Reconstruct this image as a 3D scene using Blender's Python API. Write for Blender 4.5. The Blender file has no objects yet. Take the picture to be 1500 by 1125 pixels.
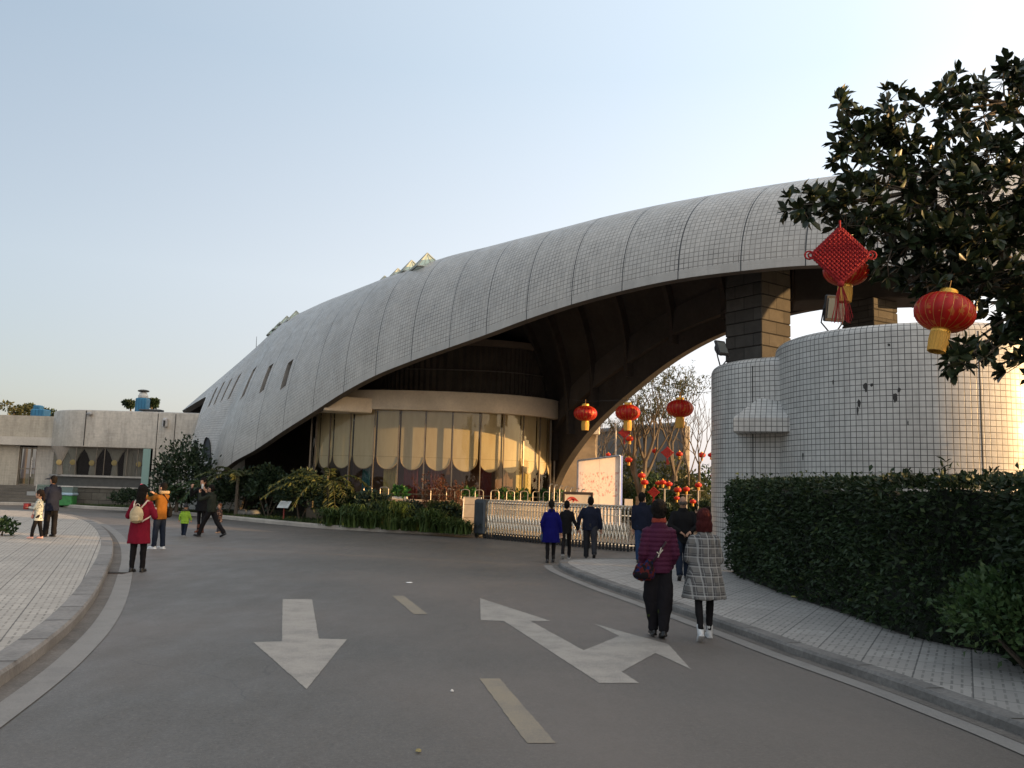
import bpy, math, random
import numpy as np
from mathutils import Vector, Matrix, noise
from mathutils.geometry import tessellate_polygon
SC = bpy.context.scene
COL = SC.collection
R = math.radians
PI = math.pi
rnd = random.Random(7)

# ------------------------------------------------------------------ camera
F_PX, PITCH, ROLL, EYE = 1250.0, R(6.91), R(1.7), 1.75
cam_d = bpy.data.cameras.new('camera')
cam = bpy.data.objects.new('camera', cam_d)
COL.objects.link(cam)
CAM_R = Matrix.Rotation(R(90) + PITCH, 3, 'X') @ Matrix.Rotation(ROLL, 3, 'Z')
cam.matrix_world = Matrix.Translation((0, 0, EYE)) @ CAM_R.to_4x4()
cam_d.sensor_width = 36.0
cam_d.lens = 36.0 * F_PX / 1500.0
cam_d.clip_end = 5000
cam_d.clip_start = 0.05
SC.camera = cam

def ray(px, py):
    return CAM_R @ Vector(((px - 750) / F_PX, -(py - 562.5) / F_PX, -1.0))
def gp(px, py, z=0.0):            # point of the level z seen at a photo pixel
    d = ray(px, py); t = (z - EYE) / d.z
    return Vector((d.x * t, d.y * t, z))
def at(px, py, Y):                # point at distance Y in front of the viewer
    d = ray(px, py); t = Y / d.y
    return Vector((d.x * t, Y, EYE + d.z * t))
def gx(px, Y, z=0.0):             # at level z and distance Y, under pixel column px
    lo, hi = -3000, 4000
    for _ in range(50):
        m = (lo + hi) / 2
        if at(px, m, Y).z > z: lo = m
        else: hi = m
    p = at(px, lo, Y); p.z = z
    return p
def proj(p):
    v = CAM_R.transposed() @ (Vector(p) - Vector((0, 0, EYE)))
    return (750 + F_PX * v.x / -v.z, 562.5 - F_PX * v.y / -v.z)

# ------------------------------------------------------------------ mesh builder
OFF = {}
class MB:
    def __init__(s):
        s.v = []; s.f = []; s.m = []; s.uv = []; s.mi = 0
    def face(s, idx, uv=None):
        s.f.append(tuple(idx)); s.m.append(s.mi); s.uv.append(uv)
    def add(s, pts):
        b = len(s.v); s.v.extend([tuple(p) for p in pts]); return b
    def quad(s, a, b, c, d, uv=None):
        k = s.add([a, b, c, d]); s.face((k, k+1, k+2, k+3), uv)
    def box(s, c, size, rz=0.0, M=None):
        hx, hy, hz = size[0]/2, size[1]/2, size[2]/2
        Rm = M or Matrix.Rotation(rz, 3, 'Z')
        c = Vector(c)
        P = [c + Rm @ Vector((x*hx, y*hy, z*hz)) for z in (-1, 1) for y in (-1, 1) for x in (-1, 1)]
        b = s.add(P)
        sx, sy, sz = size
        for q, (w, h) in (((0,2,3,1),(sy,sx)), ((4,5,7,6),(sx,sy)), ((0,1,5,4),(sx,sz)), ((2,6,7,3),(sz,sx)), ((0,4,6,2),(sz,sy)), ((1,3,7,5),(sy,sz))):
            s.face([b+i for i in q], [(0,0),(w,0),(w,h),(0,h)])
        return s
    def bbox(s, c, size, bev=0.01, rz=0.0, M=None):     # box with chamfered edges
        hx, hy, hz = size[0]/2, size[1]/2, size[2]/2
        Rm = M or Matrix.Rotation(rz, 3, 'Z'); c = Vector(c)
        rings = []
        b = min(bev, hx*.9, hy*.9, hz*.9)
        def ring(ix, iy, z):
            o = [(-hx+ix, -hy+ix+iy-ix), (hx-ix, -hy+iy)]
            x, y = hx-ix, hy-iy
            k = b
            pts = [(-x+k,-y),(x-k,-y),(x,-y+k),(x,y-k),(x-k,y),(-x+k,y),(-x,y-k),(-x,-y+k)]
            return [c + Rm @ Vector((p[0], p[1], z)) for p in pts]
        s.loft([ring(b, b, -hz), ring(0, 0, -hz+b), ring(0, 0, hz-b), ring(b, b, hz)], True, True)
        return s
    def loft(s, rings, closed=True, cap=True, uvs=None):
        n = len(rings[0]); base = [s.add(r) for r in rings]
        for i in range(len(rings)-1):
            for j in range(n if closed else n-1):
                k = (j+1) % n
                uv = None
                if uvs is not None:
                    j2 = j+1
                    uv = [uvs[i][j], uvs[i][j2], uvs[i+1][j2], uvs[i+1][j]]
                s.face((base[i]+j, base[i]+k, base[i+1]+k, base[i+1]+j), uv)
        if cap and closed:
            s.face([base[0]+j for j in range(n-1, -1, -1)])
            s.face([base[-1]+j for j in range(n)])
        return s
    def tube(s, pts, rad, n=8, cap=True):
        pts = [Vector(p) for p in pts]
        if not hasattr(rad, '__len__'): rad = [rad]*len(pts)
        rings = []; up = None
        for i, p in enumerate(pts):
            d = (pts[min(i+1, len(pts)-1)] - pts[max(i-1, 0)])
            if d.length < 1e-9: d = Vector((0,0,1))
            d.normalize()
            if up is None:
                up = d.orthogonal().normalized()
            up = up - d * up.dot(d)
            if up.length < 1e-6: up = d.orthogonal()
            up.normalize(); sd = d.cross(up)
            rings.append([p + (up*math.cos(2*PI*j/n) + sd*math.sin(2*PI*j/n))*rad[i] for j in range(n)])
        return s.loft(rings, True, cap)
    def lathe(s, prof, n=24, c=(0,0,0), cap=False, gore=0.0, gores=0):
        c = Vector(c); rings = []; uvs = []
        L = 0; last = None
        for (r, z) in prof:
            if last: L += math.hypot(r-last[0], z-last[1])
            last = (r, z)
            ring = []
            for j in range(n):
                a = 2*PI*j/n
                rr = r*(1 + gore*abs(math.sin(a*gores/2))) if gores else r
                ring.append(c + Vector((rr*math.cos(a), rr*math.sin(a), z)))
            rings.append(ring)
            uvs.append([(2*PI*j/n*prof[len(prof)//2][0], L) for j in range(n+1)])
        return s.loft(rings, True, cap, uvs)
    def ell(s, c, r, M=None, n=14, m=8):
        c = Vector(c); Rm = M or Matrix.Identity(3); rings = []
        for i in range(m+1):
            t = -PI/2 + PI*i/m
            ct = max(math.cos(t), 0.02)
            rings.append([c + Rm @ Vector((r[0]*ct*math.cos(2*PI*j/n), r[1]*ct*math.sin(2*PI*j/n), r[2]*math.sin(t))) for j in range(n)])
        return s.loft(rings, True, True)
    def cap(s, a, b, ra, rb, n=10):        # capsule, tapered
        a = Vector(a); b = Vector(b); d = (b-a)
        L = d.length
        if L < 1e-6: return s.ell(a, (ra,ra,ra))
        d /= L
        pts = [a - d*ra*.95, a - d*ra*.7, a - d*ra*.3, a]; rr = [ra*.25, ra*.72, ra*.955, ra]
        pts += [b, b + d*rb*.3, b + d*rb*.7, b + d*rb*.95]; rr += [rb, rb*.955, rb*.72, rb*.25]
        return s.tube(pts, rr, n)
    def prism(s, poly, z0, z1, side=True, bottom=False):
        n = len(poly)
        lo = s.add([(p[0], p[1], z0) for p in poly]) if (side or bottom) else None
        hi = s.add([(p[0], p[1], z1) for p in poly])
        area = sum(poly[i][0]*poly[(i+1)%n][1]-poly[(i+1)%n][0]*poly[i][1] for i in range(n))
        ccw = area > 0
        s.face([hi+i for i in (range(n) if ccw else range(n-1,-1,-1))])
        if bottom: s.face([lo+i for i in (range(n-1,-1,-1) if ccw else range(n))])
        if side:
            for i in range(n):
                j = (i+1) % n
                q = (lo+i, lo+j, hi+j, hi+i)
                s.face(q if ccw else q[::-1])
        return s
    def build(s, name, mats, parent=None, world=True, smooth=False, base=None, angle=None):
        me = bpy.data.meshes.new(name)
        o = bpy.data.objects.new(name, me)
        off = Vector((0,0,0))
        if parent is not None:
            if world: off = OFF.get(parent, Vector((0,0,0)))
            o.parent = parent; OFF[o] = OFF.get(parent, Vector((0,0,0)))
        elif base is not None:
            off = Vector(base); o.location = off; OFF[o] = off
        V = [(v[0]-off.x, v[1]-off.y, v[2]-off.z) for v in s.v]
        me.from_pydata(V, [], s.f)
        if not isinstance(mats, (list, tuple)): mats = [mats]
        for m in mats: me.materials.append(m)
        me.polygons.foreach_set('material_index', s.m)
        if any(u is not None for u in s.uv):
            lay = me.uv_layers.new(name='UVMap'); k = 0
            dat = np.zeros(len(me.loops)*2, dtype=np.float32)
            for f, u in zip(s.f, s.uv):
                if u is not None:
                    for i in range(len(f)):
                        dat[2*(k+i)] = u[i][0]; dat[2*(k+i)+1] = u[i][1]
                k += len(f)
            lay.data.foreach_set('uv', dat)
        me.update()
        if angle is not None: me.shade_smooth(); me.set_sharp_from_angle(angle=R(angle))
        elif smooth: me.shade_smooth()
        COL.objects.link(o)
        return o

def tag(o, label=None, cat=None, group=None, kind=None):
    if label: o['label'] = label
    if cat: o['category'] = cat
    if group: o['group'] = group
    if kind: o['kind'] = kind
    return o
def thing(name, label, cat, loc=(0,0,0), group=None):
    o = bpy.data.objects.new(name, None); COL.objects.link(o)
    o.location = loc; OFF[o] = Vector(loc); o.empty_display_size = .2
    return tag(o, label, cat, group)
def struct(o): return tag(o, kind='structure')
def copy_tree(o, parent=None):
    c = o.copy(); COL.objects.link(c)
    if parent is not None: c.parent = parent
    for ch in [x for x in COL.objects if x.parent == o]: copy_tree(ch, c)
    return c
def np_mesh(name, V, faces, mat, parent=None, base=None, smooth=False, off=None):
    """V (n,3), faces (m,k) arrays -> one mesh object"""
    me = bpy.data.meshes.new(name); o = bpy.data.objects.new(name, me)
    b = Vector((0,0,0))
    if parent is not None: o.parent = parent; b = OFF.get(parent, b); OFF[o] = b
    elif base is not None: b = Vector(base); o.location = b; OFF[o] = b
    V = np.asarray(V, dtype=np.float32) - np.array(b, dtype=np.float32)
    m, k = faces.shape
    me.vertices.add(len(V)); me.vertices.foreach_set('co', V.ravel())
    me.loops.add(m*k); me.loops.foreach_set('vertex_index', faces.astype(np.int32).ravel())
    me.polygons.add(m); me.polygons.foreach_set('loop_start', np.arange(0, m*k, k, dtype=np.int32))
    me.polygons.foreach_set('loop_total', np.full(m, k, dtype=np.int32))
    me.materials.append(mat)
    me.update(calc_edges=True); me.validate()
    if smooth: me.shade_smooth()
    COL.objects.link(o)
    return o

# ------------------------------------------------------------------ materials
MATS = {}
class NT:
    def __init__(s, name):
        s.m = bpy.data.materials.new(name); s.m.use_nodes = True
        s.t = s.m.node_tree; s.b = s.t.nodes['Principled BSDF']; s.out = s.t.nodes['Material Output']
    def n(s, typ, **kw):
        x = s.t.nodes.new(typ)
        for k, v in kw.items(): setattr(x, k, v)
        return x
    def l(s, a, b): s.t.links.new(a, b)
    def math(s, op, a, b=None, c=None):
        x = s.n('ShaderNodeMath', operation=op)
        for i, q in enumerate((a, b, c)):
            if q is None: continue
            if isinstance(q, (int, float)): x.inputs[i].default_value = q
            else: s.l(q, x.inputs[i])
        return x.outputs[0]
    def mix(s, f, a, b, blend='MIX'):
        x = s.n('ShaderNodeMix', data_type='RGBA', blend_type=blend)
        for sock, q in ((x.inputs[0], f), (x.inputs[6], a), (x.inputs[7], b)):
            if isinstance(q, (int, float)): sock.default_value = q
            elif isinstance(q, (tuple, list)): sock.default_value = (*q[:3], 1)
            else: s.l(q, sock)
        return x.outputs[2]
    def noise(s, scale, vec=None, detail=4, rough=.55):
        x = s.n('ShaderNodeTexNoise'); x.inputs['Scale'].default_value = scale
        x.inputs['Detail'].default_value = detail; x.inputs['Roughness'].default_value = rough
        if vec is not None: s.l(vec, x.inputs['Vector'])
        return x.outputs[0]
    def coord(s, kind='Object'): return s.n('ShaderNodeTexCoord').outputs[kind]
    def remap(s, v, a, b, c=0.0, d=1.0):
        x = s.n('ShaderNodeMapRange'); x.inputs[1].default_value = a; x.inputs[2].default_value = b
        x.inputs[3].default_value = c; x.inputs[4].default_value = d; s.l(v, x.inputs[0]); return x.outputs[0]
    def bump(s, h, strength=.3, dist=.02):
        x = s.n('ShaderNodeBump'); x.inputs['Strength'].default_value = strength; x.inputs['Distance'].default_value = dist
        s.l(h, x.inputs['Height']); s.l(x.outputs[0], s.b.inputs['Normal'])
    def map(s, vec, scale=(1,1,1), rot=(0,0,0)):
        x = s.n('ShaderNodeMapping'); x.inputs['Scale'].default_value = scale; x.inputs['Rotation'].default_value = rot
        s.l(vec, x.inputs['Vector']); return x.outputs[0]

def dark(c, k): return (c[0]*k, c[1]*k, c[2]*k)
def mat(name, col, rough=.6, var=.18, scale=4, metal=0, bump=0, bscale=60, spec=.4, fine=.0, stretch=None, coat=0):
    if name in MATS: return MATS[name]
    t = NT(name); v = t.coord('Object')
    if stretch: v = t.map(v, stretch)
    f = t.remap(t.noise(scale, v, 5), .28, .72)
    c = t.mix(f, dark(col, 1-var), dark(col, 1+var))
    if fine:
        f2 = t.remap(t.noise(scale*14, v, 3), .3, .7)
        c = t.mix(1.0, c, t.mix(f2, (1-fine,)*3, (1+fine,)*3), 'MULTIPLY')
    t.l(c, t.b.inputs['Base Color'])
    rr = t.remap(t.noise(scale*2.3, v, 3), .3, .7, max(rough-.08, .03), min(rough+.08, 1))
    t.l(rr, t.b.inputs['Roughness'])
    t.b.inputs['Metallic'].default_value = metal
    t.b.inputs['Specular IOR Level'].default_value = spec
    if coat: t.b.inputs['Coat Weight'].default_value = coat
    if bump: t.bump(t.noise(bscale, v, 4), bump)
    MATS[name] = t.m
    return t.m

def leaf_mat(name, c1, c2, c3=None, trans=.25, rough=.5, spec=.3):
    if name in MATS: return MATS[name]
    t = NT(name)
    g = t.n('ShaderNodeNewGeometry').outputs['Random Per Island']
    ramp = t.n('ShaderNodeValToRGB'); e = ramp.color_ramp
    e.elements[0].color = (*c1, 1); e.elements[1].color = (*c2, 1)
    if c3: x = e.elements.new(.9); x.color = (*c2, 1); e.elements[-1].color = (*c3, 1)
    t.l(g, ramp.inputs[0])
    big = t.remap(t.noise(1.3, t.coord('Object'), 2), .3, .7, .7, 1.3)
    hsv = t.n('ShaderNodeHueSaturation'); t.l(ramp.outputs[0], hsv.inputs['Color']); t.l(big, hsv.inputs['Value'])
    t.l(hsv.outputs[0], t.b.inputs['Base Color'])
    t.b.inputs['Roughness'].default_value = rough; t.b.inputs['Specular IOR Level'].default_value = spec
    if trans:
        tr = t.n('ShaderNodeBsdfTranslucent'); t.l(hsv.outputs[0], tr.inputs['Color'])
        mx = t.n('ShaderNodeMixShader'); mx.inputs[0].default_value = trans
        t.l(t.b.outputs[0], mx.inputs[1]); t.l(tr.outputs[0], mx.inputs[2]); t.l(mx.outputs[0], t.out.inputs['Surface'])
    MATS[name] = t.m
    return t.m

def tile_mat(name, col, size, grout=.008, gcol=(.05,.05,.05), stain=.25, seams=None, rough=.35, streak=.3, use_seam=False, band=0.0, vary=.08, fine=(.9,1.06)):
    if name in MATS: return MATS[name]
    t = NT(name); uv = t.coord('UV')
    b = t.n('ShaderNodeTexBrick', offset=0.0, squash=1.0)
    b.inputs['Scale'].default_value = 1; b.inputs['Brick Width'].default_value = size; b.inputs['Row Height'].default_value = size
    b.inputs['Mortar Size'].default_value = grout; b.inputs['Mortar Smooth'].default_value = .3
    b.inputs['Color1'].default_value = (*dark(col, 1-vary), 1); b.inputs['Color2'].default_value = (*dark(col, 1+vary), 1)
    b.inputs['Mortar'].default_value = (*gcol, 1)
    # grout dirt varies: some joints pale, some black
    gd = t.remap(t.noise(1.1, uv, 4, .7), .35, .68)
    t.l(t.mix(gd, dark(gcol, 2.6), gcol), b.inputs['Mortar'])
    t.l(uv, b.inputs['Vector'])
    c = b.outputs['Color']; fac = b.outputs['Fac']
    ob = t.coord('Object')
    if use_seam:
        sp = t.n('ShaderNodeSeparateXYZ'); u2 = t.n('ShaderNodeUVMap', uv_map='Seam'); t.l(u2.outputs[0], sp.inputs[0])
        inband = t.math('LESS_THAN', sp.outputs[1], band)
        c = t.mix(inband, c, dark(col, .88))
        sm = t.math('LESS_THAN', sp.outputs[0], .016)
        c = t.mix(sm, c, (.03,.03,.03))
    st = t.remap(t.noise(.55, ob, 6, .65), .35, .7, 1.0, 1-stain)
    st2 = t.remap(t.noise(1.6, t.map(ob, (3,3,.35)), 5, .6), .45, .75, 1.0, 1-streak)
    fine = t.remap(t.noise(9, ob, 4, .6), .3, .7, *fine)
    k = t.math('MULTIPLY', t.math('MULTIPLY', st, st2), fine)
    cm = t.n('ShaderNodeCombineColor'); t.l(k, cm.inputs[0]); t.l(k, cm.inputs[1]); t.l(t.math('MULTIPLY', k, .985), cm.inputs[2])
    c = t.mix(1.0, c, cm.outputs[0], 'MULTIPLY')
    t.l(c, t.b.inputs['Base Color'])
    t.l(t.remap(t.noise(3, ob, 4), .3, .7, rough-.08, rough+.2), t.b.inputs['Roughness'])
    t.bump(t.math('SUBTRACT', t.math('MULTIPLY', t.noise(2.5, ob, 2), .3), fac), .35, .008)
    MATS[name] = t.m
    return t.m

def glass_mat(name, tint=(.9,.95,.95), rough=.02, ior=1.5, body=None, bodyf=0.0):
    if name in MATS: return MATS[name]
    t = NT(name)
    tr = t.n('ShaderNodeBsdfTransparent'); tr.inputs[0].default_value = (*tint, 1)
    gl = t.n('ShaderNodeBsdfGlossy'); gl.inputs['Roughness'].default_value = rough
    fr = t.n('ShaderNodeFresnel'); t.l(t.remap(t.n('ShaderNodeNewGeometry').outputs['Backfacing'], 0, 1, ior, 1/ior), fr.inputs[0])
    nz = t.n('ShaderNodeBump'); nz.inputs['Strength'].default_value = .06; nz.inputs['Distance'].default_value = .02
    t.l(t.noise(1.7, t.coord('Object'), 2), nz.inputs['Height']); t.l(nz.outputs[0], gl.inputs['Normal'])
    mx = t.n('ShaderNodeMixShader'); t.l(fr.outputs[0], mx.inputs[0]); t.l(tr.outputs[0], mx.inputs[1]); t.l(gl.outputs[0], mx.inputs[2])
    last = mx.outputs[0]
    if body:
        df = t.n('ShaderNodeBsdfDiffuse'); df.inputs[0].default_value = (*body, 1)
        m2 = t.n('ShaderNodeMixShader'); m2.inputs[0].default_value = bodyf; t.l(last, m2.inputs[1]); t.l(df.outputs[0], m2.inputs[2]); last = m2.outputs[0]
    t.l(last, t.out.inputs['Surface'])
    MATS[name] = t.m
    return t.m

def catmull(pts, sub):
    pts = [Vector(p) for p in pts]; out = []
    for i in range(len(pts)-1):
        p0 = pts[max(i-1,0)]; p1 = pts[i]; p2 = pts[i+1]; p3 = pts[min(i+2,len(pts)-1)]
        for k in range(sub):
            t = k/sub
            out.append(.5*((2*p1)+(p2-p0)*t+(2*p0-5*p1+4*p2-p3)*t*t+(3*p1-p0-3*p2+p3)*t**3))
    out.append(pts[-1]); return out
def offset_line(pts, d):           # offset a ground polyline to its left by d
    out = []
    for i, p in enumerate(pts):
        a = Vector(pts[max(i-1,0)]); b = Vector(pts[min(i+1,len(pts)-1)])
        t = (b-a); t.z = 0; t.normalize(); n = Vector((-t.y, t.x, 0))
        out.append(Vector(p) + n*d)
    return out
# ------------------------------------------------------------------ ground, road, pavements
def asphalt():
    t = NT('asphalt'); v = t.coord('Object')
    big = t.remap(t.noise(.22, v, 5, .6), .3, .7)
    mid = t.remap(t.noise(1.7, t.map(v, (1,.45,1)), 5, .65), .3, .7)
    c = t.mix(big, (.090,.081,.068), (.122,.108,.092))
    c = t.mix(t.math('MULTIPLY', mid, .5), c, (.084,.077,.068)); c = t.mix(t.remap(t.noise(11, v, 4, .7), .35, .68, 0, .45), c, (.070,.064,.056))
    sp = t.noise(48, v, 3, .85)
    c = t.mix(t.remap(sp, .57, .70, 0, .7), c, (.235,.215,.19))
    c = t.mix(t.remap(sp, .30, .43, .75, 0), c, (.03,.028,.026))
    gr = t.noise(26, v, 6, .85); gk = t.remap(gr, .34, .66, .62, 1.38)
    gcm = t.n('ShaderNodeCombineColor')
    for q_ in range(3): t.l(gk, gcm.inputs[q_])
    c = t.mix(1.0, c, gcm.outputs[0], 'MULTIPLY')
    # old tyre bands and oil spots
    spot = t.remap(t.noise(1.1, v, 3, .5), .66, .74, 0, .5)
    c = t.mix(spot, c, (.07,.067,.064))
    # hairline cracks and a few tar repairs
    vr = t.n('ShaderNodeTexVoronoi', feature='DISTANCE_TO_EDGE'); vr.inputs['Scale'].default_value = .16
    wv = t.n('ShaderNodeVectorMath', operation='ADD'); nz = t.n('ShaderNodeTexNoise'); nz.inputs['Scale'].default_value = .9; nz.inputs['Detail'].default_value = 5
    t.l(v, nz.inputs['Vector']); t.l(v, wv.inputs[0]); t.l(nz.outputs['Color'], wv.inputs[1]); t.l(wv.outputs[0], vr.inputs['Vector'])
    crack = t.math('MULTIPLY', t.math('LESS_THAN', vr.outputs['Distance'], .0016), t.remap(t.noise(.35, v, 2), .48, .56))
    c = t.mix(t.math('MULTIPLY', crack, .6), c, (.035,.033,.03))
    warm = t.remap(t.noise(.12, v, 3), .42, .60, 0, .7); c = t.mix(warm, c, (.165,.136,.115))
    t.l(c, t.b.inputs['Base Color'])
    t.l(t.remap(mid, 0, 1, .46, .68), t.b.inputs['Roughness']); t.b.inputs['Specular IOR Level'].default_value = .5
    t.bump(t.noise(140, v, 3, .7), .5, .006)
    return t.m
ASPHALT = asphalt()
def paint(name, col, wear=.62):
    t = NT(name); v = t.coord('Object')
    n1 = t.noise(2.2, v, 6, .7); n2 = t.noise(70, v, 3, .8)
    w = t.remap(t.math('ADD', n1, t.math('MULTIPLY', n2, .55)), .66, .92, 0, wear)
    c = t.mix(t.remap(n1, .3, .7), dark(col, .86), dark(col, 1.1))
    c = t.mix(w, c, (.13,.12,.11))
    t.l(c, t.b.inputs['Base Color']); t.b.inputs['Roughness'].default_value = .75
    t.bump(n2, .3, .004)
    return t.m
WHITE_PAINT = paint('worn white road paint', (.37,.335,.29))
EDGE_PAINT = paint('dusty edge line paint', (.25,.232,.21), .6)
YEL_PAINT = paint('worn yellow road paint', (.285,.235,.165))
def paving(name, col, s, rot, jw=.012, jointcol=(.07,.065,.06)):
    t = NT(name); v = t.map(t.coord('Object'), (1,1,1), (0,0,rot))
    sp = t.n('ShaderNodeSeparateXYZ'); t.l(v, sp.inputs[0])
    x, y = sp.outputs[0], sp.outputs[1]
    def saw(a, p): return t.math('FRACT', t.math('MULTIPLY', t.math('ADD', a, 500.0), 1.0/p))
    jx = t.math('LESS_THAN', saw(x, s), jw/s); jy = t.math('LESS_THAN', saw(y, s), jw/s)
    joint = t.math('MAXIMUM', jx, jy)
    # short pressed slots inside every slab
    col_ = t.math('FLOOR', t.math('MULTIPLY', t.math('ADD', x, 500.0), 1.0/.083))
    ys = t.math('ADD', y, t.math('MULTIPLY', t.math('MODULO', col_, 2.0), .125))
    slot = t.math('MULTIPLY', t.math('LESS_THAN', saw(x, .083), .26), t.math('LESS_THAN', saw(ys, .25), .68))
    cell = t.n('ShaderNodeTexWhiteNoise', noise_dimensions='2D')
    fl = t.n('ShaderNodeVectorMath', operation='FLOOR'); sc = t.n('ShaderNodeVectorMath', operation='SCALE'); sc.inputs['Scale'].default_value = 1.0/s
    t.l(v, sc.inputs[0]); t.l(sc.outputs[0], fl.inputs[0]); t.l(fl.outputs[0], cell.inputs['Vector'])
    c = t.mix(cell.outputs['Value'], dark(col, .88), dark(col, 1.1))
    bk = t.n('ShaderNodeTexWhiteNoise', noise_dimensions='2D'); cb = t.n('ShaderNodeCombineXYZ')
    t.l(col_, cb.inputs[0]); t.l(t.math('FLOOR', t.math('MULTIPLY', ys, 4.0)), cb.inputs[1]); t.l(cb.outputs[0], bk.inputs['Vector'])
    c = t.mix(t.math('MULTIPLY', bk.outputs['Value'], .5), c, dark(col, .70))
    n = t.noise(.9, t.coord('Object'), 6, .7)
    c = t.mix(t.remap(n, .35, .7, 0, .5), c, dark(col, .62))
    n3 = t.noise(30, t.coord('Object'), 3, .7)
    c = t.mix(t.remap(n3, .3, .7, 0, .3), c, dark(col, .75))
    c = t.mix(t.math('MULTIPLY', slot, t.remap(t.noise(3.5, v, 3, .6), .35, .65, .25, .8)), c, dark(col, .34))
    c = t.mix(t.math('MULTIPLY', joint, .8), c, jointcol)
    t.l(c, t.b.inputs['Base Color']); t.b.inputs['Roughness'].default_value = .85
    t.bump(t.math('SUBTRACT', t.math('MULTIPLY', n3, .2), t.math('MAXIMUM', t.math('MULTIPLY', slot, .6), joint)), .5, .008)
    return t.m
PAVE_L = paving('grey slotted paving slabs', (.45,.405,.35), .5, R(-24))
PAVE_R = paving('grey slotted paving slabs right', (.38,.35,.315), .5, R(28))
KERB = mat('kerb stone', (.21,.195,.18), .85, .25, 1.5, bump=.4, bscale=30, fine=.15)
KERB_PALE = mat('pale kerb stone', (.40,.36,.31), .85, .2, 1.5, bump=.3, fine=.12)
GUTTER = mat('dusty gutter', (.13,.115,.10), .9, .3, 2, bump=.4, bscale=40, fine=.2)
SOIL = mat('dark soil', (.055,.047,.035), .95, .35, 3, bump=.7, bscale=25, fine=.3)
LAWN = mat('lawn soil', (.06,.065,.03), .95, .35, 3, bump=.7, bscale=40, fine=.3)

# ground as one sheet to the horizon, the road a few millimetres above it
m = MB(); m.quad((-1500,-200,-.03),(1500,-200,-.03),(1500,3000,-.03),(-1500,3000,-.03))
struct(m.build('ground', mat('dry ground', (.10,.095,.06), .95, .3, .05, bump=.3, bscale=5)))
m = MB()
nx, ny = 24, 24
for i in range(nx):
    for j in range(ny):
        x0, x1 = -60+i*5, -55+i*5; y0, y1 = -25+j*4.5, -20.5+j*4.5
        m.quad((x0,y0,0),(x1,y0,0),(x1,y1,0),(x0,y1,0))
struct(m.build('road', ASPHALT))

# left pavement: kerb outline traced on the ground
kl = [gp(*p) for p in ((-260,1180),(-120,1085),(0,1007),(60,963),(110,918),(140,878),(157,842),(165,818),(164,797),(153,780),(136,768),(108,759),(60,753.5),(0,750.5),(-120,748))]
kl = catmull(kl, 6)
def slab(name, line, extra, h, kw, pave, gut, lin):
    """raised pavement with a stone kerb, gutter strip and painted edge line; pavement lies left of the line"""
    inner = offset_line(line, kw)
    m = MB(); m.prism([p for p in inner] + extra, 0, h-.006, side=False); o = struct(m.build(name, pave))
    m = MB(); bev = .03
    a = line; b = offset_line(line, .02); c = inner
    for i in range(len(line)-1):
        def up(p, z): return (p.x, p.y, z)
        m.quad(up(a[i],-.01), up(a[i+1],-.01), up(a[i+1],h-bev), up(a[i],h-bev))
        m.quad(up(a[i],h-bev), up(a[i+1],h-bev), up(b[i+1],h), up(b[i],h))
        m.quad(up(b[i],h), up(b[i+1],h), up(c[i+1],h), up(c[i],h))
        m.quad(up(c[i],h), up(c[i+1],h), up(c[i+1],h-.02), up(c[i],h-.02))
    # stone joints: thin dark slots cut as separate faces standing 2 mm proud
    m.mi = 1; acc = 0
    for i in range(len(line)-1):
        acc += (line[i+1]-line[i]).length
        if acc > .95:
            acc = 0; t = (line[i+1]-line[i]).normalized()*.011
            p, q, r2 = a[i], b[i], c[i]
            m.quad((p.x-t.x,p.y-t.y,h+.002),(p.x+t.x,p.y+t.y,h+.002),(r2.x+t.x,r2.y+t.y,h+.002),(r2.x-t.x,r2.y-t.y,h+.002))
    struct(m.build('kerb', [KERB, SOIL]))
    g = offset_line(line, -gut)
    m = MB()
    for i in range(len(line)-1):
        m.quad((g[i].x,g[i].y,.004),(g[i+1].x,g[i+1].y,.004),(line[i+1].x,line[i+1].y,.004),(line[i].x,line[i].y,.004))
    struct(m.build('gutter', GUTTER))
    i0, i1 = lin[2], lin[3]
    u = offset_line(line, -lin[0]); w = offset_line(line, -lin[1]); m = MB()
    for i in range(i0, min(i1, len(line)-1)):
        m.quad((w[i].x,w[i].y,.008),(w[i+1].x,w[i+1].y,.008),(u[i+1].x,u[i+1].y,.008),(u[i].x,u[i].y,.008))
    struct(m.build('road_edge_line', EDGE_PAINT))
slab('pavement', kl, [Vector((-45,40,0)), Vector((-45,4,0)), Vector((-12,1,0))], .13, .27, PAVE_L, .17, (.17,.41,0,64))
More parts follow.
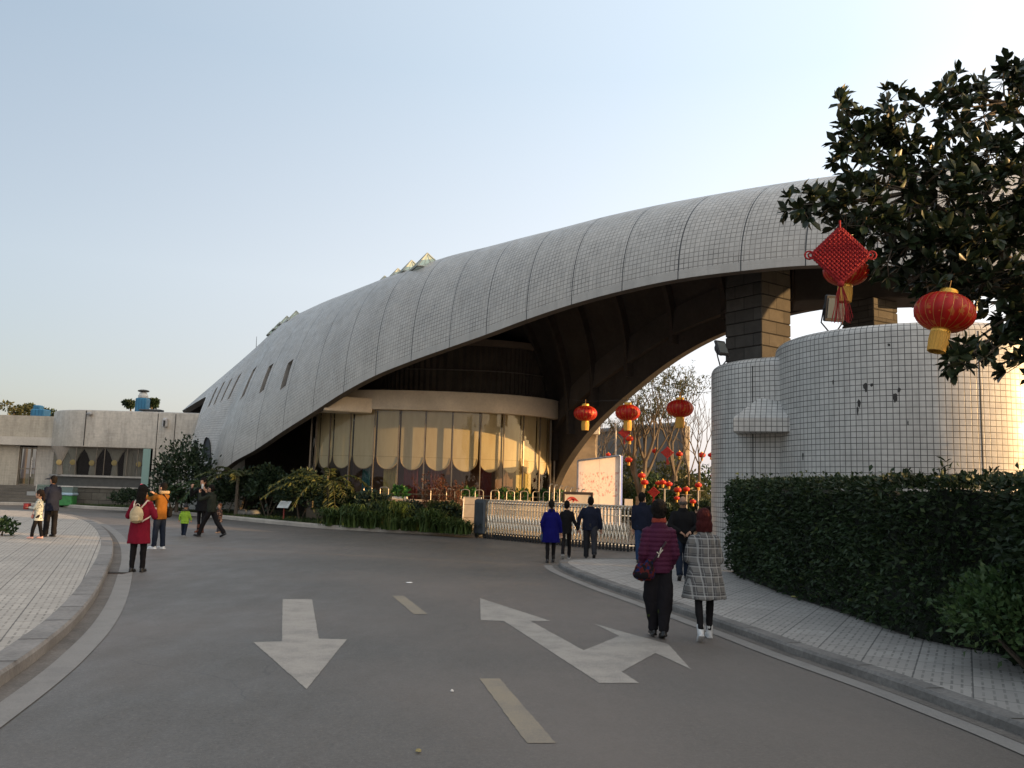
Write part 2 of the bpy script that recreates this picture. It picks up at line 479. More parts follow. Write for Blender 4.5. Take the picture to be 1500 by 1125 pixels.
# right pavement
kr = [gp(*p) for p in ((1900,1235),(1700,1162),(1500,1081),(1400,1043),(1300,1006),(1165,960),(1100,936),(1030,911),(942,880),(895,864),(853,848),(826,836),(819,829),(828,825.2),(860,824),(940,823),(1060,822))]
kr = catmull(kr, 6)
kr_left = kr
def slab_right():
    line = kr_left                 # runs from near right to the far corner: pavement is on its right side, so mirror the offsets
    inner = offset_line(line, -.2)
    m = MB(); m.prism(inner + [Vector((24,20.5,0)), Vector((24,-12,0)), Vector((9,-12,0)), Vector((6.5,-4,0))], 0, .094, side=False); struct(m.build('pavement', PAVE_R))
    m = MB(); b = offset_line(line, -.02); c = inner; h = .1
    for i in range(len(line)-1):
        up = lambda p, z: (p.x, p.y, z)
        m.quad(up(line[i+1],-.01), up(line[i],-.01), up(line[i],h-.03), up(line[i+1],h-.03))
        m.quad(up(line[i+1],h-.03), up(line[i],h-.03), up(b[i],h), up(b[i+1],h))
        m.quad(up(b[i+1],h), up(b[i],h), up(c[i],h), up(c[i+1],h))
        m.quad(up(c[i+1],h), up(c[i],h), up(c[i],h-.02), up(c[i+1],h-.02))
    m.mi = 1; acc = 0
    for i in range(len(line)-1):
        acc += (line[i+1]-line[i]).length
        if acc > .95:
            acc = 0; t = (line[i+1]-line[i]).normalized()*.010; p, r2 = b[i], c[i]
            m.quad((p.x-t.x,p.y-t.y,h+.002),(r2.x-t.x,r2.y-t.y,h+.002),(r2.x+t.x,r2.y+t.y,h+.002),(p.x+t.x,p.y+t.y,h+.002))
    struct(m.build('kerb', [mat('dark kerb stone', (.17,.158,.145), .85, .3, 1.5, bump=.4, bscale=30, fine=.18), SOIL]))
    n1 = 74
    g = offset_line(line, .13); m = MB()
    for i in range(n1):
        m.quad((line[i+1].x,line[i+1].y,.004),(line[i].x,line[i].y,.004),(g[i].x,g[i].y,.004),(g[i+1].x,g[i+1].y,.004))
    struct(m.build('gutter', GUTTER))
    u = offset_line(line, .15); w = offset_line(line, .34); m = MB()
    for i in range(n1-2):
        m.quad((u[i+1].x,u[i+1].y,.008),(u[i].x,u[i].y,.008),(w[i].x,w[i].y,.008),(w[i+1].x,w[i+1].y,.008))
    struct(m.build('road_edge_line', EDGE_PAINT))
slab_right()

# painted arrows and dashes
def marking(name, pix, mt):
    P = [gp(*p) for p in pix]; Q = []; rj = random.Random(int(pix[0][0]))
    for a, b in zip(P, P[1:]+P[:1]):
        n = max(2, int((b-a).length/.05))
        for k in range(n): Q.append(a.lerp(b, k/n) + Vector((rj.uniform(-1,1), rj.uniform(-1,1), 0))*.004)
    m = MB(); m.prism(Q, 0, .004, side=False); struct(m.build(name, mt))
marking('road_arrow', ((414,878),(457,878),(467,936),(508,937),(449,1010),(371,941),(413,940)), WHITE_PAINT)
marking('road_arrow', ((703,876.5),(806.6,910),(778,910.7),(855,953),(907,932),(870,914),(979,944),(1012.5,981),(960,957),(911,984.5),(936,1001),(878,1001),(738,910),(704,909)), WHITE_PAINT)
marking('lane_dash', ((574.4,873),(591.7,873),(626.6,900),(606,900)), YEL_PAINT)
marking('lane_dash', ((702,994.6),(732,994.6),(814,1089),(771.7,1089)), YEL_PAINT)

# planting bed in front of the shell: raised soil with a pale kerb
kb = [gp(*p) for p in ((-60,738.5),(60,741),(130,745.5),(200,749),(250,753),(300,757.5),(350,762.5),(400,767.5),(470,774),(560,779.5),(640,783.5),(700,786.5))]
kb = catmull(kb, 5)
bed_back = [Vector((0.6,33.5,0)), Vector((0.6,36,0)), Vector((-8,50,0)), Vector((-40,50,0))]
m = MB(); m.prism(offset_line(kb, .3) + bed_back, 0, .13, side=False); struct(m.build('planting_bed', LAWN))
m = MB(); c = offset_line(kb, .3); b = offset_line(kb, .03)
for i in range(len(kb)-1):
    up = lambda p, z: (p.x, p.y, z)
    m.quad(up(kb[i],-.01), up(kb[i+1],-.01), up(kb[i+1],.12), up(kb[i],.12))
    m.quad(up(kb[i],.12), up(kb[i+1],.12), up(b[i+1],.15), up(b[i],.15))
    m.quad(up(b[i],.15), up(b[i+1],.15), up(c[i+1],.15), up(c[i],.15))
    m.quad(up(c[i],.15), up(c[i+1],.15), up(c[i+1],.1), up(c[i],.1))
struct(m.build('kerb', KERB_PALE))
# soil strip under the hedge
HB = [gp(*p, .1) for p in ((1062,838),(1118,862),(1162,878),(1230,900),(1306,928),(1380,946),(1447,957),(1520,1000),(1640,1040))] + [Vector((5.5,5.2,.1)), Vector((6.4,2.5,.1)), Vector((7.4,-.8,.1)), Vector((8.6,-4.5,.1)), Vector((10,-9,.1))]  # points past the frame extend the hedge unseen to block low sun
m = MB(); m.prism(offset_line(HB, .12) + [Vector((16,-9,0)), Vector((16,20,0)), Vector((7,20.5,0))], 0, .108, side=False)
struct(m.build('planting_bed', SOIL))

# drain grate set across the gutter on the left
g0 = gp(166, 840)
m = MB(); dd = thing('drain_grate', 'rusty slotted drain grate set across the gutter near red coat', 'drain', (g0.x, g0.y, 0))
m.bbox((g0.x, g0.y, .006), (.46,.30,.012), .004); m.build('frame', mat('rusty iron', (.075,.05,.035), .8, .4, 12, metal=.3, bump=.4), dd)
m = MB()
for k in range(7): m.box((g0.x-.19+k*.063, g0.y, .0135), (.03,.24,.003))
m.build('slot', mat('drain dark', (.012,.011,.01), .9), dd)
# litter
def litter(px, py, size, col, label, z=0.0):
    p = gp(px, py, z); m = MB(); r = random.Random(px)
    ring0 = [(p.x+math.cos(a)*size*(.7+.5*r.random()), p.y+math.sin(a)*size*(.5+.4*r.random()), z+.011+.008*r.random()) for a in np.linspace(0, 2*PI, 9)[:-1]]
    ring1 = [(p.x+(q[0]-p.x)*.5, p.y+(q[1]-p.y)*.5, z+.016+.012*r.random()) for q in ring0]
    ringb = [(q[0], q[1], z+.009) for q in ring0]
    m.loft([ringb, ring0, ring1], True, True)
    tag(m.build('litter', mat('litter '+label[:12], col, .7), base=(p.x,p.y,z)), label, 'litter', 'scraps of litter on the ground')
litter(599.5, 854.5, .06, (.75,.74,.72), 'white scrap of paper on road beyond small yellow dash')
litter(662.5, 1014, .016, (.7,.68,.64), 'tiny pale scrap on asphalt left of big yellow dash')
litter(613, 1102.5, .022, (.30,.25,.11), 'yellowish crumpled scrap near the bottom of the road')
litter(1165, 875, .09, (.62,.58,.2), 'yellow green scrap at foot of the long hedge', .1)
litter(1349, 929.5, .055, (.75,.74,.72), 'small white scrap of paper on right pavement', .1)
litter(1087, 842, .05, (.7,.69,.66), 'white scrap lying by the hedge left end', .1)
# ------------------------------------------------------------------ people
def blob(name, mb, mt, parent, vox, smooth=4, disp=None, sfac=.5):
    me = bpy.data.meshes.new('tmp'); me.from_pydata([tuple(v) for v in mb.v], [], mb.f); me.update()
    o = bpy.data.objects.new('tmp', me); COL.objects.link(o)
    rm = o.modifiers.new('r', 'REMESH'); rm.mode = 'VOXEL'; rm.voxel_size = vox; rm.use_smooth_shade = True
    if smooth: sm = o.modifiers.new('s', 'SMOOTH'); sm.factor = sfac; sm.iterations = smooth
    dg = bpy.context.evaluated_depsgraph_get(); res = bpy.data.meshes.new_from_object(o.evaluated_get(dg))
    bpy.data.objects.remove(o); bpy.data.meshes.remove(me)
    if disp:
        n = len(res.vertices); co = np.empty(n*3, np.float32); res.vertices.foreach_get('co', co); co = co.reshape(-1,3)
        nr = np.array([tuple(v.vector) for v in res.vertex_normals], dtype=np.float32) if n else co
        co = co + nr*np.array([disp(c) for c in co], dtype=np.float32)[:,None]; res.vertices.foreach_set('co', co.ravel()); res.update()
    res.name = name; res.materials.clear(); res.materials.append(mt); res.shade_smooth()
    r = bpy.data.objects.new(name, res); r.parent = parent; COL.objects.link(r); return r
def folds(amp, fx=9, fz=3.2, seed=0.0):
    return lambda c: amp*noise.noise(Vector((c[0]*fx+seed, c[1]*fx, c[2]*fz))) + amp*.5*noise.noise(Vector((c[0]*fx*2.2, c[1]*fx*2.2+seed, c[2]*fz*2.6)))
def cloth(name, col, var=.16, rough=.85, weave=260): return mat(name, col, rough, var, 5, bump=.25, bscale=weave, fine=.08, spec=.08)
SKIN = mat('skin', (.42,.235,.155), .5, .1, 6, spec=.35); SKIN_D = mat('tanned skin', (.30,.165,.105), .5, .1, 6, spec=.35)
HAIRM = lambda name, col: mat(name, col, .62, .35, 30, bump=.6, bscale=120, stretch=(3,3,.5), spec=.04)
BLACK_HAIR = HAIRM('black hair', (.013,.011,.010)); MAROON_HAIR = HAIRM('maroon hair', (.055,.014,.014)); BROWN_HAIR = HAIRM('dark brown hair', (.03,.02,.015)); GREY_HAIR = HAIRM('cropped grey hair', (.09,.075,.065))
def ring(mb, spec, n=22):
    rings = []
    for (c, rx, ry) in spec: rings.append([Vector(c)+Vector((rx*math.cos(2*PI*j/n), ry*math.sin(2*PI*j/n), 0)) for j in range(n)])
    return mb.loft(rings, True, True)
def plaid_mat():
    t = NT('grey plaid wool'); v = t.coord('Object'); sp = t.n('ShaderNodeSeparateXYZ'); t.l(v, sp.inputs[0])
    h = t.math('ADD', sp.outputs[0], t.math('MULTIPLY', sp.outputs[1], .55)); z = sp.outputs[2]
    P = .112
    def band(a, off, w): 
        f = t.math('FRACT', t.math('DIVIDE', t.math('ADD', a, 10+off), P)); return t.math('LESS_THAN', f, w)
    c = (.175,.17,.16)
    def over(c, m, col, k): return t.mix(t.math('MULTIPLY', m, k), c, col)
    c = over(c, band(h, 0, .42), (.06,.06,.063), .78); c = over(c, band(z, 0, .42), (.06,.06,.063), .78)
    c = over(c, band(h, -.105, .13), (.40,.40,.385), .62); c = over(c, band(z, -.105, .13), (.40,.40,.385), .62)
    c = over(c, band(h, -.03, .05), (.33,.33,.32), .6); c = over(c, band(z, -.03, .05), (.33,.33,.32), .6)
    n = t.noise(160, v, 2, .7); c = t.mix(t.remap(n, .3, .7, 0, .25), c, (.1,.1,.1))
    t.l(c, t.b.inputs['Base Color']); t.b.inputs['Roughness'].default_value = .95; t.b.inputs['Specular IOR Level'].default_value = .1; t.bump(n, .5, .004); return t.m
def spots_mat(name, base, c1, c2, scale, th=.56):
    t = NT(name); v = t.coord('Object'); a = t.remap(t.noise(scale, v, 2, .5), th, th+.02); b = t.remap(t.noise(scale*.8, t.map(v, (1,1,1), (1.1,.4,.7)), 2, .5), th, th+.02)
    c = t.mix(b, t.mix(a, base, c1), c2); t.l(c, t.b.inputs['Base Color']); t.b.inputs['Roughness'].default_value = .9; t.b.inputs['Specular IOR Level'].default_value = .08; return t.m

def person(label, foot, top, z0, yaw, jacket, legs, shoes, hair, pose, group=None, skin=None, head=1.0, hd=(0,0), build=1.0, kids=False):
    g = gp(*foot, z0); H = at(foot[0], top, g.y).z - z0
    root = thing('person', label, 'person', tuple(g), group); root.rotation_euler.z = R(yaw)
    S = H/1.70; sk = skin or SKIN
    hs = head*1.09 if not kids else 1.32
    lean = pose.get('lean', 0)
    leg = .90 if not kids else .76
    sc = 1.0 if not kids else 1.0
    def T(p): return Vector(p)*S
    # legs
    jl = {}
    for s, key in ((-1,'L'), (1,'R')):
        a, k, fp = pose.get('leg'+key, (0,0,0)); a, k = R(a), R(k); hw = pose.get('hw', .085)*build; tin = pose.get('tin', 0)
        hip = Vector((s*hw, 0, leg)); th_ = (leg-.07)*.51; shn = (leg-.07)*.49
        kn = hip + Vector((s*.008, math.sin(a), -math.cos(a)))*th_; an = kn + Vector((-s*tin/shn, math.sin(a-k), -math.cos(a-k)))*shn
        jl[key] = [hip, kn, an, fp]
    low = min(jl[k][2].z - (.07 if not kids else .065) - .10*max(0, math.sin(R(jl[k][3]))) for k in jl)
    dz = Vector((0,0,-low))
    for k in jl: jl[k][:3] = [p+dz for p in jl[k][:3]]
    pz = leg + dz.z
    tl = 1.70 - .235*hs - leg            # hip to neck base
    def tor(f, x=0, y=0): z = tl*f; return Vector((x, y + math.tan(R(lean))*z, pz + z))
    shw = pose.get('shw', .172)*build*(1 if not kids else .9)
    # arms: elbow and wrist offsets from the shoulder, in units of arm bones
    ja = {}
    al = .275 if not kids else .23
    for s, key in ((-1,'L'), (1,'R')):
        u, v = pose.get('arm'+key, ((s*.12,-.05,-1),(0,.18,-1)))
        sh = tor(pose.get('shz', .81), s*shw, 0); el = sh + Vector(u).normalized()*al; wr = el + Vector(v).normalized()*al*.9
        ja[key] = [sh, el, wr, Vector(v).normalized(), s]
    hc = tor(1.0) + Vector((0, .02+math.tan(R(lean))*.1, .115*hs+.012)); Mh = Matrix.Rotation(R(hd[0]), 3, 'Z') @ Matrix.Rotation(R(hd[1]), 3, 'X')
    # ---- body: one continuous figure
    b = MB()
    ring(b, [(tor(-.12),.10,.08),(tor(0),.15*build,.10),(tor(.25),.125*build,.088),(tor(.62),.135*build,.10),(tor(.76),.82*shw,.085),(tor(.90),.07,.06),(tor(.97),.055,.052)])
    b.cap(tor(.90), hc-Vector((0,0,.05)), .055, .05)
    b.ell(hc, (.073*hs,.091*hs,.114*hs), Mh, 18, 12); b.ell(hc+Mh@Vector((0,.036,-.062))*hs, (.05*hs,.052*hs,.052*hs), Mh)
    b.ell(hc+Mh@Vector((0,.094,-.012))*hs, (.013*hs,.018*hs,.022*hs), Mh, 8, 6); b.ell(hc+Mh@Vector((0,.078,.024))*hs, (.05*hs,.016*hs,.012*hs), Mh, 8, 6)
    for s in (-1,1): b.ell(hc+Mh@Vector((s*.075,-.005,-.012))*hs, (.012*hs,.02*hs,.03*hs), Mh, 8, 6)
    for key in 'LR':
        sh, el, wr, d, s = ja[key]
        b.cap(sh, el, .047*build, .038); b.cap(el, wr, .038, .026)
        hd_ = .86 if kids else 1.0
        sd = d.cross(Vector((0,0,1)) if abs(d.z) < .8 else Vector((0,1,0))).normalized(); nn = d.cross(sd)
        if pose.get('palm') == 'flat': sd, nn = nn, sd
        Mp = Matrix((sd, nn, d)).transposed(); pc = wr + d*.048*hd_
        b.cap(wr-d*.01, wr+d*.03, .026, .026); b.ell(pc, (.039*hd_,.017*hd_,.05*hd_), Mp, 12, 8)
        curl = pose.get('curl', .5)
        for i, (o, L) in enumerate(((-.029,.058),(-.010,.068),(.010,.064),(.028,.050))):
            p0 = wr + d*.085*hd_ + sd*o*hd_; p1 = p0 + (d*math.cos(curl*.6) + nn*math.sin(curl*.6))*L*.55*hd_; p2 = p1 + (d*math.cos(curl*1.9) + nn*math.sin(curl*1.9))*L*.55*hd_
            b.cap(p0-d*.015, p1, .0095, .009, 6); b.cap(p1, p2, .009, .0078, 6)
        q0 = wr + d*.03*hd_ - sd*.034*hd_; q1 = q0 + (d*.7 - sd*.6 + nn*.35)*.034*hd_; q2 = q1 + (d*.9 - sd*.1 + nn*.45)*.03*hd_; b.cap(q0, q1, .0125, .011, 6); b.cap(q1, q2, .011, .009, 6)
    for key in 'LR':
        hip, kn, an, fp = jl[key]; b.cap(hip, kn, .062*build, .042); b.cap(kn, an, .042, .030)
        f = Vector((0, math.cos(R(fp)), -math.sin(R(fp)))); b.cap(an-Vector((0,0,.02)), an + f*.11 - Vector((0,0,.045)), .036, .026)
    b.v = [T(v) for v in b.v]; blob('body', b, sk, root, .0088*S, 3)
    for s in (-1,1):
        m = MB(); m.ell(T(hc+Mh@Vector((s*.031,.080,.008))*hs), Vector((.013,.008,.007))*hs*S, Mh, 8, 6); m.build('eye', mat('dark eye', (.015,.012,.01), .2), root, world=False, smooth=True)
    m = MB(); m.ell(T(hc+Mh@Vector((0,.086,-.058))*hs), Vector((.022,.008,.006))*hs*S, Mh, 8, 6); m.build('mouth', mat('lips', (.26,.09,.075), .5), root, world=False, smooth=True)
    # ---- trousers and shoes
    m = MB(); tw, kw, aw = legs.get('w', (.092,.068,.052)); cr = legs.get('hem', 0)
    ring(m, [(tor(-.10),.12*build,.10),(tor(.0),.168*build,.122),(tor(.16),.155*build,.115)])
    for key in 'LR':
        hip, kn, an, fp = jl[key]; e = kn.lerp(an, 1-cr); m.cap(hip+Vector((0,0,-.02)), kn, tw*build, kw, 14); m.cap(kn, e + Vector((0,0,.03)), kw, aw, 14); m.tube([kn.lerp(e,.7), e+Vector((0,0,-.005))], [aw*1.02, aw*1.06], 14)
    m.v = [T(v) for v in m.v]; blob(legs.get('name', 'trousers'), m, legs['mat'], root, .012*S, 3, folds(.010*S, 12/S, 7/S, yaw))
    for key in 'LR':
        hip, kn, an, fp = jl[key]; f = Vector((0, math.cos(R(fp)), -math.sin(R(fp)))); upv = Vector((0, math.sin(R(fp)), math.cos(R(fp)))); Mf = Matrix((Vector((1,0,0)), f, upv)).transposed()
        c = an + f*.055 - upv*.035; ks = .9 if kids else 1.0
        m = MB(); m.ell(c, (.046*ks,.135*ks,.034), Mf, 14, 8); m.ell(an+Vector((0,-.01,-.02)), (.043*ks,.055*ks,.055), Mf); m.bbox(c-upv*.024, (.082*ks,.25*ks,.026), .012, M=Mf)
        if shoes.get('boot'): m.cap(an+Vector((0,0,-.01)), an.lerp(kn, shoes['boot']), .045, .05)
        m.v = [T(v) for v in m.v]; sh_ = blob('shoe', m, shoes['mat'], root, .009*S, 2)
        if shoes.get('sole'): m = MB(); m.bbox(c-upv*.031, (.09*ks,.262*ks,.018), .008, M=Mf); m.v = [T(v) for v in m.v]; m.build('sole', shoes['sole'], sh_, world=False)
    # ---- jacket or coat
    J = jacket; hem = J.get('hem', .84); m = MB(); wv = J.get('wide', 1.0)*build; fl = J.get('flare', 0)
    hz = (hem*1.0 - 0)               # hem height as a share of 1.70 figure
    zb_ = hem; tt = lambda z: (z-pz)/tl
    spec = []
    if hem < pz - .06:
        for f in (0,.35,.7,1):
            z = hem + (pz-.02-hem)*f; k = 1-f; k = k if not J.get('aline') else .45+.55*k; spec.append((tor(0, 0, -.012*k) + Vector((0,0,z-pz)), (.178+fl*k)*wv, (.128+fl*.75*k)))
    else: spec.append((tor(0)+Vector((0,0,hem-pz)), .178*wv, .128))
    al_ = fl*(.38 if J.get('aline') else 0)
    if hem < pz + .02: spec.append((tor(.08), (.176+al_)*wv, .126+al_*.6))
    spec += [(tor(.32),(.168+al_*.7)*wv*J.get('waist',1),.120+al_*.4),(tor(.62),.182*wv,.128),(tor(.78),.98*shw+.005,.112),(tor(.92),.098*wv,.085),(tor(1.0),.075,.072)]
    ring(m, spec, 26)
    if J.get('collar'): ring(m, [(tor(.93),.10,.095),(tor(1.0),.088,.086),(tor(1.0)+Vector((0,0,J['collar'])),.078,.078)])
    sr = J.get('sleeve', 1.0)
    for key in 'LR':
        sh, el, wr, d, s = ja[key]; m.cap(sh+Vector((-s*.05,0,.0)), sh, .054*sr, .058*sr, 12); m.cap(sh, el, .064*sr*build, .060*sr, 12); m.cap(el, wr-d*.03, .058*sr, .046*sr, 12); m.tube([el.lerp(wr,.7), wr-d*.004], [.05*sr,.048*sr], 12)
    m.v = [T(v) for v in m.v]
    if J.get('puff'):
        pf = J['puff']*S; dd_ = lambda c: .013*S*abs(math.sin(c[2]/pf*PI))**.6 - .008*S + .004*noise.noise(Vector(c)*14/S)
    else: dd_ = folds(J.get('fold', .011)*S, 9/S, 3.4/S, yaw*.1+foot[0])
    jk = blob(J.get('name', 'jacket'), m, J['mat'], root, .0115*S, 3, dd_)
    # ---- hair
    m = MB(); kind = hair[0]
    hp = lambda x, y, z: hc + Mh@Vector((x, y, z))*hs
    if kind == 'short': m.ell(hp(0,-.014,.022), Vector((.081,.096,.108))*hs, Mh, 18, 12); m.ell(hp(0,-.045,-.03), Vector((.070,.052,.07))*hs, Mh)
    elif kind == 'curly': m.ell(hp(0,-.016,.026), Vector((.095,.106,.116))*hs, Mh, 18, 12); m.ell(hp(0,-.05,-.04), Vector((.082,.06,.075))*hs, Mh)
    elif kind == 'crop': m.ell(hp(0,-.022,-.012), Vector((.0765,.080,.062))*hs, Mh, 18, 12)
    elif kind == 'bob':
        m.ell(hp(0,-.016,.024), Vector((.094,.108,.118))*hs, Mh, 18, 12); m.ell(hp(0,-.04,-.07), Vector((.104,.082,.098))*hs, Mh, 16, 10); ring(m, [(hp(0,-.035,-.158), .10*hs,.072*hs),(hp(0,-.03,-.06), .104*hs,.086*hs)])
    elif kind == 'long':
        m.ell(hp(0,-.016,.024), Vector((.090,.104,.116))*hs, Mh, 18, 12); m.cap(hp(0,-.055,-.02), hp(0,-.105,-.26), .082*hs, .055*hs, 14); m.cap(hp(-.045,-.06,-.05), hp(-.05,-.10,-.24), .05, .03); m.cap(hp(.045,-.06,-.05), hp(.05,-.10,-.24), .05, .03)
    elif kind == 'pony': m.ell(hp(0,-.014,.024), Vector((.084,.100,.112))*hs, Mh, 18, 12); m.cap(hp(0,-.10,.0), hp(0,-.13,-.16), .035*hs, .018*hs)
    elif kind == 'hat': m.ell(hp(0,-.006,.038), Vector((.088,.104,.100))*hs, Mh, 18, 12); m.ell(hp(0,0,.15), Vector((.035,.035,.035))*hs, Mh); ring(m, [(hp(0,-.006,.0), .088*hs,.104*hs),(hp(0,-.006,.04), .094*hs,.110*hs)])
    m.v = [T(v) for v in m.v]
    blob('hair' if kind != 'hat' else 'knit_hat', m, hair[1], root, .010*S, 3, (lambda c: .010*S*noise.noise(Vector((c[0]*38, c[1]*38, c[2]*(12 if kind != 'curly' else 38))))) if kind != 'hat' else None)
    return dict(root=root, S=S, T=T, tor=tor, hc=hc, Mh=Mh, ja=ja, jl=jl, jk=jk, pz=pz, tl=tl, g=g, hs=hs)
def add(P, name, mb, mt, parent=None, vox=0, world=False, disp=None):
    mb.v = [P['T'](v) for v in mb.v]
    if vox: return blob(name, mb, mt, parent or P['root'], vox*P['S'], 3, disp)
    return mb.build(name, mt, parent or P['root'], world=False, smooth=True)
def place(P, name, label, cat, mbs, yaw, group=None):
    """a held or worn thing: stays top level, at the person's place"""
    t = thing(name, label, cat, tuple(P['root'].location), group); t.rotation_euler.z = R(yaw)
    for nm, mb, mt, vox in mbs:
        mb.v = [P['T'](v) for v in mb.v]
        if vox: blob(nm, mb, mt, t, vox*P['S'], 3)
        else: mb.build(nm, mt, t, world=False, smooth=True)
    return t

NAVY = cloth('navy cloth', (.012,.015,.028)); BLK = cloth('black cloth', (.010,.010,.011)); BLKT = cloth('black trousers', (.013,.012,.013)); DGR = cloth('charcoal trousers', (.028,.029,.033))
JEAN = cloth('blue jeans', (.022,.042,.095), .3, .9, 300); DJEAN = cloth('dark jeans', (.014,.02,.034), .25); OLIVE = cloth('dark olive cloth', (.022,.026,.020)); BLACKSH = mat('black leather', (.012,.011,.011), .35, .2, 8)
WHITESH = mat('white sneaker', (.62,.63,.64), .5, .1, 10); WSOLE = mat('white sole', (.6,.6,.58), .6)
down = ((-.12,-.06,-1),(.0,.22,-1)); downR = ((.12,-.06,-1),(0,.22,-1))

# --- left group
P = person('man in long navy jacket standing on left pavement, seen from behind looking left', (72,786), 697, .13, 62, dict(mat=NAVY, hem=.72, wide=1.08, name='long_jacket', collar=.03), dict(mat=BLKT, w=(.098,.080,.070)), dict(mat=BLACKSH), ('short', BLACK_HAIR), dict(armL=((-.2,.1,-1),(.25,.75,-.2)), armR=((.2,.05,-1),(-.25,.8,-.2)), legL=(4,2,0), legR=(-3,1,0), lean=2), build=1.06)
P = person('little girl in pale spotted dress coat holding a red box on left pavement', (53,788.5), 717, .13, 95, dict(mat=spots_mat('pale spotted knit', (.42,.44,.40), (.12,.14,.13), (.30,.33,.31), 26), hem=.62, flare=.05, wide=.92, name='dress_coat'), dict(mat=BLKT, w=(.085,.065,.055)), dict(mat=mat('pink shoe', (.62,.34,.29), .6)), ('pony', BROWN_HAIR), dict(armL=((-.1,.35,-1),(.15,1,.15)), armR=((.1,.35,-1),(-.15,1,.15)), legL=(14,8,0), legR=(-10,2,0)), kids=True, hd=(5,4))
w = [(P['ja'][k][2]+P['ja'][k][3]*.08) for k in 'LR']; c = (w[0]+w[1])/2
m = MB(); m.bbox(c+Vector((0,.05,.02)), (.24,.17,.20), .02); l = MB(); l.bbox(c+Vector((0,.05,.125)), (.25,.18,.02), .006)
place(P, 'red_box', 'small red box held in the little girl hands', 'box', [('body', m, mat('red box', (.26,.025,.02), .5), 0), ('lid', l, mat('dark red lid', (.18,.02,.018), .5), 0)], 95)
m = MB(); c = P['tor'](.02, .0, .17); m.ell(c, (.115,.06,.085)); st = MB(); st.tube([c+Vector((-.1,0,.05)), P['tor'](.5,-.14,.09), P['tor'](.9,-.06,.0), P['tor'](.5,.14,.02), c+Vector((.1,0,.05))], .008, 5)
place(P, 'pink_bag', 'little pink shoulder bag at the girl waist', 'bag', [('pouch', m, spots_mat('pink pouch', (.50,.22,.19), (.60,.42,.36), (.2,.06,.06), 22, .6), .012), ('strap', st, mat('pink strap', (.5,.24,.2), .7), 0)], 95)

CRIM = cloth('crimson wool', (.17,.010,.024), .14)
P = person('woman in crimson coat seen from behind on the road with a small backpack', (200,838), 711, 0, 2, dict(mat=CRIM, hem=.56, flare=.05, aline=1, wide=.98, name='coat'), dict(mat=BLKT, w=(.09,.066,.048)), dict(mat=BLACKSH), ('long', BLACK_HAIR), dict(shw=.15, armL=((-.45,.12,-1),(.35,.75,.35)), armR=((.45,.12,-1),(-.3,.75,.45)), legL=(-2,2,0), legR=(4,3,0), lean=-1), hd=(-8,6))
c = P['tor'](.42, -.015, -.19); bp = MB(); bp.ell(c, (.135,.085,.17), None, 18, 12); bp.bbox(c-Vector((0,0,.07)), (.25,.14,.17), .05); pk = MB(); pk.bbox(c+Vector((0,-.075,-.07)), (.18,.05,.13), .03)
sl = MB(); sr_ = MB(); hn = MB(); hn.tube([c+Vector((.04*math.cos(a),.02,.165+.05*math.sin(a))) for a in np.linspace(0,PI,9)], .008, 5)
for s, q in ((-1,sl),(1,sr_)): q.tube([c+Vector((s*.07,.02,.13)), P['tor'](.80,s*.10,-.125), P['tor'](.93,s*.115,-.03), P['tor'](.88,s*.125,.10), P['tor'](.55,s*.16,.12), P['tor'](.35,s*.19,-.02), c+Vector((s*.11,.01,-.13))], .016, 6)
GOLDL = mat('pale gold leather', (.42,.335,.20), .38, .25, 7, bump=.2, bscale=30); STRP = mat('cream strap', (.55,.46,.37), .6, .1, 8)
place(P, 'backpack', 'pale gold leather backpack worn over the crimson coat', 'backpack', [('bag', bp, GOLDL, .012), ('pocket', pk, GOLDL, .012), ('strap', sl, STRP, 0), ('strap', sr_, STRP, 0), ('handle', hn, STRP, 0)], 2)

MUST = cloth('mustard canvas', (.16,.066,.013), .16)
P = person('man in mustard jacket raising a pink phone, facing left behind crimson coat woman', (231,804), 707, 0, 72, dict(mat=MUST, hem=.76, wide=1.06, name='jacket'), dict(mat=DJEAN, w=(.096,.075,.062)), dict(mat=WHITESH, sole=WSOLE), ('short', BLACK_HAIR), dict(armL=((-.15,.85,-.25),(.05,.75,.75)), armR=((.2,.8,-.35),(-.25,.8,.8)), legL=(5,2,0), legR=(-4,2,0), lean=-3, curl=.9), hd=(4,8))
m = MB(); hd0 = P['hc']
for k in range(14): a = PI*1.0*k/13; m.ell(P['tor'](.985) + Vector((.115*math.cos(a), -.02-.10*math.sin(a), .02)), (.05,.05,.045), None, 8, 6)
add(P, 'fur_collar', m, mat('beige fur', (.36,.26,.15), .95, .35, 40, bump=1.0, bscale=90), P['jk'], .013, disp=lambda c: .012*noise.noise(Vector(c)*60))
w = (P['ja']['L'][2]+P['ja']['L'][3]*.10); 
m = MB(); Mq = Matrix.Rotation(R(-12),3,'X'); m.bbox(w+Vector((.02,.02,.07)), (.078,.012,.16), .005, M=Mq); s_ = MB(); s_.bbox(w+Vector((.02,.011,.07)), (.07,.004,.145), .001, M=Mq)
place(P, 'phone', 'pink phone held up in the mustard jacket man hand', 'phone', [('case', m, mat('hot pink case', (.62,.05,.17), .35), 0), ('screen', s_, mat('dark screen', (.02,.02,.025), .1), 0)], 72)
c = P['tor'](.02, .20, -.06); m = MB(); m.bbox(c, (.14,.24,.22), .04); l = MB(); l.bbox(c+Vector((0,0,.11)), (.15,.25,.05), .02); st = MB(); st.tube([c+Vector((0,.1,.1)), P['tor'](.5,.16,.11), P['tor'](.93,-.06,.06), P['tor'](.93,-.07,-.08), P['tor'](.5,.12,-.15), c+Vector((0,-.1,.1))], .018, 6)
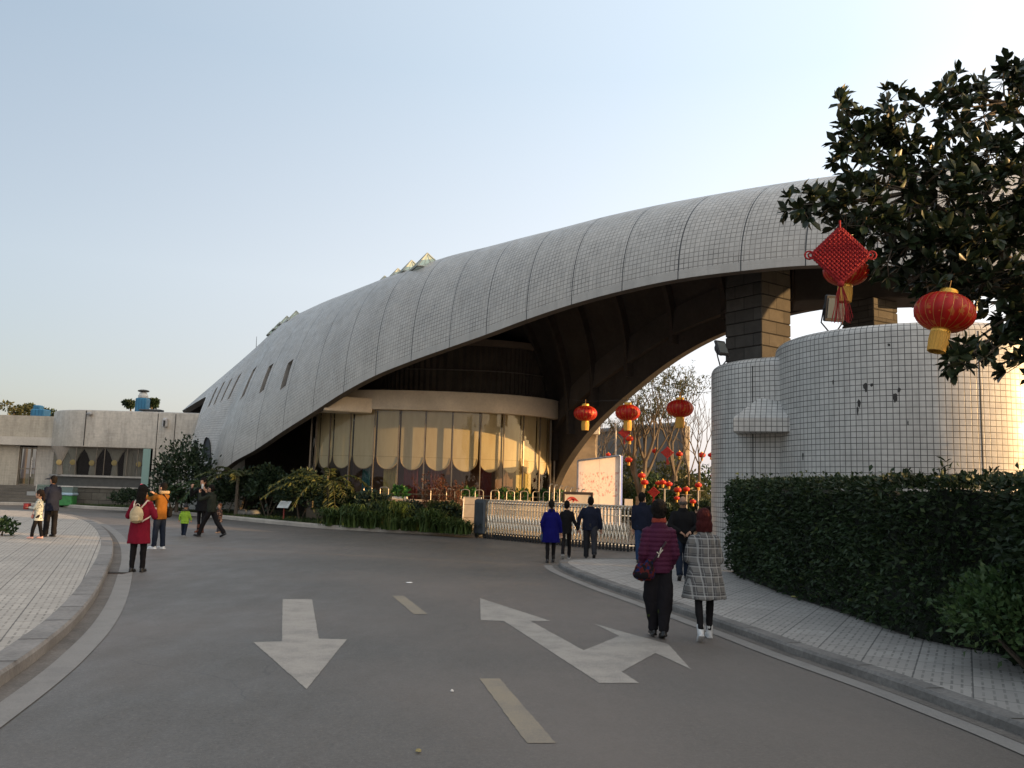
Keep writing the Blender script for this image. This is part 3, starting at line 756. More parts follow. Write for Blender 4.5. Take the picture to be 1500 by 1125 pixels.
place(P, 'camera_bag', 'black camera bag on the mustard jacket man hip', 'bag', [('body', m, BLK, .012), ('flap', l, BLK, 0), ('strap', st, BLK, 0)], 72)

LIME = cloth('lime padded cloth', (.24,.40,.045), .12)
P = person('toddler in lime green hooded jacket walking on the road', (269,785.5), 738, 0, 4, dict(mat=LIME, hem=.66, wide=1.22, sleeve=1.15, puff=.11, name='padded_jacket'), dict(mat=DJEAN, w=(.10,.085,.075)), dict(mat=mat('grey shoe', (.2,.2,.21), .6), sole=WSOLE), ('hat', mat('dark knit', (.025,.025,.028), .95, .3, 60, bump=.6, bscale=150)), dict(armL=((-.5,.05,-1),(-.2,.25,-1)), armR=((.5,.0,-1),(.25,.3,-1)), legL=(14,6,0), legR=(-14,6,10)), kids=True)
m = MB()
for k in range(16): a = PI*2*k/15; m.ell(P['tor'](.98)+Vector((.125*math.cos(a), -.03+.10*math.sin(a), .015)), (.05,.05,.045), None, 8, 6)
add(P, 'fur_hood', m, mat('grey brown fur', (.09,.08,.055), .95, .4, 40, bump=1.0, bscale=90), P['jk'], .014, disp=lambda c: .012*noise.noise(Vector(c)*60))

P = person('woman in black with brown boots raising her hands to her face, facing us', (293,780), 700, 0, 165, dict(mat=BLK, hem=.66, flare=.06, wide=.98, name='coat'), dict(mat=BLKT, w=(.08,.055,.045)), dict(mat=mat('brown boot leather', (.13,.04,.02), .5), boot=.42), ('long', BLACK_HAIR), dict(armL=((-.4,.3,-.8),(.35,.5,.95)), armR=((.35,.45,-.5),(-.30,.35,1)), legL=(2,0,0), legR=(-2,0,0), curl=1.0), hd=(0,6))
w = (P['ja']['L'][2]+P['ja']['L'][3]*.09); m = MB(); m.bbox(w+Vector((.03,.03,.05)), (.075,.012,.15), .005); place(P, 'phone', 'pale phone held before the black clad woman face', 'phone', [('case', m, mat('white case', (.6,.58,.55), .4), 0)], 165)
P = person('man in dark green jacket striding left with both hands raised to his eyes', (307,786.5), 707, 0, 78, dict(mat=OLIVE, hem=.78, wide=1.06, name='jacket', collar=.03), dict(mat=BLKT, w=(.096,.075,.06)), dict(mat=BLACKSH), ('short', BLACK_HAIR), dict(armL=((-.3,.65,-.35),(.35,.35,1)), armR=((.3,.65,-.35),(-.35,.35,1)), legL=(26,6,-8), legR=(-24,16,28), lean=4, curl=1.0), skin=SKIN, hd=(0,4))
P = person('small child in brown patterned coat walking beside the striding man', (319.5,780.5), 737, 0, 150, dict(mat=spots_mat('brown patterned coat', (.12,.055,.035), (.35,.22,.15), (.04,.03,.03), 24, .54), hem=.62, flare=.05, wide=1.1, name='coat'), dict(mat=cloth('striped leggings', (.05,.05,.06), .5), w=(.085,.07,.06)), dict(mat=mat('tan shoe', (.4,.26,.18), .6)), ('short', HAIRM('light brown hair', (.12,.05,.025))), dict(legL=(14,6,0), legR=(-14,6,10)), kids=True)

# --- centre group walking away
ROYAL = cloth('royal blue wool', (.006,.006,.09), .14)
P = person('woman in royal blue coat walking away towards the gate', (806,824), 733, 0, 4, dict(mat=ROYAL, hem=.55, flare=.07, aline=1, wide=1.0, name='coat', collar=.02), dict(mat=BLKT, w=(.085,.06,.045)), dict(mat=BLACKSH, boot=.25), ('pony', BLACK_HAIR), dict(shw=.148, shz=.77, armL=((-.4,-.05,-1),(.15,.25,-1)), armR=((.36,-.08,-1),(.15,.15,-1)), legL=(-4,4,5), legR=(8,4,0)), build=1.04)
m = MB(); c = P['ja']['L'][2]+Vector((-.03,.02,-.16)); m.bbox(c, (.07,.26,.20), .03); h = MB(); h.tube([c+Vector((0,.09*math.cos(a),.1+.12*math.sin(a))) for a in np.linspace(0,PI,9)], .008, 5)
place(P, 'handbag', 'dark blue handbag at the blue coat woman left side', 'bag', [('body', m, mat('blue grey bag', (.03,.05,.09), .5), .012), ('handle', h, BLACKSH, 0)], 4)
P = person('slim person in black jacket walking hand in hand with man in dark suit', (829,818), 733, 0, -6, dict(mat=BLK, hem=.72, wide=.94, name='jacket'), dict(mat=BLKT, w=(.082,.06,.048)), dict(mat=BLACKSH, sole=WSOLE), ('short', BLACK_HAIR), dict(shw=.15, armL=((-.12,-.05,-1),(0,.2,-1)), armR=((.35,.02,-1),(.55,.1,-1)), legL=(-20,14,34), legR=(14,4,-4)), hd=(-14,0), build=.94)
P = person('broad man in dark suit striding away beside the folding gate', (864,819), 728, 0, -3, dict(mat=NAVY, hem=.78, wide=1.16, name='suit_jacket', sleeve=1.1), dict(mat=DGR, w=(.105,.085,.068)), dict(mat=BLACKSH), ('short', BLACK_HAIR), dict(armL=((-.5,.03,-1),(-.1,.2,-1)), armR=((.28,-.1,-1),(.12,.1,-1)), legL=(8,2,0), legR=(-24,10,34), lean=2), skin=SKIN_D, build=1.1)
P = person('man in navy jacket and blue jeans walking on right pavement, head turned right', (940,824), 722, .1, -4, dict(mat=NAVY, hem=.80, wide=1.12, name='jacket', sleeve=1.1, collar=.025), dict(mat=JEAN, w=(.10,.078,.062)), dict(mat=BLACKSH), ('short', BLACK_HAIR), dict(legL=(-6,6,6), legR=(12,6,0)), hd=(-38,0), build=1.06)
P = person('bald man in black jacket with one hand held behind his back', (1000,849), 727, .1, -4, dict(mat=BLK, hem=.74, wide=1.16, name='jacket', collar=.03), dict(mat=DJEAN, w=(.10,.08,.065)), dict(mat=BLACKSH), ('crop', GREY_HAIR), dict(armL=((-.35,-.35,-1),(.75,-.35,-.45)), armR=((.4,-.3,-1),(-.55,-.5,-.35)), legL=(-14,12,28), legR=(12,6,0)), skin=SKIN_D, build=1.08)

PURP = cloth('plum quilted nylon', (.062,.014,.036), .16, .55)
P = person('woman in plum quilted jacket with patterned bag walking on the road', (964,934), 737, 0, 3, dict(mat=PURP, hem=.82, wide=.96, sleeve=1.16, puff=.06, name='quilted_jacket', collar=.05), dict(mat=spots_mat('black trousers with green motif', (.012,.011,.013), (.012,.011,.013), (.035,.045,.012), 7, .66), w=(.098,.108,.060)), dict(mat=BLACKSH), ('curly', BLACK_HAIR), dict(shw=.15, shz=.74, armL=((-.2,-.05,-1),(.05,.5,-1)), armR=((.2,.0,-1),(-.2,.6,-.9)), legL=(7,4,0), legR=(-5,5,16), hw=.075, tin=.035), build=1.0, hd=(-8,0))
m = MB(); ring(m, [(P['tor'](.97),.10,.09),(P['tor'](1.0)+Vector((0,0,.03)),.095,.09),(P['tor'](1.0)+Vector((0,0,.055)),.08,.078)]); add(P, 'scarf', m, mat('orange red scarf', (.24,.035,.02), .9, .3, 12, bump=.5), None, .012)
c = P['tor'](-.08, -.20, -.12); m = MB(); m.ell(c+Vector((-.03,0,-.075)), (.135,.085,.085), None, 16, 10); m.ell(c+Vector((-.065,0,-.03)), (.075,.07,.10)); m.ell(c+Vector((.055,0,-.05)), (.075,.07,.11)); m.ell(c+Vector((.045,0,.045)), (.06,.05,.07)); st = MB(); st.tube([c+Vector((.09,-.02,.08)), P['tor'](.30,-.03,-.155), P['tor'](.55,.06,-.155)], .013, 6)
cl_ = MB(); cc = P['tor'](.27,-.02,-.165)
for q in ((-.03,-.05),(.03,.05),(-.045,.02),(.01,.075)): cl_.tube([cc+Vector((-.012,0,-.01)), cc+Vector((q[0],-.01,q[1]))], .007, 5)
place(P, 'patterned_bag', 'red and blue patterned soft bag on the plum jacket woman hip', 'bag', [('body', m, spots_mat('patterned bag cloth', (.075,.014,.014), (.010,.018,.065), (.012,.010,.012), 17, .53), .012), ('strap', st, mat('dark strap', (.03,.015,.02), .7), 0), ('charm', cl_, mat('cream charm', (.55,.5,.42), .6), 0)], 3)

P = person('woman with maroon bob in grey plaid coat and white boots', (1031,936), 747, 0, -3, dict(mat=plaid_mat(), hem=.53, flare=.14, aline=1, wide=.95, sleeve=1.08, name='plaid_coat', fold=.017), dict(mat=BLKT, w=(.075,.056,.043), hem=.1), dict(mat=mat('white boot', (.55,.56,.56), .5, .12, 10), boot=.22), ('bob', MAROON_HAIR), dict(shw=.142, shz=.75, armL=((-.24,.08,-1),(.45,.75,-.15)), armR=((.24,.1,-1),(-.45,.75,-.1)), legL=(-14,12,30), legR=(8,3,0)), build=1.0)
P = person('short person in dark clothes behind the hedge end with an arm raised', (1037,806), 742, .1, 20, dict(mat=BLK, hem=.74, name='jacket'), dict(mat=BLKT), dict(mat=BLACKSH), ('short', BROWN_HAIR), dict(armL=((-.4,.2,-.3),(-.2,.3,1))), hd=(50,0))
# ------------------------------------------------------------------ the arched shell
# sections: near edge (pixel, distance), far edge (world), crown rise h and superellipse exponent
NEAR = [(290,None,42.5),(316,703,41.4),(339,679,40.4),(374,659,38.9),(414,632,37.2),(458,604,35.5),(503,575,33.9),(550,550,32.4),(602,529,30.9),(658,509,29.4),
        (712,490,28.0),(771,468,26.7),(837,446,25.5),(911,426,24.3),(993,409,23.1),(1085,397,22.1),(1180,389,21.3),(1285,389,20.6),(1400,392,20.1),(1530,402,19.8),(1680,425,19.6),(1880,478,19.6)]
FARP = [(-11,53.5,0),(-9.5,53.5,0),(-7.5,53,0),(-5,52,0),(-2.5,50,0),(-.3,47,0),(1.0,44,0),(806,752,41),(826,700,39.5),(850,660,37.5),
        (885,618,35.5),(935,573,33.3),(1000,524,31),(1075,486,29.2),(1165,461,27.6),(1255,447,26.7),(1350,438,26),(1460,434,25.5),(1590,438,25.2),(1740,450,25),(1900,470,25),(2080,510,25)]
SIL = [(265,603),(300,571),(318,548),(345,520),(380,495),(405,479),(430,463),(475,442),(515,426.5),(562,408),(590,397),(628,385),(658,375),(712,362),(775,345.5),(838,330),(893,315.5),(965,300),(1040,286),(1130,270.5),(1230,256.5),(1340,246),(1455,239),(1580,238),(1720,244),(1900,258),(2100,290)]
HS = None
def sil_y(x):
    for (x0,y0),(x1,y1) in zip(SIL, SIL[1:]):
        if x0 <= x <= x1: return y0+(y1-y0)*(x-x0)/(x1-x0)
    return SIL[0][1] if x < SIL[0][0] else SIL[-1][1]
NP = [gx(p[0], p[2], 0) if p[1] is None else at(*p) for p in NEAR]
FP = [Vector(p) if p[1] < 100 and p[0] < 100 else at(*p) for p in FARP]
EXPN = [1.35,1.5,1.65,1.8,1.95,2.05,2.15] + [2.25]*20
def sect(i, h, th, n=None):
    N, Fp = NP[i], FP[i]; C = (N+Fp)/2; A = (N-Fp)/2
    c, s = math.cos(th), math.sin(th)
    e = 2/EXPN[i]
    cc = math.copysign(abs(c)**e, c); ss = max(s, 0)**e
    return C + A*cc + Vector((0,0,h))*ss
def fit_h(i):
    lo, hi = .5, 14
    for _ in range(40):
        h = (lo+hi)/2; best = 1e9
        for k in range(40, 128):
            x, y = proj(sect(i, h, PI*k/180)); best = min(best, y - sil_y(x))
        if best > 0: lo = h
        else: hi = h
    return lo
HS = [fit_h(i) for i in range(len(NP))]
print('crown rise', [round(h,2) for h in HS])
NV = 48
thv = [PI*k/NV for k in range(NV+1)]
rows = [[sect(i, HS[i], t) for t in thv] for i in range(len(NP))]
# left end of the shell: an edge that leans and hooks out into a pointed eave
endpath = [gx(268,44.2,0), at(274,688,44.4), at(282,643,45.2), at(292,607,46.6), at(300,586,48), at(303,580,48.6), at(286,590,50.4), at(266,602.5,52.0), Vector((-17.6,53.6,5.6)), Vector((-16,54.0,4.0)), Vector((-14,54.0,0))]
endv = [0,.12,.24,.34,.40,.43,.47,.52,.62,.8,1.0]
def end_at(v):
    for a, b, p, q in zip(endv, endv[1:], endpath, endpath[1:]):
        if v <= b+1e-9: return p.lerp(q, (v-a)/(b-a))
    return endpath[-1]
rows = [[end_at(k/NV) for k in range(NV+1)]] + rows
NSEC = len(rows)
G = np.array([[tuple(p) for p in r] for r in rows])        # (NSEC, NV+1, 3)
# grid lines (u in section units, v 0..1)
def cr(P, t):
    n = len(P); i = min(int(t), n-2); f = t-i
    p0, p1, p2, p3 = P[max(i-1,0)], P[i], P[i+1], P[min(i+2,n-1)]
    return .5*((2*p1)+(p2-p0)*f+(2*p0-5*p1+4*p2-p3)*f*f+(3*p1-p0-3*p2+p3)*f**3)
def S(u, v):
    if u < 1: col = G[0]*(1-u) + G[1]*u if u > 0 else G[0]
    else: col = cr(G, u)
    return cr(col, v*NV)
CGU = [(a/160*(NSEC-1.01), b/60*.55) for a in range(160) for b in range(60)]
CGP = np.array([proj(S(u, v)) for u, v in CGU])
def find_uv(px, py):               # surface parameters seen at a photo pixel (front side)
    dd = (CGP[:,0]-px)**2 + (CGP[:,1]-py)**2; k = int(np.argmin(dd))
    best = (float(dd[k]), *CGU[k])
    _, u0, v0 = best; su, sv = .1, .01
    for _ in range(40):
        for du in (-su, 0, su):
            for dv in (-sv, 0, sv):
                uu, vv = min(max(u0+du, 0), NSEC-1.01), min(max(v0+dv, 0), .6)
                x, y = proj(S(uu, vv)); d = (x-px)**2+(y-py)**2
                if d < best[0]: best = (d, uu, vv)
        if (u0, v0) == best[1:]: su *= .5; sv *= .5
        u0, v0 = best[1:]
    return u0, v0
WINPX = [((411,571),(429.5,526),8.0),((381.5,575),(399,533),7.2),((356,581),(372.5,540),6.2),((334,585),(353,547),4.6),((322.6,589),(341,553),3.6),((312.6,593.6),(330,558.5),3.2),((303.8,597.5),(320,565),2.8)]
holes = []
for (b, t, w) in WINPX:
    ub, vb = find_uv(*b); ut, vt = find_uv(*t)
    um = (ub+ut)/2; d = 1e-3
    p, q = proj(S(um-d, (vb+vt)/2)), proj(S(um+d, (vb+vt)/2))
    per = abs(q[0]-p[0])/(2*d)
    hu = max(w*1.05/per/2, .02)
    holes.append((um-hu, um+hu, vb, vt, 'slit'))
print('window uv', [tuple(round(x,3) for x in h[:4]) for h in holes])
us = sorted(set([round(x,4) for x in np.arange(0, NSEC-.99, .125)] + [round(h[k],4) for h in holes for k in (0,1)]))
vs = sorted(set([round(k/64,4) for k in range(65)] + [round(h[k],4) for h in holes for k in (2,3)]))
PG = np.array([[S(min(u, NSEC-1.0001), v) for v in vs] for u in us])
du = np.gradient(PG, axis=0); dv = np.gradient(PG, axis=1)
NRM = np.cross(du, dv); NRM /= np.maximum(np.linalg.norm(NRM, axis=2, keepdims=True), 1e-9)
cen = PG.mean(axis=(0,1)); 
ctr = PG.mean(axis=1, keepdims=True); ctr[:,:,2] -= 2
if ((PG-ctr)*NRM).sum() < 0: NRM = -NRM
thick = .32
IN = PG - NRM*thick
nu, nv = len(us), len(vs)
# texture lengths
LU = np.zeros(nu); iv = int(np.argmin(abs(np.array(vs)-.2)))
for i in range(1, nu): LU[i] = LU[i-1] + np.linalg.norm(PG[i,iv]-PG[i-1,iv])
LV = np.zeros((nu, nv))
for j in range(1, nv): LV[:,j] = LV[:,j-1] + np.linalg.norm(PG[:,j]-PG[:,j-1], axis=1)
SEAMU = [float(k) for k in range(2, NSEC)]
def seamdist(i):
    u = us[i]; k = min(SEAMU, key=lambda s: abs(s-u))
    j = int(np.argmin(abs(np.array(us)-k)))
    return abs(LU[i]-LU[j])
SD = [seamdist(i) for i in range(nu)]
# the seam distance must be linear inside a face: seams sit on grid lines
TILE_SHELL = tile_mat('pale mosaic tile of the shell', (.49,.468,.44), .142, .013, (.135,.127,.116), .17, use_seam=True, band=.24, streak=.16, vary=.07, fine=(.965,1.025))
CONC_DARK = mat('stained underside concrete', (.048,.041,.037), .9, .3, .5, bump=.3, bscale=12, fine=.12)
CONC_EDGE = mat('edge concrete', (.085,.075,.066), .85, .25, .8, bump=.3, fine=.1)
def hole_at(i, j):
    uc = (us[i]+us[i+1])/2; vc = (vs[j]+vs[j+1])/2
    return any(h[0] < uc < h[1] and h[2] < vc < h[3] for h in holes)
shell_root = thing('arched_shell_building', 'huge white tiled arched shell rising from left to span the gate', 'building', (float(NP[1].x), float(NP[1].y), 0))
m = MB()
bo = m.add(PG.reshape(-1,3)); seam_uv = []
def put(i, j):
    a, b, c, d = i*nv+j, (i+1)*nv+j, (i+1)*nv+j+1, i*nv+j+1
    m.face((a,b,c,d), [(LU[i],LV[i,j]),(LU[i+1],LV[i+1,j]),(LU[i+1],LV[i+1,j+1]),(LU[i],LV[i,j+1])])
    seam_uv.extend([(SD[i],LV[i,j]),(SD[i+1],LV[i+1,j]),(SD[i+1],LV[i+1,j+1]),(SD[i],LV[i,j+1])])
for i in range(nu-1):
    for j in range(nv-1):
        if not hole_at(i, j): put(i, j)
outer = m.build('tiled_roof', TILE_SHELL, shell_root, smooth=True)
lay = outer.data.uv_layers.new(name='Seam')
lay.data.foreach_set('uv', np.array(seam_uv, dtype=np.float32).ravel())
outer.data.uv_layers['UVMap'].active = True; outer.data.uv_layers['UVMap'].active_render = True
# underside
m = MB(); m.add(IN.reshape(-1,3))
for i in range(nu-1):
    for j in range(nv-1):
        if not hole_at(i, j): m.face((i*nv+j, i*nv+j+1, (i+1)*nv+j+1, (i+1)*nv+j))
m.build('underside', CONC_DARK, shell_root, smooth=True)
# edge strips closing the thickness
m = MB()
for i in range(nu-1):
    for j in (0, nv-1):
        m.quad(PG[i,j], PG[i+1,j], IN[i+1,j], IN[i,j])
for j in range(nv-1):
    for i in (0, nu-1):
        m.quad(PG[i,j], PG[i,j+1], IN[i,j+1], IN[i,j])
m.build('edge', CONC_EDGE, shell_root)
# slit windows: deep tiled reveals with dark glass at the back
REV = mat('window reveal plaster', (.20,.19,.175), .8, .25, 3, fine=.1)
DARKGL = mat('dark window glass', (.02,.022,.025), .12, .2, 2, spec=.6)
for h in holes:
    i0, i1 = [int(np.argmin(abs(np.array(us)-h[k]))) for k in (0,1)]
    j0, j1 = [int(np.argmin(abs(np.array(vs)-h[k]))) for k in (2,3)]
    rim = [(i, j0) for i in range(i0, i1)] + [(i1, j) for j in range(j0, j1)] + [(i, j1) for i in range(i1, i0, -1)] + [(i0, j) for j in range(j1, j0, -1)]
    m = MB(); n = len(rim)
    a = [PG[i,j] - NRM[i,j]*.002 for i, j in rim]; b = [PG[i,j]-NRM[i,j]*.42 for i, j in rim]
    m.loft([a, b], True, False)
    w = m.build('window', REV, shell_root)
    m = MB(); k = m.add([PG[i,j]-NRM[i,j]*.40 for i, j in rim]); m.face(range(k, k+n)); m.build('pane', DARKGL, w)
# ribs and long beams under the shell
m = MB()
def inner(u, v, off):
    i = int(np.argmin(abs(np.array(us)-u))); j = int(np.argmin(abs(np.array(vs)-v)))
    return Vector(PG[i,j] - NRM[i,j]*(thick+off))
for sct in range(9, NSEC):
    pts_a = [inner(sct, v, -.02) for v in vs[2:-2:2]]; pts_b = [inner(sct, v, .30) for v in vs[2:-2:2]]
    ax = (inner(min(sct+.25, NSEC-1), .5, 0)-inner(sct-.25, .5, 0)).normalized()*.09
    rings = [[a-ax, a+ax, b+ax, b-ax] for a, b in zip(pts_a, pts_b)]
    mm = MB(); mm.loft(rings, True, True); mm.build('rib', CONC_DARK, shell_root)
for v, dpt in ((.16,.55),(.5,.5),(.86,.95)):
    uu = [u for u in us if u >= 8.9][::2]
    A = [inner(u, v, -.05) for u in uu]; B = [a - Vector((0,0,dpt)) for a in A]
    sd = [Vector((.7,.7,0))*.13]*len(A)
    rings = [[a-s, a+s, b+s, b-s] for a, b, s in zip(A, B, sd)]
    mm = MB(); mm.loft(rings, True, True); mm.build('long_beam', mat('beam concrete', (.07,.062,.056), .9, .25, .7, bump=.25, fine=.1), shell_root)
# dark wall closing the hollow behind the left foot
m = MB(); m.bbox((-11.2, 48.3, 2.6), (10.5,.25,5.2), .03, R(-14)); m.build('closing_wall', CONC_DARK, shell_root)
# arched openings low on the left flank: shallow hoods, the inner shade put in as a black infill
def arch_open(px, yb, yt, w, lean):
    u, v = find_uv(px, (yb+yt)/2)
    P = Vector(S(u, v)); n = Vector(np.cross(S(u+.02,v)-S(u-.02,v), S(u,v+.005)-S(u,v-.005))).normalized()
    if n.dot(P - Vector((0,0,EYE))) > 0: n = -n
    prof = []
    for k in range(13):
        a = PI*k/12
        prof.append((math.cos(a)*w/2 + lean*(.62+.38*math.sin(a)), yb+(yt-yb)*(.55+.45*math.sin(a)) ))
    prof = [(w/2, yb)] + prof + [(-w/2, yb)]
    out = []
    for (dx, y) in prof:
        uu, vv = find_uv(px+dx, y); out.append(Vector(S(uu, vv)) + n*.03)
    mm = MB(); mm.loft([[p + n*.05 for p in out], [p - n*.9 for p in out]], True, False)
    o = mm.build('arched_opening', mat('dark opening', (.012,.012,.013), .5), shell_root)
    mm = MB(); k = mm.add([p - n*.02 for p in out]); mm.face(range(k, k+len(out))); mm.build('dark_infill', mat('dark opening', (.012,.012,.013), .5), o)
arch_open(303, 694, 641, 11, 1.5)
arch_open(287, 680, 645, 5, 1.0)
# glass pyramid skylights along the ridge
SKYG = glass_mat('greenish skylight glass', (.75,.86,.78), .05, body=(.55,.62,.52), bodyf=.45)
SKYF = mat('skylight frame', (.30,.33,.30), .5)
PPX = np.array([[proj(PG[i,j]) for j in range(nv)] for i in range(nu)])
def pyramid(apx, apy, wpx, Y):
    # stand it on the ridge line where the roof turns out of sight
    i, j = min(((i, j) for i in range(nu) for j in range(8, nv*2//3) if abs(PPX[i,j,0]-apx) < 6), key=lambda q: PPX[q[0],q[1],1])
    c = Vector(PG[i, min(j+2, nv-1)]); s = wpx/F_PX*c.y/2.1
    ap = at(apx, apy, c.y); c = Vector((ap.x, c.y, ap.z - s*1.25)); rz = R(24)
    M3 = Matrix.Rotation(rz, 3, 'Z')
    corners = [c + M3 @ Vector(q) for q in ((-s,-s,0),(s,-s,0),(s,s,0),(-s,s,0))]
    low = [q - Vector((0,0,.06)) for q in corners]
    mm = MB()
    for a, b in zip(corners, corners[1:]+corners[:1]): k = mm.add([a, b, ap]); mm.face((k,k+1,k+2))
    o = mm.build('skylight', SKYG, shell_root)
    mm = MB()
    for a in corners: mm.tube([a, ap], .035, 5)
    for a, b in zip(corners, corners[1:]+corners[:1]):
        mm.tube([a, b], .035, 5)
        mid = (a+b)/2; mm.tube([mid, ap], .02, 5)
    mm.build('frame', SKYF, o)
    mm = MB(); mm.loft([low, corners], True, False); mm.build('curb', CONC_EDGE, o)
for q in ((626,371,44,34.2),(603,381.5,36,35.2),(583,393.5,31,36.3),(563.5,404.5,27,37.4),(434,455.5,30,43.5),(420.5,463,24,44.2),(410,472,20,45),(400,481.5,16,45.8)): pyramid(*q)
p = at(376,503,48.5); q = at(376,493,48.5)
m = MB(); m.tube([p-Vector((0,0,1.2)), q], [.03,.012], 6); m.build('lightning_rod', mat('dark iron', (.03,.03,.03), .6), shell_root)
# ------------------------------------------------------------------ glazed hall under the shell
HC = Vector((-3.55, 40.0, 0)); HA, HBb = 5.62, 4.0
def hell(th, grow=0.0):            # rounded plan, squarer than an ellipse
    c, s = math.cos(th), math.sin(th); e = 2/2.35
    return Vector((HC.x + (HA+grow)*math.copysign(abs(c)**e, c), HC.y + (HBb+grow)*math.copysign(abs(s)**e, s), 0))
FRT = [hell(-PI + 2*PI*k/720) for k in range(720)]
def arc_pts(grow=0.0, n=720): return [hell(-PI + 2*PI*k/n, grow) for k in range(n)]
def up(p, z): return (p.x, p.y, z)
CREAM = mat('cream painted plaster', (.64,.56,.45), .8, .14, .9, bump=.12, bscale=20, fine=.06)
hall = thing('glazed_hall', 'round glass fronted hall with cream band and scalloped blinds under the arch', 'hall', (HC.x, HC.y, 0))
# floor plinth and wide terrace edge
m = MB(); P = arc_pts(.05, 96); m.prism([(p.x,p.y) for p in P], 0, .55); m.build('plinth', mat('hall plinth', (.20,.15,.11), .8, .2, 1.5, bump=.3), hall)
# band
m = MB(); n = 160
prof = [(.0,4.86),(.32,4.86),(.34,4.9),(.34,5.64),(.31,5.68),(-.6,5.68)]
rings = []
for (g, z) in prof: rings.append([up(hell(-PI+2*PI*k/n, g), z) for k in range(n)])
m.loft(rings, True, False); m.build('cream_band', CREAM, hall, angle=40)
# upper wall with upright ribs, and its slab
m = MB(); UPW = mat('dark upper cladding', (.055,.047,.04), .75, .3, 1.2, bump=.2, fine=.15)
def uell(th, grow=0.0):
    c, s_ = math.cos(th), math.sin(th); e = 2/2.5
    return Vector((-2.6 + (4.5+grow)*math.copysign(abs(c)**e, c), 40.4 + (3.6+grow)*math.copysign(abs(s_)**e, s_), 0))
n = 240; rr = [(0 if k % 2 else -.06) for k in range(n)]
rings = [[up(uell(-PI+2*PI*k/n, rr[k]), z) for k in range(n)] for z in (5.5, 7.95)]
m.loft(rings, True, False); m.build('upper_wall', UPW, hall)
m = MB(); rings = [[up(uell(-PI+2*PI*k/120, g), z) for k in range(120)] for g, z in ((0,7.85),(.2,7.85),(.2,8.12),(-1.5,8.12))]
m.loft(rings, True, False); m.build('roof_slab', mat('roof slab concrete', (.16,.13,.105), .85, .2, 1), hall)
m = MB(); m.tube([up(uell(-PI+2*PI*k/n, .07), 6.75) for k in range(8, 112)], .025, 5); m.build('rail', mat('dull rail', (.12,.11,.1), .5), hall)
# glass, mullions, blinds
A0 = -PI/2
arc = [hell(-PI + PI*k/2000) for k in range(2001)]       # front half, left to right
S_ = [0.0]
for a, b in zip(arc, arc[1:]): S_.append(S_[-1] + (b-a).length)
def along(s, grow=0.0):
    import bisect
    i = min(max(bisect.bisect(S_, s)-1, 0), 1999); f = (s - S_[i])/max(S_[i+1]-S_[i], 1e-9)
    return hell(-PI + PI*(i+f)/2000, grow)
def s_of_px(px):
    best = min(range(0, 1950), key=lambda i: abs(proj(up(arc[i], 3.5))[0]-px) + (50 if arc[i].y > HC.y+.2 else 0))
    return S_[best]
mull_px = [548,584,622,663,704,737.6,766,790]
ms = [s_of_px(p) for p in mull_px]
step = 1.13
ss_l = [ms[0]-step*k for k in range(8, 0, -1) if ms[0]-step*k > .6]
ms = ss_l + ms + [ms[-1]+1.0, ms[-1]+2.0]
GL = glass_mat('hall glass', (.86,.87,.84), .01, 1.5)
BLIND = None
def blind_mat():
    t = NT('cream roller blind'); v = t.coord('Object')
    n = t.remap(t.noise(2.2, t.map(v, (2,2,.4)), 5, .6), .4, .72, 0, .30)
    c = t.mix(n, (.72,.60,.38), (.45,.29,.13))
    t.l(c, t.b.inputs['Base Color']); t.b.inputs['Roughness'].default_value = .9
    tr = t.n('ShaderNodeBsdfTranslucent'); t.l(c, tr.inputs[0])
    mx = t.n('ShaderNodeMixShader'); mx.inputs[0].default_value = .3; t.l(t.b.outputs[0], mx.inputs[1]); t.l(tr.outputs[0], mx.inputs[2]); t.l(mx.outputs[0], t.out.inputs['Surface'])
    return t.m
BLIND = blind_mat(); TRIMB = mat('blind hem', (.40,.30,.16), .9, .1)
MUL = mat('bronze mullion', (.19,.16,.125), .4, .15, 5, metal=.5)
for a, b in zip(ms, ms[1:]):
    k = 6; pts = [along(a+(b-a)*i/k) for i in range(k+1)]
    m = MB(); m.loft([[up(p, .55) for p in pts], [up(p, 4.87) for p in pts]], False, False); m.build('glass_pane', GL, hall)
    # blind: straight drop with a half round lower end
    w = b-a; k = 18; mg = .035*w
    top = []; bot = []
    for i in range(k+1):
        f = i/k; s = a+mg+(w-2*mg)*f; q = along(s, -.16)
        top.append(up(q, 4.88)); bot.append(up(q, 2.88 - .53*math.sqrt(max(0, 1-(2*f-1)**2))))
    m = MB(); back = lambda pts: [(p[0], p[1]+.012, p[2]) for p in pts]
    m.loft([back(bot), bot, top, back(top)], False, False)
    o = m.build('blind', BLIND, hall)
    m = MB(); m.tube([(p[0], p[1]-.012, p[2]+.02) for p in bot], .014, 5); m.build('hem', TRIMB, o)
    mid = []
    for i in range(k+1):
        f = i/k; q = along(a+mg+(w-2*mg)*f, -.15); mid.append(up(q, 2.9))
    m = MB(); m.tube(mid, .008, 4); m.build('seam', TRIMB, o)
for s in ms:
    p = along(s, .015); q = along(s+.01, .015); d = (q-p).normalized(); ang = math.atan2(d.y, d.x)
    m = MB(); m.box((p.x, p.y, 2.71), (.042,.07,4.3), ang); m.build('mullion', MUL, hall)
m = MB(); m.tube([up(along(s, .02), 1.35) for s in np.linspace(ms[0], ms[-1], 60)], .03, 5); m.build('transom', MUL, hall)
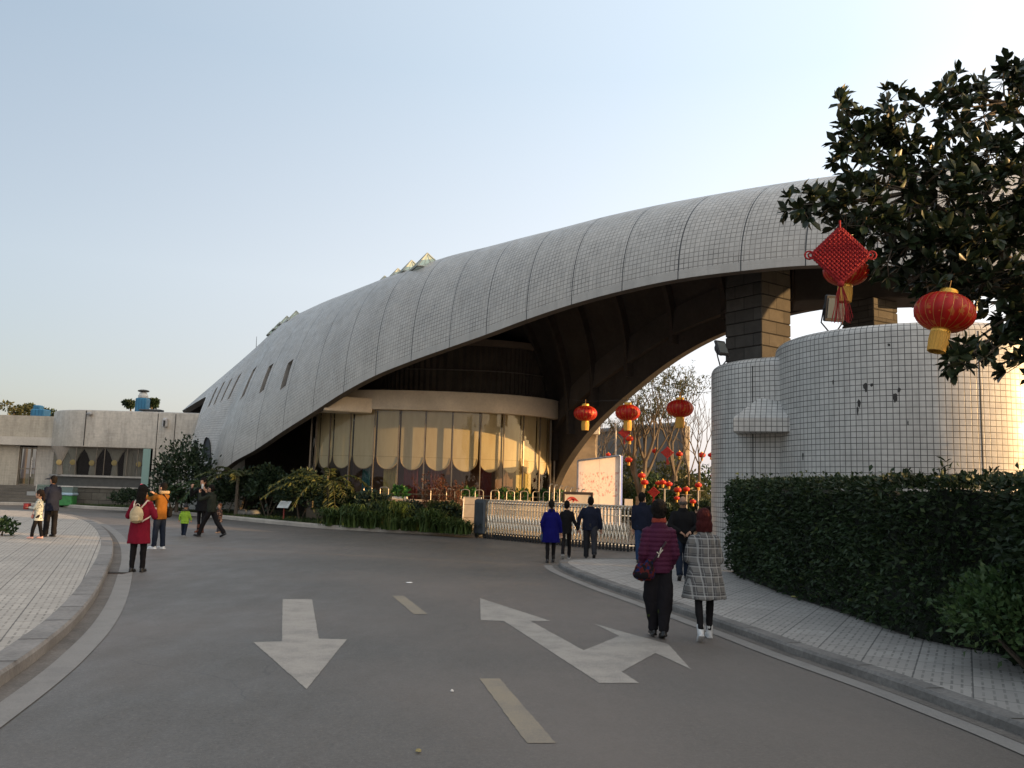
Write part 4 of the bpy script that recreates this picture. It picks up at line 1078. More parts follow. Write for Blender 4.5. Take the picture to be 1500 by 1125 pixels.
# interior: back wall, ceiling, a few curtains, red chairs with round rattan backs
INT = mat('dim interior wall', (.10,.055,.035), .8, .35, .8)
m = MB(); P = [hell(-PI+2*PI*k/80, -1.9) for k in range(80)]
m.loft([[up(p, .5) for p in P], [up(p, 4.9) for p in P]], True, False); m.build('inner_wall', INT, hall)
m = MB(); P = [hell(-PI+2*PI*k/80, -.02) for k in range(80)]; m.prism([(p.x,p.y) for p in P], .55, .57, side=False); m.build('floor', mat('hall floor', (.13,.09,.06), .4, .2, 2), hall)
m = MB(); k = m.add([up(p, 4.9) for p in P]); m.face(range(k, k+len(P))); m.build('ceiling', mat('hall ceiling', (.22,.19,.15), .9), hall)
for px, w, col, nm in ((566,22,(.40,.33,.13),'yellow curtain'),(527,12,(.03,.12,.13),'teal curtain'),(641,20,(.16,.035,.03),'red curtain'),(600,24,(.14,.04,.03),'red curtain'),(783,24,(.45,.40,.20),'yellow curtain'),(722,18,(.15,.03,.025),'red curtain')):
    s0, s1 = s_of_px(px-w/2), s_of_px(px+w/2); pts = []
    for i in range(41):
        s = s0+(s1-s0)*i/40; pts.append(along(s, -.55 + .05*math.sin(i*1.9)))
    m = MB(); m.loft([[up(p, .57) for p in pts], [up(p, 3.4) for p in pts]], False, False)
    m.build('curtain', mat(nm, col, .9, .2, 3), hall, smooth=True)
RAT = mat('rattan', (.30,.15,.06), .6, .2, 20)
for i, (px, yy) in enumerate(((682,None),(715,None),(770,None))):
    q = along(s_of_px(px), -1.05)
    c = thing('rattan_chair', ['round backed rattan chair inside hall behind the tall A board','round backed rattan chair seen through glass between two white planters','round backed rattan chair inside hall at its right end'][i], 'chair', (q.x, q.y, .57), 'chairs inside the glass hall')
    m = MB(); m.tube([(q.x+.38*math.cos(t), q.y+.12, 1.35+.42*math.sin(t)) for t in np.linspace(0, 2*PI, 25)], .035, 6)
    for kk in range(-4, 5):
        x = kk*.08; z = math.sqrt(max(.42**2*(1-(x/.38)**2), 0)); m.tube([(q.x+x, q.y+.12, 1.35-z), (q.x+x, q.y+.12, 1.35+z)], .012, 4)
    m.build('backrest', RAT, c)
    m = MB(); m.lathe([(.05,.98),(.34,.98),(.37,1.02),(.34,1.07),(.05,1.07)], 18, (q.x,q.y-.1,0), True); m.build('seat', mat('red cushion', (.22,.03,.02), .9), c)
    for (dx, dy) in ((-.25,-.3),(.25,-.3),(-.25,.1),(.25,.1)):
        m = MB(); m.tube([(q.x+dx,q.y+dy,.57),(q.x+dx*.9,q.y+dy,1.0)], .025, 6); m.build('leg', RAT, c)
# corbels and the side wall that closes the hall towards the far foot of the arch
def hx(a, b): return None
m = MB(); m.bbox((3.05, 40.9, 2.6), (2.2,1.2,5.2), .03, R(-10)); m.build('side_wall', mat('side wall plaster', (.30,.24,.17), .85, .2, .7, bump=.15, fine=.08), hall)
m = MB(); m.bbox((2.9, 40.2, 4.75), (2.6,.5,.85), .03, R(-8)); m.build('corbel', CREAM, hall)
m = MB(); m.bbox((3.1, 39.78, 5.0), (.14,.12,.24), .02); m.build('wall_lamp', mat('dark lamp', (.03,.03,.03), .5), hall)
pp = at(522, 588, 35.3); m = MB(); m.bbox((pp.x-.6, pp.y+.9, pp.z-.1), (2.0,1.4,.62), .03, R(20)); m.build('corbel', CREAM, hall)

# low terrace wall in front of the hall
TER = mat('pinkish terrace stone', (.29,.20,.15), .85, .22, 1.2, bump=.3, fine=.1)
tw = thing('terrace_wall', 'low pinkish curved terrace wall in front of the glass hall', 'wall', (-3.5, 34.5, 0))
tl = [along(s, 1.25) for s in np.linspace(s_of_px(520), s_of_px(806)+1.2, 40)]
def ribbon(line, w, z0, z1):
    a = offset_line(line, w/2); b = offset_line(line, -w/2); mm = MB()
    mm.loft([[up(p, z0) for p in b], [up(p, z1) for p in b], [up(p, z1) for p in a], [up(p, z0) for p in a]], False, False)
    return mm
ribbon(tl, .3, .05, 1.06).build('wall_body', TER, tw); ribbon(tl, .42, 1.06, 1.16).build('coping', mat('pale coping', (.42,.33,.25), .8, .15, 2, fine=.1), tw)

# ------------------------------------------------------------------ gatehouse: two tiled drums with a canopy
TILE_T = tile_mat('white gatehouse tile', (.54,.52,.49), .127, .0095, (.05,.047,.044), .16, streak=.2, vary=.06)
def drum(cx, cy, rad, h, name, parent, bev=.22):
    n = 96; prof = [(rad, 0)] + [(rad-bev+bev*math.cos(a), h-bev+bev*math.sin(a)) for a in np.linspace(0, PI/2, 7)] + [(rad-bev-.35, h), (.02, h+.02)]
    m = MB(); rings = []; uvs = []; L = 0; last = None
    for (r, z) in prof:
        if last: L += math.hypot(r-last[0], z-last[1])
        last = (r, z)
        rings.append([(cx+r*math.cos(2*PI*j/n), cy+r*math.sin(2*PI*j/n), z) for j in range(n)]); uvs.append([(rad*2*PI*j/n, L) for j in range(n+1)])
    m.loft(rings, True, False, uvs); o = m.build(name, TILE_T, parent, angle=35)
    return o
TD = (9.7, 20.74, 3.1, 5.53); SDm = (7.75, 22.9, 2.3, 5.2)
gh = thing('gatehouse', 'pair of round white tiled gatehouse drums behind the hedge', 'gatehouse', (TD[0], TD[1], 0))
o = drum(*TD, 'tall_drum', gh)
JN = mat('black joint', (.02,.018,.016), .8)
for px in (1437,):
    best = min(np.linspace(-PI, 0, 400), key=lambda a: abs(proj((TD[0]+TD[2]*math.cos(a), TD[1]+TD[2]*math.sin(a), 3.5))[0]-px) + (100 if math.sin(a) > -.2 else 0))
    m = MB(); a = best; c0 = Vector((TD[0]+(TD[2]-.005)*math.cos(a), TD[1]+(TD[2]-.005)*math.sin(a), 0)); m.box((c0.x, c0.y, TD[3]/2-.1), (.02,.025,TD[3]-.25), a); m.build('joint', JN, o)
# spalled dark marks where tiles have come off
for (px, py, w_, h_) in ((1268,566,7,16),(1277,564,5,6),(1258,590,5,14),(1311,582,6,14),(1317,571,5,9),(1302,505,4,5),(1256,601,3,14),(1176,668,3,12),(1330,620,2,10),(1220,560,2,9)):
    dvec = ray(px, py)
    # intersection with the drum
    A = dvec.x**2+dvec.y**2; B = -2*(dvec.x*TD[0]+dvec.y*TD[1]); Cc = TD[0]**2+TD[1]**2-(TD[2]+.004)**2
    t_ = (-B-math.sqrt(max(B*B-4*A*Cc, 0)))/(2*A); hit = Vector((dvec.x*t_, dvec.y*t_, EYE+dvec.z*t_)); a = math.atan2(hit.y-TD[1], hit.x-TD[0])
    sc = hit.length/F_PX; r_ = random.Random(px+py); m = MB()
    tx = Vector((-math.sin(a), math.cos(a), 0)); zz = Vector((0,0,1))
    pts = []
    for k in range(11):
        t2 = 2*PI*k/11; rr2 = .55+.55*r_.random(); pts.append(hit + tx*math.cos(t2)*w_*sc*.5*rr2 + zz*math.sin(t2)*h_*sc*.5*rr2)
    inn = [p - Vector((math.cos(a), math.sin(a), 0))*.02 for p in pts]
    m.loft([inn, pts], True, True); m.build('tile_scar', mat('bare dark mortar', (.05,.048,.046), .95, .4, 30), o)
o2 = drum(*SDm, 'short_drum', gh)
best = min(np.linspace(-PI, 0, 400), key=lambda a: abs(proj((SDm[0]+SDm[2]*math.cos(a), SDm[1]+SDm[2]*math.sin(a), 3.5))[0]-1103) + (100 if math.sin(a) > -.2 else 0))
m = MB(); m.box((SDm[0]+(SDm[2]-.004)*math.cos(best), SDm[1]+(SDm[2]-.004)*math.sin(best), SDm[3]/2-.1), (.02,.022,SDm[3]-.25), best); m.build('joint', JN, o2)
# canopy with sloping tiled top
cA, cB = at(1074, 612, 20.7), at(1150, 612, 20.3)
z_lo, z_md, z_hi = at(1074,632,20.7).z, at(1074,612,20.7).z, at(1112,585,21.4).z
dirx = (Vector((cB.x,cB.y,0))-Vector((cA.x,cA.y,0))).normalized(); dn = Vector((-dirx.y, dirx.x, 0))
L = .0
a0 = Vector((cA.x, cA.y, 0)); a1 = Vector((cB.x, cB.y, 0)) + dirx*.4
ins = dirx*.55
def cq(m, pts):
    p0 = Vector(pts[0]); ex = (Vector(pts[1])-p0).normalized(); nn = ex.cross(Vector(pts[3])-p0).normalized(); ey = nn.cross(ex)
    m.quad(*pts, uv=[((Vector(p)-p0).dot(ex), (Vector(p)-p0).dot(ey)) for p in pts])
m = MB()
b0 = a0+dn*2.4; b1 = a1+dn*2.4
f = lambda p, z: Vector((p.x,p.y,z))
cq(m, [f(a0,z_lo), f(a1,z_lo), f(a1,z_md), f(a0,z_md)])
cq(m, [f(a0,z_md), f(a1,z_md), f(a1+dn*.7,z_hi), f(a0+ins+dn*.7,z_hi)])
cq(m, [f(b0,z_lo), f(a0,z_lo), f(a0,z_md), f(b0,z_md)])
cq(m, [f(b0,z_md), f(a0,z_md), f(a0+ins+dn*.7,z_hi), f(b0+ins,z_hi)])
cq(m, [f(a0+ins+dn*.7,z_hi), f(a1+dn*.7,z_hi), f(b1,z_hi), f(b0+ins,z_hi)])
cq(m, [f(a0,z_lo), f(b0,z_lo), f(b1,z_lo), f(a1,z_lo)])
m.build('canopy', TILE_T, gh)
# stone pillars carrying the arch, standing on the drums
def block_mat(name, col, bw=.62, bh=.34):
    t = NT(name); uv = t.coord('UV'); b = t.n('ShaderNodeTexBrick', offset=.5)
    b.inputs['Scale'].default_value = 1; b.inputs['Brick Width'].default_value = bw; b.inputs['Row Height'].default_value = bh; b.inputs['Mortar Size'].default_value = .012
    b.inputs['Color1'].default_value = (*dark(col,.75),1); b.inputs['Color2'].default_value = (*dark(col,1.3),1); b.inputs['Mortar'].default_value = (*dark(col,.3),1)
    t.l(uv, b.inputs['Vector']); n = t.noise(3, t.coord('Object'), 6, .7)
    c = t.mix(t.remap(n, .35, .7, 0, .6), b.outputs[0], dark(col, .45)); t.l(c, t.b.inputs['Base Color']); t.b.inputs['Roughness'].default_value = .9
    t.bump(t.math('SUBTRACT', t.math('MULTIPLY', n, .5), b.outputs['Fac']), .6, .03); return t.m
STONE = block_mat('rough brown stone blocks', (.064,.059,.053), .66, .37)
def pillar(cx, cy, z0, z1, w, rz):
    m = MB(); nrow = int(round((z1-z0)/.37)); hgt = (z1-z0)/nrow
    for k in range(nrow):
        ww = w-.0; m.bbox((cx, cy, z0+hgt*(k+.5)), (ww, ww, hgt-.012), .022, rz)
    for k in range(nrow-1): m.box((cx, cy, z0+hgt*(k+1)), (w-.09, w-.09, .014), rz)
    # uv for chamfered rows: box projection
    Rm = Matrix.Rotation(-rz, 3, 'Z')
    for fi, fc in enumerate(m.f):
        P = [Rm @ (Vector(m.v[i])-Vector((cx,cy,0))) for i in fc]
        nn = (P[1]-P[0]).cross(P[2]-P[0])
        m.uv[fi] = [((p.y+7.3 if abs(nn.x) > abs(nn.y) else p.x), p.z-z0) for p in P]
    return m.build('pillar', STONE, shell_root)
pA = at(1112, 470, 24.3); pillar(pA.x+.05, pA.y+.3, 5.2, 8.9, 1.32, R(35))
pB = at(1282, 452, 24.4); pillar(pB.x, pB.y+.4, 5.45, 7.5, 1.1, R(30))
m = MB(); m.bbox((pB.x+.2, pB.y+.5, 8.25), (4.6,1.5,1.5), .03, R(-16)); m.build('cross_beam', CONC_DARK, shell_root)

# ------------------------------------------------------------------ low pavilion on the left
PAV_TILE = tile_mat('beige pavilion tile', (.49,.445,.385), .15, .006, (.26,.235,.2), .22, streak=.28, vary=.06)
pv = thing('low_pavilion', 'low beige pavilion with rounded corner and curtained ribbon window', 'pavilion', (-25, 48, 0))
PY = 47.0
xl = gx(70, PY+2.4).x; xr = gx(296, PY).x
Rc = 3.4
def pav_line(g=0.0, n=16):         # outline: right end, front face, round corner, left flank
    pts = [Vector((xr+2.2, PY-g, 0)), Vector((xl+Rc, PY-g, 0))]
    c = Vector((xl+Rc, PY+Rc, 0))
    for k in range(1, n+1):
        a = -PI/2 - PI/2*k/n; pts.append(c + Vector((math.cos(a), math.sin(a), 0))*(Rc+g))
    pts.append(Vector((xl-g, PY+7, 0))); return pts
def wallstrip(line, z0, z1, matl, name, parent, top=None):
    m = MB(); L = 0; prev = None; uvs = [[], []]
    for p in line:
        if prev is not None: L += (p-prev).length
        prev = p; uvs[0].append((L, z0)); uvs[1].append((L, z1))
    m.loft([[up(p, z0) for p in line][::-1], [up(p, z1) for p in line][::-1]], False, False, [u[::-1] for u in uvs])
    return m.build(name, matl, parent, angle=30)
zb = at(150, 655, PY).z; zt = at(150, 601, PY).z; zs = at(150, 698, PY).z
ol = pav_line(.18)
# parapet band with rounded top edge
m = MB(); rings = []; uvs = []; L0 = 0
for (g, z) in ((.0,zb),(.18,zb),(.18,zt-.12),(.13,zt-.03),(.03,zt),(-.5,zt)):
    ln = pav_line(g)[::-1]; rings.append([up(p, z) for p in ln]); acc = [0]
    for a, b in zip(ln, ln[1:]): acc.append(acc[-1]+(b-a).length)
    uvs.append([(q, z) for q in acc])
m.loft(rings, False, False, uvs); m.build('parapet_band', PAV_TILE, pv, angle=40)
m = MB(); m.prism([(p.x,p.y) for p in pav_line(-.4)] + [(xr+2.2, PY+7)], zt-.3, zt-.25, side=False); m.build('roof', mat('flat roof', (.16,.15,.14), .95), pv)
for px in (114, 221, 247):
    q = gx(px, PY-.185); m = MB(); m.box((q.x, PY-.182, (zb+zt)/2 if px < 200 else (zt+.6)/2), (.035,.02,(zt-zb-.1) if px < 200 else zt-.8)); m.build('joint', JN, pv)
xw = gx(219, PY).x
right = [Vector((xr+2.2, PY-.16, 0)), Vector((xw, PY-.16, 0)), Vector((xw, PY+1.2, 0))]
wallstrip(right, 0, zb, PAV_TILE, 'front_wall', pv)
base = [Vector((xw, PY, 0))] + pav_line(0)[1:]
BASEST = block_mat('dark plinth stone', (.125,.115,.095), .8, .4)
wallstrip(base, 0, zs-.62, BASEST, 'stone_plinth', pv)
bb = [Vector((xw, PY-.1, 0))] + pav_line(.1)[1:]
def strip3(g0, g1, z0, z1, matl, name):
    m = MB(); L1 = [Vector((xw, PY-g0, 0))] + pav_line(g0)[1:]; L2 = [Vector((xw, PY-g1, 0))] + pav_line(g1)[1:]
    m.loft([[up(p, z0) for p in L1][::-1], [up(p, z0) for p in L2][::-1], [up(p, z1) for p in L2][::-1], [up(p, z1) for p in L1][::-1]], False, False); return m.build(name, matl, pv, angle=30)
strip3(0, .14, zs-.05, zs+.05, mat('pale sill', (.34,.32,.29), .7), 'sill')
wallstrip([p for p in base], zs-.55, zs-.05, mat('dark spandrel', (.06,.06,.055), .5), 'spandrel', pv)
strip3(0, .10, zs-.63, zs-.55, mat('pale sill', (.3,.28,.26), .7), 'sill')
win = wallstrip(base, zs+.05, zb, glass_mat('pavilion glass', (.75,.78,.76), .02, 1.3), 'window', pv)
m = MB(); m.tube([(p.x, p.y, zb-.03) for p in base], .03, 5); m.build('frame', MUL, win)
for px in (88, 105, 135, 147, 180, 196):
    q = gx(px, PY); 
    if px > 100: m = MB(); m.box((q.x, PY, (zs+zb)/2), (.03,.05,zb-zs-.1)); m.build('frame', MUL, win)
for k in (6, 12):
    p = base[1+k]; m = MB(); m.box((p.x, p.y, (zs+zb)/2), (.04,.04,zb-zs-.1)); m.build('frame', MUL, win)
CUR = mat('grey lace curtain', (.23,.205,.175), .95, .2, 8, stretch=(6,6,.6))
ROS = mat('brass rosette', (.42,.30,.12), .4, .2, 20, metal=.4)
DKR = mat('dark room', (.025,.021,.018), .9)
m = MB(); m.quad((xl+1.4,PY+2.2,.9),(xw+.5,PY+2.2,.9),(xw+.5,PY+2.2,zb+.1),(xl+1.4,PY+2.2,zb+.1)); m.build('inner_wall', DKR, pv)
for px, py in ((102,677),(130,678),(163,678),(199,680),(82,677)):
    q = gx(px, PY+.35); zk = at(px, py, PY+.35).z; m = MB(); rings = []
    for z, wd in ((zb,.62),(zk+.5,.34),(zk,.12),(zk-.3,.16),(zs+.05,.2)):
        rings.append([(q.x + wd*math.sin(2*PI*j/22)*(1), PY+.38+.09*math.cos(2*PI*j/22)+.02*math.sin(j*2.7), z) for j in range(22)])
    m.loft(rings, True, False); cu = m.build('curtain', CUR, pv, smooth=True)
    m = MB(); m.lathe([(.02,-.03),(.09,-.02),(.11,.0),(.155,.01),(.155,.035),(.02,.045)], 18, (0,0,0), True)
    m.v = [(q.x+v[0], PY+.27-v[2], zk+v[1]) for v in m.v]; m.build('rosette', ROS, cu)
for k, px in enumerate((178, 184, 190)):
    q = gx(px, PY+.4); m = MB(); m.loft([[(q.x-.12+.24*j/8, PY+.5+.03*math.sin(j*2), z) for j in range(9)] for z in (zs, zb)], False, False); m.build('curtain', CUR, pv, smooth=True)
# pale green glazed panel at the window's right end
q0, q1 = gx(203, PY-.2), gx(214, PY-.2); m = MB(); m.bbox(((q0.x+q1.x)/2, PY-.19, (zb+.5)/2), (q1.x-q0.x, .04, zb-.55), .01); m.build('green_glass_panel', glass_mat('pale green glass', (.6,.8,.74), .05, body=(.30,.44,.40), bodyf=.75), pv)
# small wall lamp
q = at(242, 619, PY-.35); m = MB(); m.bbox(tuple(q), (.22,.3,.5), .04); wl = m.build('wall_lamp', mat('white lamp body', (.5,.5,.5), .5), pv)
m = MB(); m.bbox((q.x+.02, q.y-.17, q.z-.05), (.12,.05,.32), .02); m.build('lens', mat('black lens', (.02,.02,.02), .2), wl)
q = at(131, 606, PY-.3); m = MB(); m.ell(tuple(q), (.16,.12,.10)); m.build('wall_lamp', mat('grey dome', (.3,.3,.3), .5), pv)

# wing with the door, left of the pavilion
WY = 49.2
wg = thing('entrance_wing', 'beige flat roofed wing with glass door above wide steps', 'building', (gx(0, WY).x, WY, 0))
x0 = gx(-90, WY).x; x1 = xl + .6
zt2 = at(20, 609, WY).z; zf0 = at(20, 652, WY).z; zf1 = at(20, 640, WY).z; zd = at(35, 711, WY).z; zdt = at(35, 655, WY).z
def tiled_box(name, x0, x1, y, z0, z1, matl, depth=.3):
    m = MB(); m.quad((x0,y,z0),(x1,y,z0),(x1,y,z1),(x0,y,z1), uv=[(x0,z0),(x1,z0),(x1,z1),(x0,z1)])
    m.quad((x0,y,z1),(x1,y,z1),(x1,y+depth,z1),(x0,y+depth,z1), uv=[(x0,0),(x1,0),(x1,depth),(x0,depth)])
    m.quad((x0,y+depth,z0),(x1,y+depth,z0),(x1,y,z0),(x0,y,z0), uv=[(x0,0),(x1,0),(x1,depth),(x0,depth)])
    m.quad((x1,y,z0),(x1,y+depth,z0),(x1,y+depth,z1),(x1,y,z1), uv=[(0,z0),(depth,z0),(depth,z1),(0,z1)])
    return m.build(name, matl, wg)
WCR = tile_mat('cream wing tile', (.47,.42,.34), .15, .004, (.30,.27,.22), .2, streak=.25, vary=.05)
tiled_box('parapet', x0, x1, WY-.5, zf1, zt2, WCR, .6)
tiled_box('fascia', x0, x1, WY-.62, zf0, zf1-.003, mat('pale fascia', (.50,.46,.40), .8, .12, 1, fine=.08), .8)
xd0, xd1 = gx(21, WY).x, gx(47, WY).x
tiled_box('wall', x0, xd0, WY, 0, zf0+.2, WCR)
tiled_box('wall', xd1, x1+.5, WY, 0, zf0+.2, PAV_TILE)
tiled_box('lintel', xd0, xd1, WY+.02, zdt, zf0+.2, DKR)
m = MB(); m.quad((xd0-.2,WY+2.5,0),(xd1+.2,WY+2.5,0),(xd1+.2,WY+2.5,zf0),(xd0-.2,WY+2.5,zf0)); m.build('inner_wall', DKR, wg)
m = MB(); m.quad((xd0,WY+.12,zd),(xd1,WY+.12,zd),(xd1,WY+.12,zdt),(xd0,WY+.12,zdt)); dr = m.build('door', glass_mat('dark door glass', (.35,.36,.33), .02, 1.9), wg)
m = MB()
for x in (xd0+.04, (xd0+xd1)/2+.15, xd1-.04): m.box((x, WY+.1, (zd+zdt)/2), (.07,.08,zdt-zd))
for z in (zd+.05, zd+.95, zdt-.05): m.box(((xd0+xd1)/2, WY+.095, z), (xd1-xd0-.02,.06,.07))
m.build('frame', MUL, dr)
m = MB(); m.tube([((xd0+xd1)/2+.25, WY+.02, zd+.5),((xd0+xd1)/2+.25, WY+.02, zd+1.6)], .03, 8); m.build('handle', mat('steel handle', (.5,.5,.5), .25, .1, 4, metal=1), dr)
m = MB(); m.prism([(x0,WY+1),(x1,WY+1),(x1,WY+7),(x0,WY+7)], zt2-.2, zt2-.15, side=False); m.build('roof', mat('flat roof', (.16,.15,.14), .95), wg)
# steps
st = thing('entrance_steps', 'wide dark stone steps leading up to the glass door', 'steps', (gx(20, WY-1.2).x, WY-1.2, 0))
ns = 6; sx0, sx1 = gx(-60, WY).x, gx(64, WY-1).x
for k in range(ns):
    z1 = zd*(k+1)/ns; y = WY-.0-.34*(ns-k); m = MB(); m.bbox(((sx0+sx1)/2, (y+WY)/2, z1-zd/ns/2), (sx1-sx0, WY-y, zd/ns), .012); m.build('step', mat('worn step stone', (.135,.12,.10), .85, .25, 1.4, bump=.3, fine=.12), st)

# roof-top bits
BLUE = mat('blue painted sheet metal', (.035,.17,.30), .5, .15, 3)
def rooftop(px0, px1, pyt, Y, base, label, cap=None):
    q0, q1 = gx(px0, Y), gx(px1, Y); w = q1.x-q0.x; zt_ = at((px0+px1)/2, pyt, Y).z; cx = (q0.x+q1.x)/2
    t = thing('roof_tank', label, 'tank', (cx, Y, base)); m = MB(); m.bbox((cx, Y, (base+zt_)/2), (w, w, zt_-base), .05); m.build('body', BLUE, t)
    m = MB(); 
    for k in range(4): m.box((cx-w*.37+w*.25*k, Y-w/2-.008, (base+zt_)/2), (w*.03,.016,(zt_-base)*.9))
    m.build('ribs', dark_blue, t)
    return t, cx, zt_, w
dark_blue = mat('darker blue seams', (.025,.12,.22), .55)
t, cx, z_, w_ = rooftop(188.5, 204.5, 583, PY+2.5, zt-.25, 'tall blue roof tank with pale domed vent on pavilion')
m = MB(); m.lathe([(w_*.42,0),(w_*.44,.12),(w_*.3,.3),(w_*.1,.34)], 16, (cx, PY+2.5, z_+.02), True); m.build('vent', mat('pale vent', (.5,.5,.48), .5), t)
m = MB(); m.lathe([(w_*.36,0),(w_*.5,.03),(w_*.5,.09),(w_*.3,.13),(w_*.05,.15)], 16, (cx, PY+2.5, z_+.36), True); m.build('vent_cap', mat('dark cap', (.06,.06,.055), .7), t)
rooftop(37, 57, 599.5, WY+3, zt2-.15, 'long low blue roof tank at left end of wing')
rooftop(37.5, 48.5, 593.5, WY+5, zt2-.15, 'small upper blue roof box behind the long low tank')
# grey antenna plate on roof
q = at(222, 601, PY+.6); m = MB(); m.bbox((q.x, q.y, zt+.12), (1.2,.6,.1), .03); pl = m.build('roof_panel', mat('dark roof panel', (.05,.055,.06), .5), base=(q.x,q.y,zt)); tag(pl, 'thin dark panel lying on pavilion roof right of blue tank', 'panel')
m = MB(); m.box((q.x-.4, q.y, zt+.03), (.1,.1,.1)); m.box((q.x+.4, q.y, zt+.03), (.1,.1,.1)); m.build('foot', JN, pl)

# buildings beyond the arch
FB = mat('far grey concrete', (.15,.145,.135), .9, .12, .3, fine=.05)
fb = thing('far_grey_building', 'long grey windowless building behind the bare trees', 'building', (6, 62, 0))
Yb = 62
p0, p1 = gx(864, Yb), gx(1003, Yb-8); ztl = at(864, 632, Yb).z; ztr = at(1003, 621, Yb-8).z
poly = [(p0.x,Yb),(p1.x,Yb-8),(p1.x+2,Yb+10),(p0.x,Yb+14)]
m = MB(); b_ = m.add([(x,y,0) for x,y in poly]); t_ = m.add([(poly[0][0],poly[0][1],ztl),(poly[1][0],poly[1][1],ztr),(poly[2][0],poly[2][1],ztr),(poly[3][0],poly[3][1],ztl)])
for i in range(4): m.face((b_+i, b_+(i+1)%4, t_+(i+1)%4, t_+i))
m.face((t_,t_+1,t_+2,t_+3)); m.build('wall', FB, fb)
m = MB(); dvv = Vector((poly[1][0]-poly[0][0], poly[1][1]-poly[0][1], ztr-ztl)); 
for k in range(9):
    q = Vector((poly[0][0], poly[0][1]-.03, ztl*.5)) + dvv*((k+.5)/9); m.box((q.x, q.y-.0, q.z), (.08,.06,ztl*1.0-.4))
m.build('joint', mat('far joint', (.10,.105,.11), .9), fb)
m = MB(); e0 = Vector((poly[0][0],poly[0][1]-.15,ztl)); e1 = e0+dvv; m.tube([e0,e1], .16, 6); m.build('coping', mat('far coping', (.20,.20,.20), .9), fb)
tb = thing('far_beige_tower', 'narrow beige block with balconies catching sun beyond the lanterns', 'building', (gx(1006,58).x, 58, 0))
q0, q1 = gx(999, 56), gx(1010, 56); zt3 = at(1004, 624, 56).z; BE = mat('far beige plaster', (.45,.38,.27), .85, .12, .6)
m = MB(); m.bbox(((q0.x+q1.x)/2, 57, zt3/2), (q1.x-q0.x, 2, zt3), .03); m.build('wall', BE, tb)
for k in range(6):
    z = zt3-.6-.75*k; m = MB(); m.bbox(((q0.x+q1.x)/2, 55.9, z), ((q1.x-q0.x)*.8, .25, .36), .02); m.build('balcony', mat('far balcony', (.33,.26,.18), .85), tb)
bw = thing('brown_side_wall', 'plain pinkish brown wall left of the pale poster board', 'wall', (gx(830,44).x, 44, 0))
q0, q1 = gx(812, 44), gx(850, 42); zt4 = at(845, 672, 43).z; m = MB(); m.bbox(((q0.x+q1.x)/2, 43.6, zt4/2), (q1.x-q0.x, .3, zt4), .02); m.build('wall_body', mat('pinkish brown plaster', (.23,.145,.105), .85, .15, .6, fine=.08), bw)
m = MB(); m.bbox(((q0.x+q1.x)/2, 43.6, zt4+.05), (q1.x-q0.x+.1, .4, .1), .02); m.build('coping', mat('pale coping', (.42,.33,.25), .8), bw)
# ------------------------------------------------------------------ folding gate of steel frames
STEEL = mat('polished steel', (.74,.66,.54), .25, .1, 6, metal=.9)
STEEL_D = mat('worn steel', (.28,.25,.22), .4, .2, 6, metal=.9)
RUB = mat('black rubber', (.02,.02,.02), .7, .2, 8)
gA, gB = gp(708, 788), gp(925, 808)
gdir = (gB-gA).normalized(); gn = Vector((-gdir.y, gdir.x, 0)); gl = (gB-gA).length
gate = thing('folding_gate', 'long retractable steel lattice gate across the entrance on small wheels', 'gate', (gA.x, gA.y, 0))
ga = math.atan2(gdir.y, gdir.x); nf = 46
def frame_mb():                      # one inverted U frame, local x along gate, y across
    m = MB()
    for y in (-.17, .17):
        m.tube([(0,y,.09),(0,y,1.16),(0,y*.92,1.22),(0,y*.7,1.26),(0,y*.4,1.28),(0,0,1.285)], .027, 8)
    for z in (.16, 1.02): m.tube([(0,-.17,z),(0,.17,z)], .014, 6)
    return m
fr = frame_mb().build('gate_frame', STEEL, gate, world=False)
capm = MB(); capm.bbox((0,0,1.30), (.085,.20,.045), .012); capm.build('top_cap', mat('pale cap', (.55,.47,.36), .35, .1, 5), fr, world=False)
ft = MB()
for y in (-.17, .17):
    ft.cap((0,y,.20), (0,y,.09), .032, .036, 8); ft.tube([(0,y-.02,.045),(0,y+.02,.045)], [.045,.045], 12)
ft.tube([(0,-.17,.05),(0,.17,.05)], .012, 5); ft.build('wheel_foot', RUB, fr, world=False)
bd = MB(); bd.ell((0,-.17,1.19), (.026,.026,.032)); bd.ell((0,.17,1.19), (.026,.026,.032)); bd.tube([(0,-.17,1.19),(0,.17,1.19)], .008, 5); bd.build('knob', mat('dark brown knob', (.06,.035,.02), .4), fr, world=False)
fr.rotation_euler.z = ga
frames = [fr]
pos = [gdir*(gl*(.06+.94*k/(nf-1))) for k in range(nf)]
for k in range(nf):
    o = fr if k == 0 else fr.copy()
    if k: COL.objects.link(o); o.parent = gate
    o.location = pos[k]
    if k:
        for ch in [x for x in COL.objects if x.parent == fr]:
            c = ch.copy(); COL.objects.link(c); c.parent = o
# scissor lattice between neighbouring frames, a bundle of crossing bars per bay
def lattice(y):
    m = MB()
    for k in range(nf-1):
        a = pos[k]; b = pos[k+1]
        for (p, q) in ((.30,.82),(.82,.30)):
            A = gA + a + gn*y + Vector((0,0,p)); B = gA + b + gn*(y+.006) + Vector((0,0,q)); m.tube([A, B], .013, 5)
    return m
lattice(-.19).build('scissor_lattice', STEEL, gate); lattice(.19).build('scissor_lattice', STEEL_D, gate)
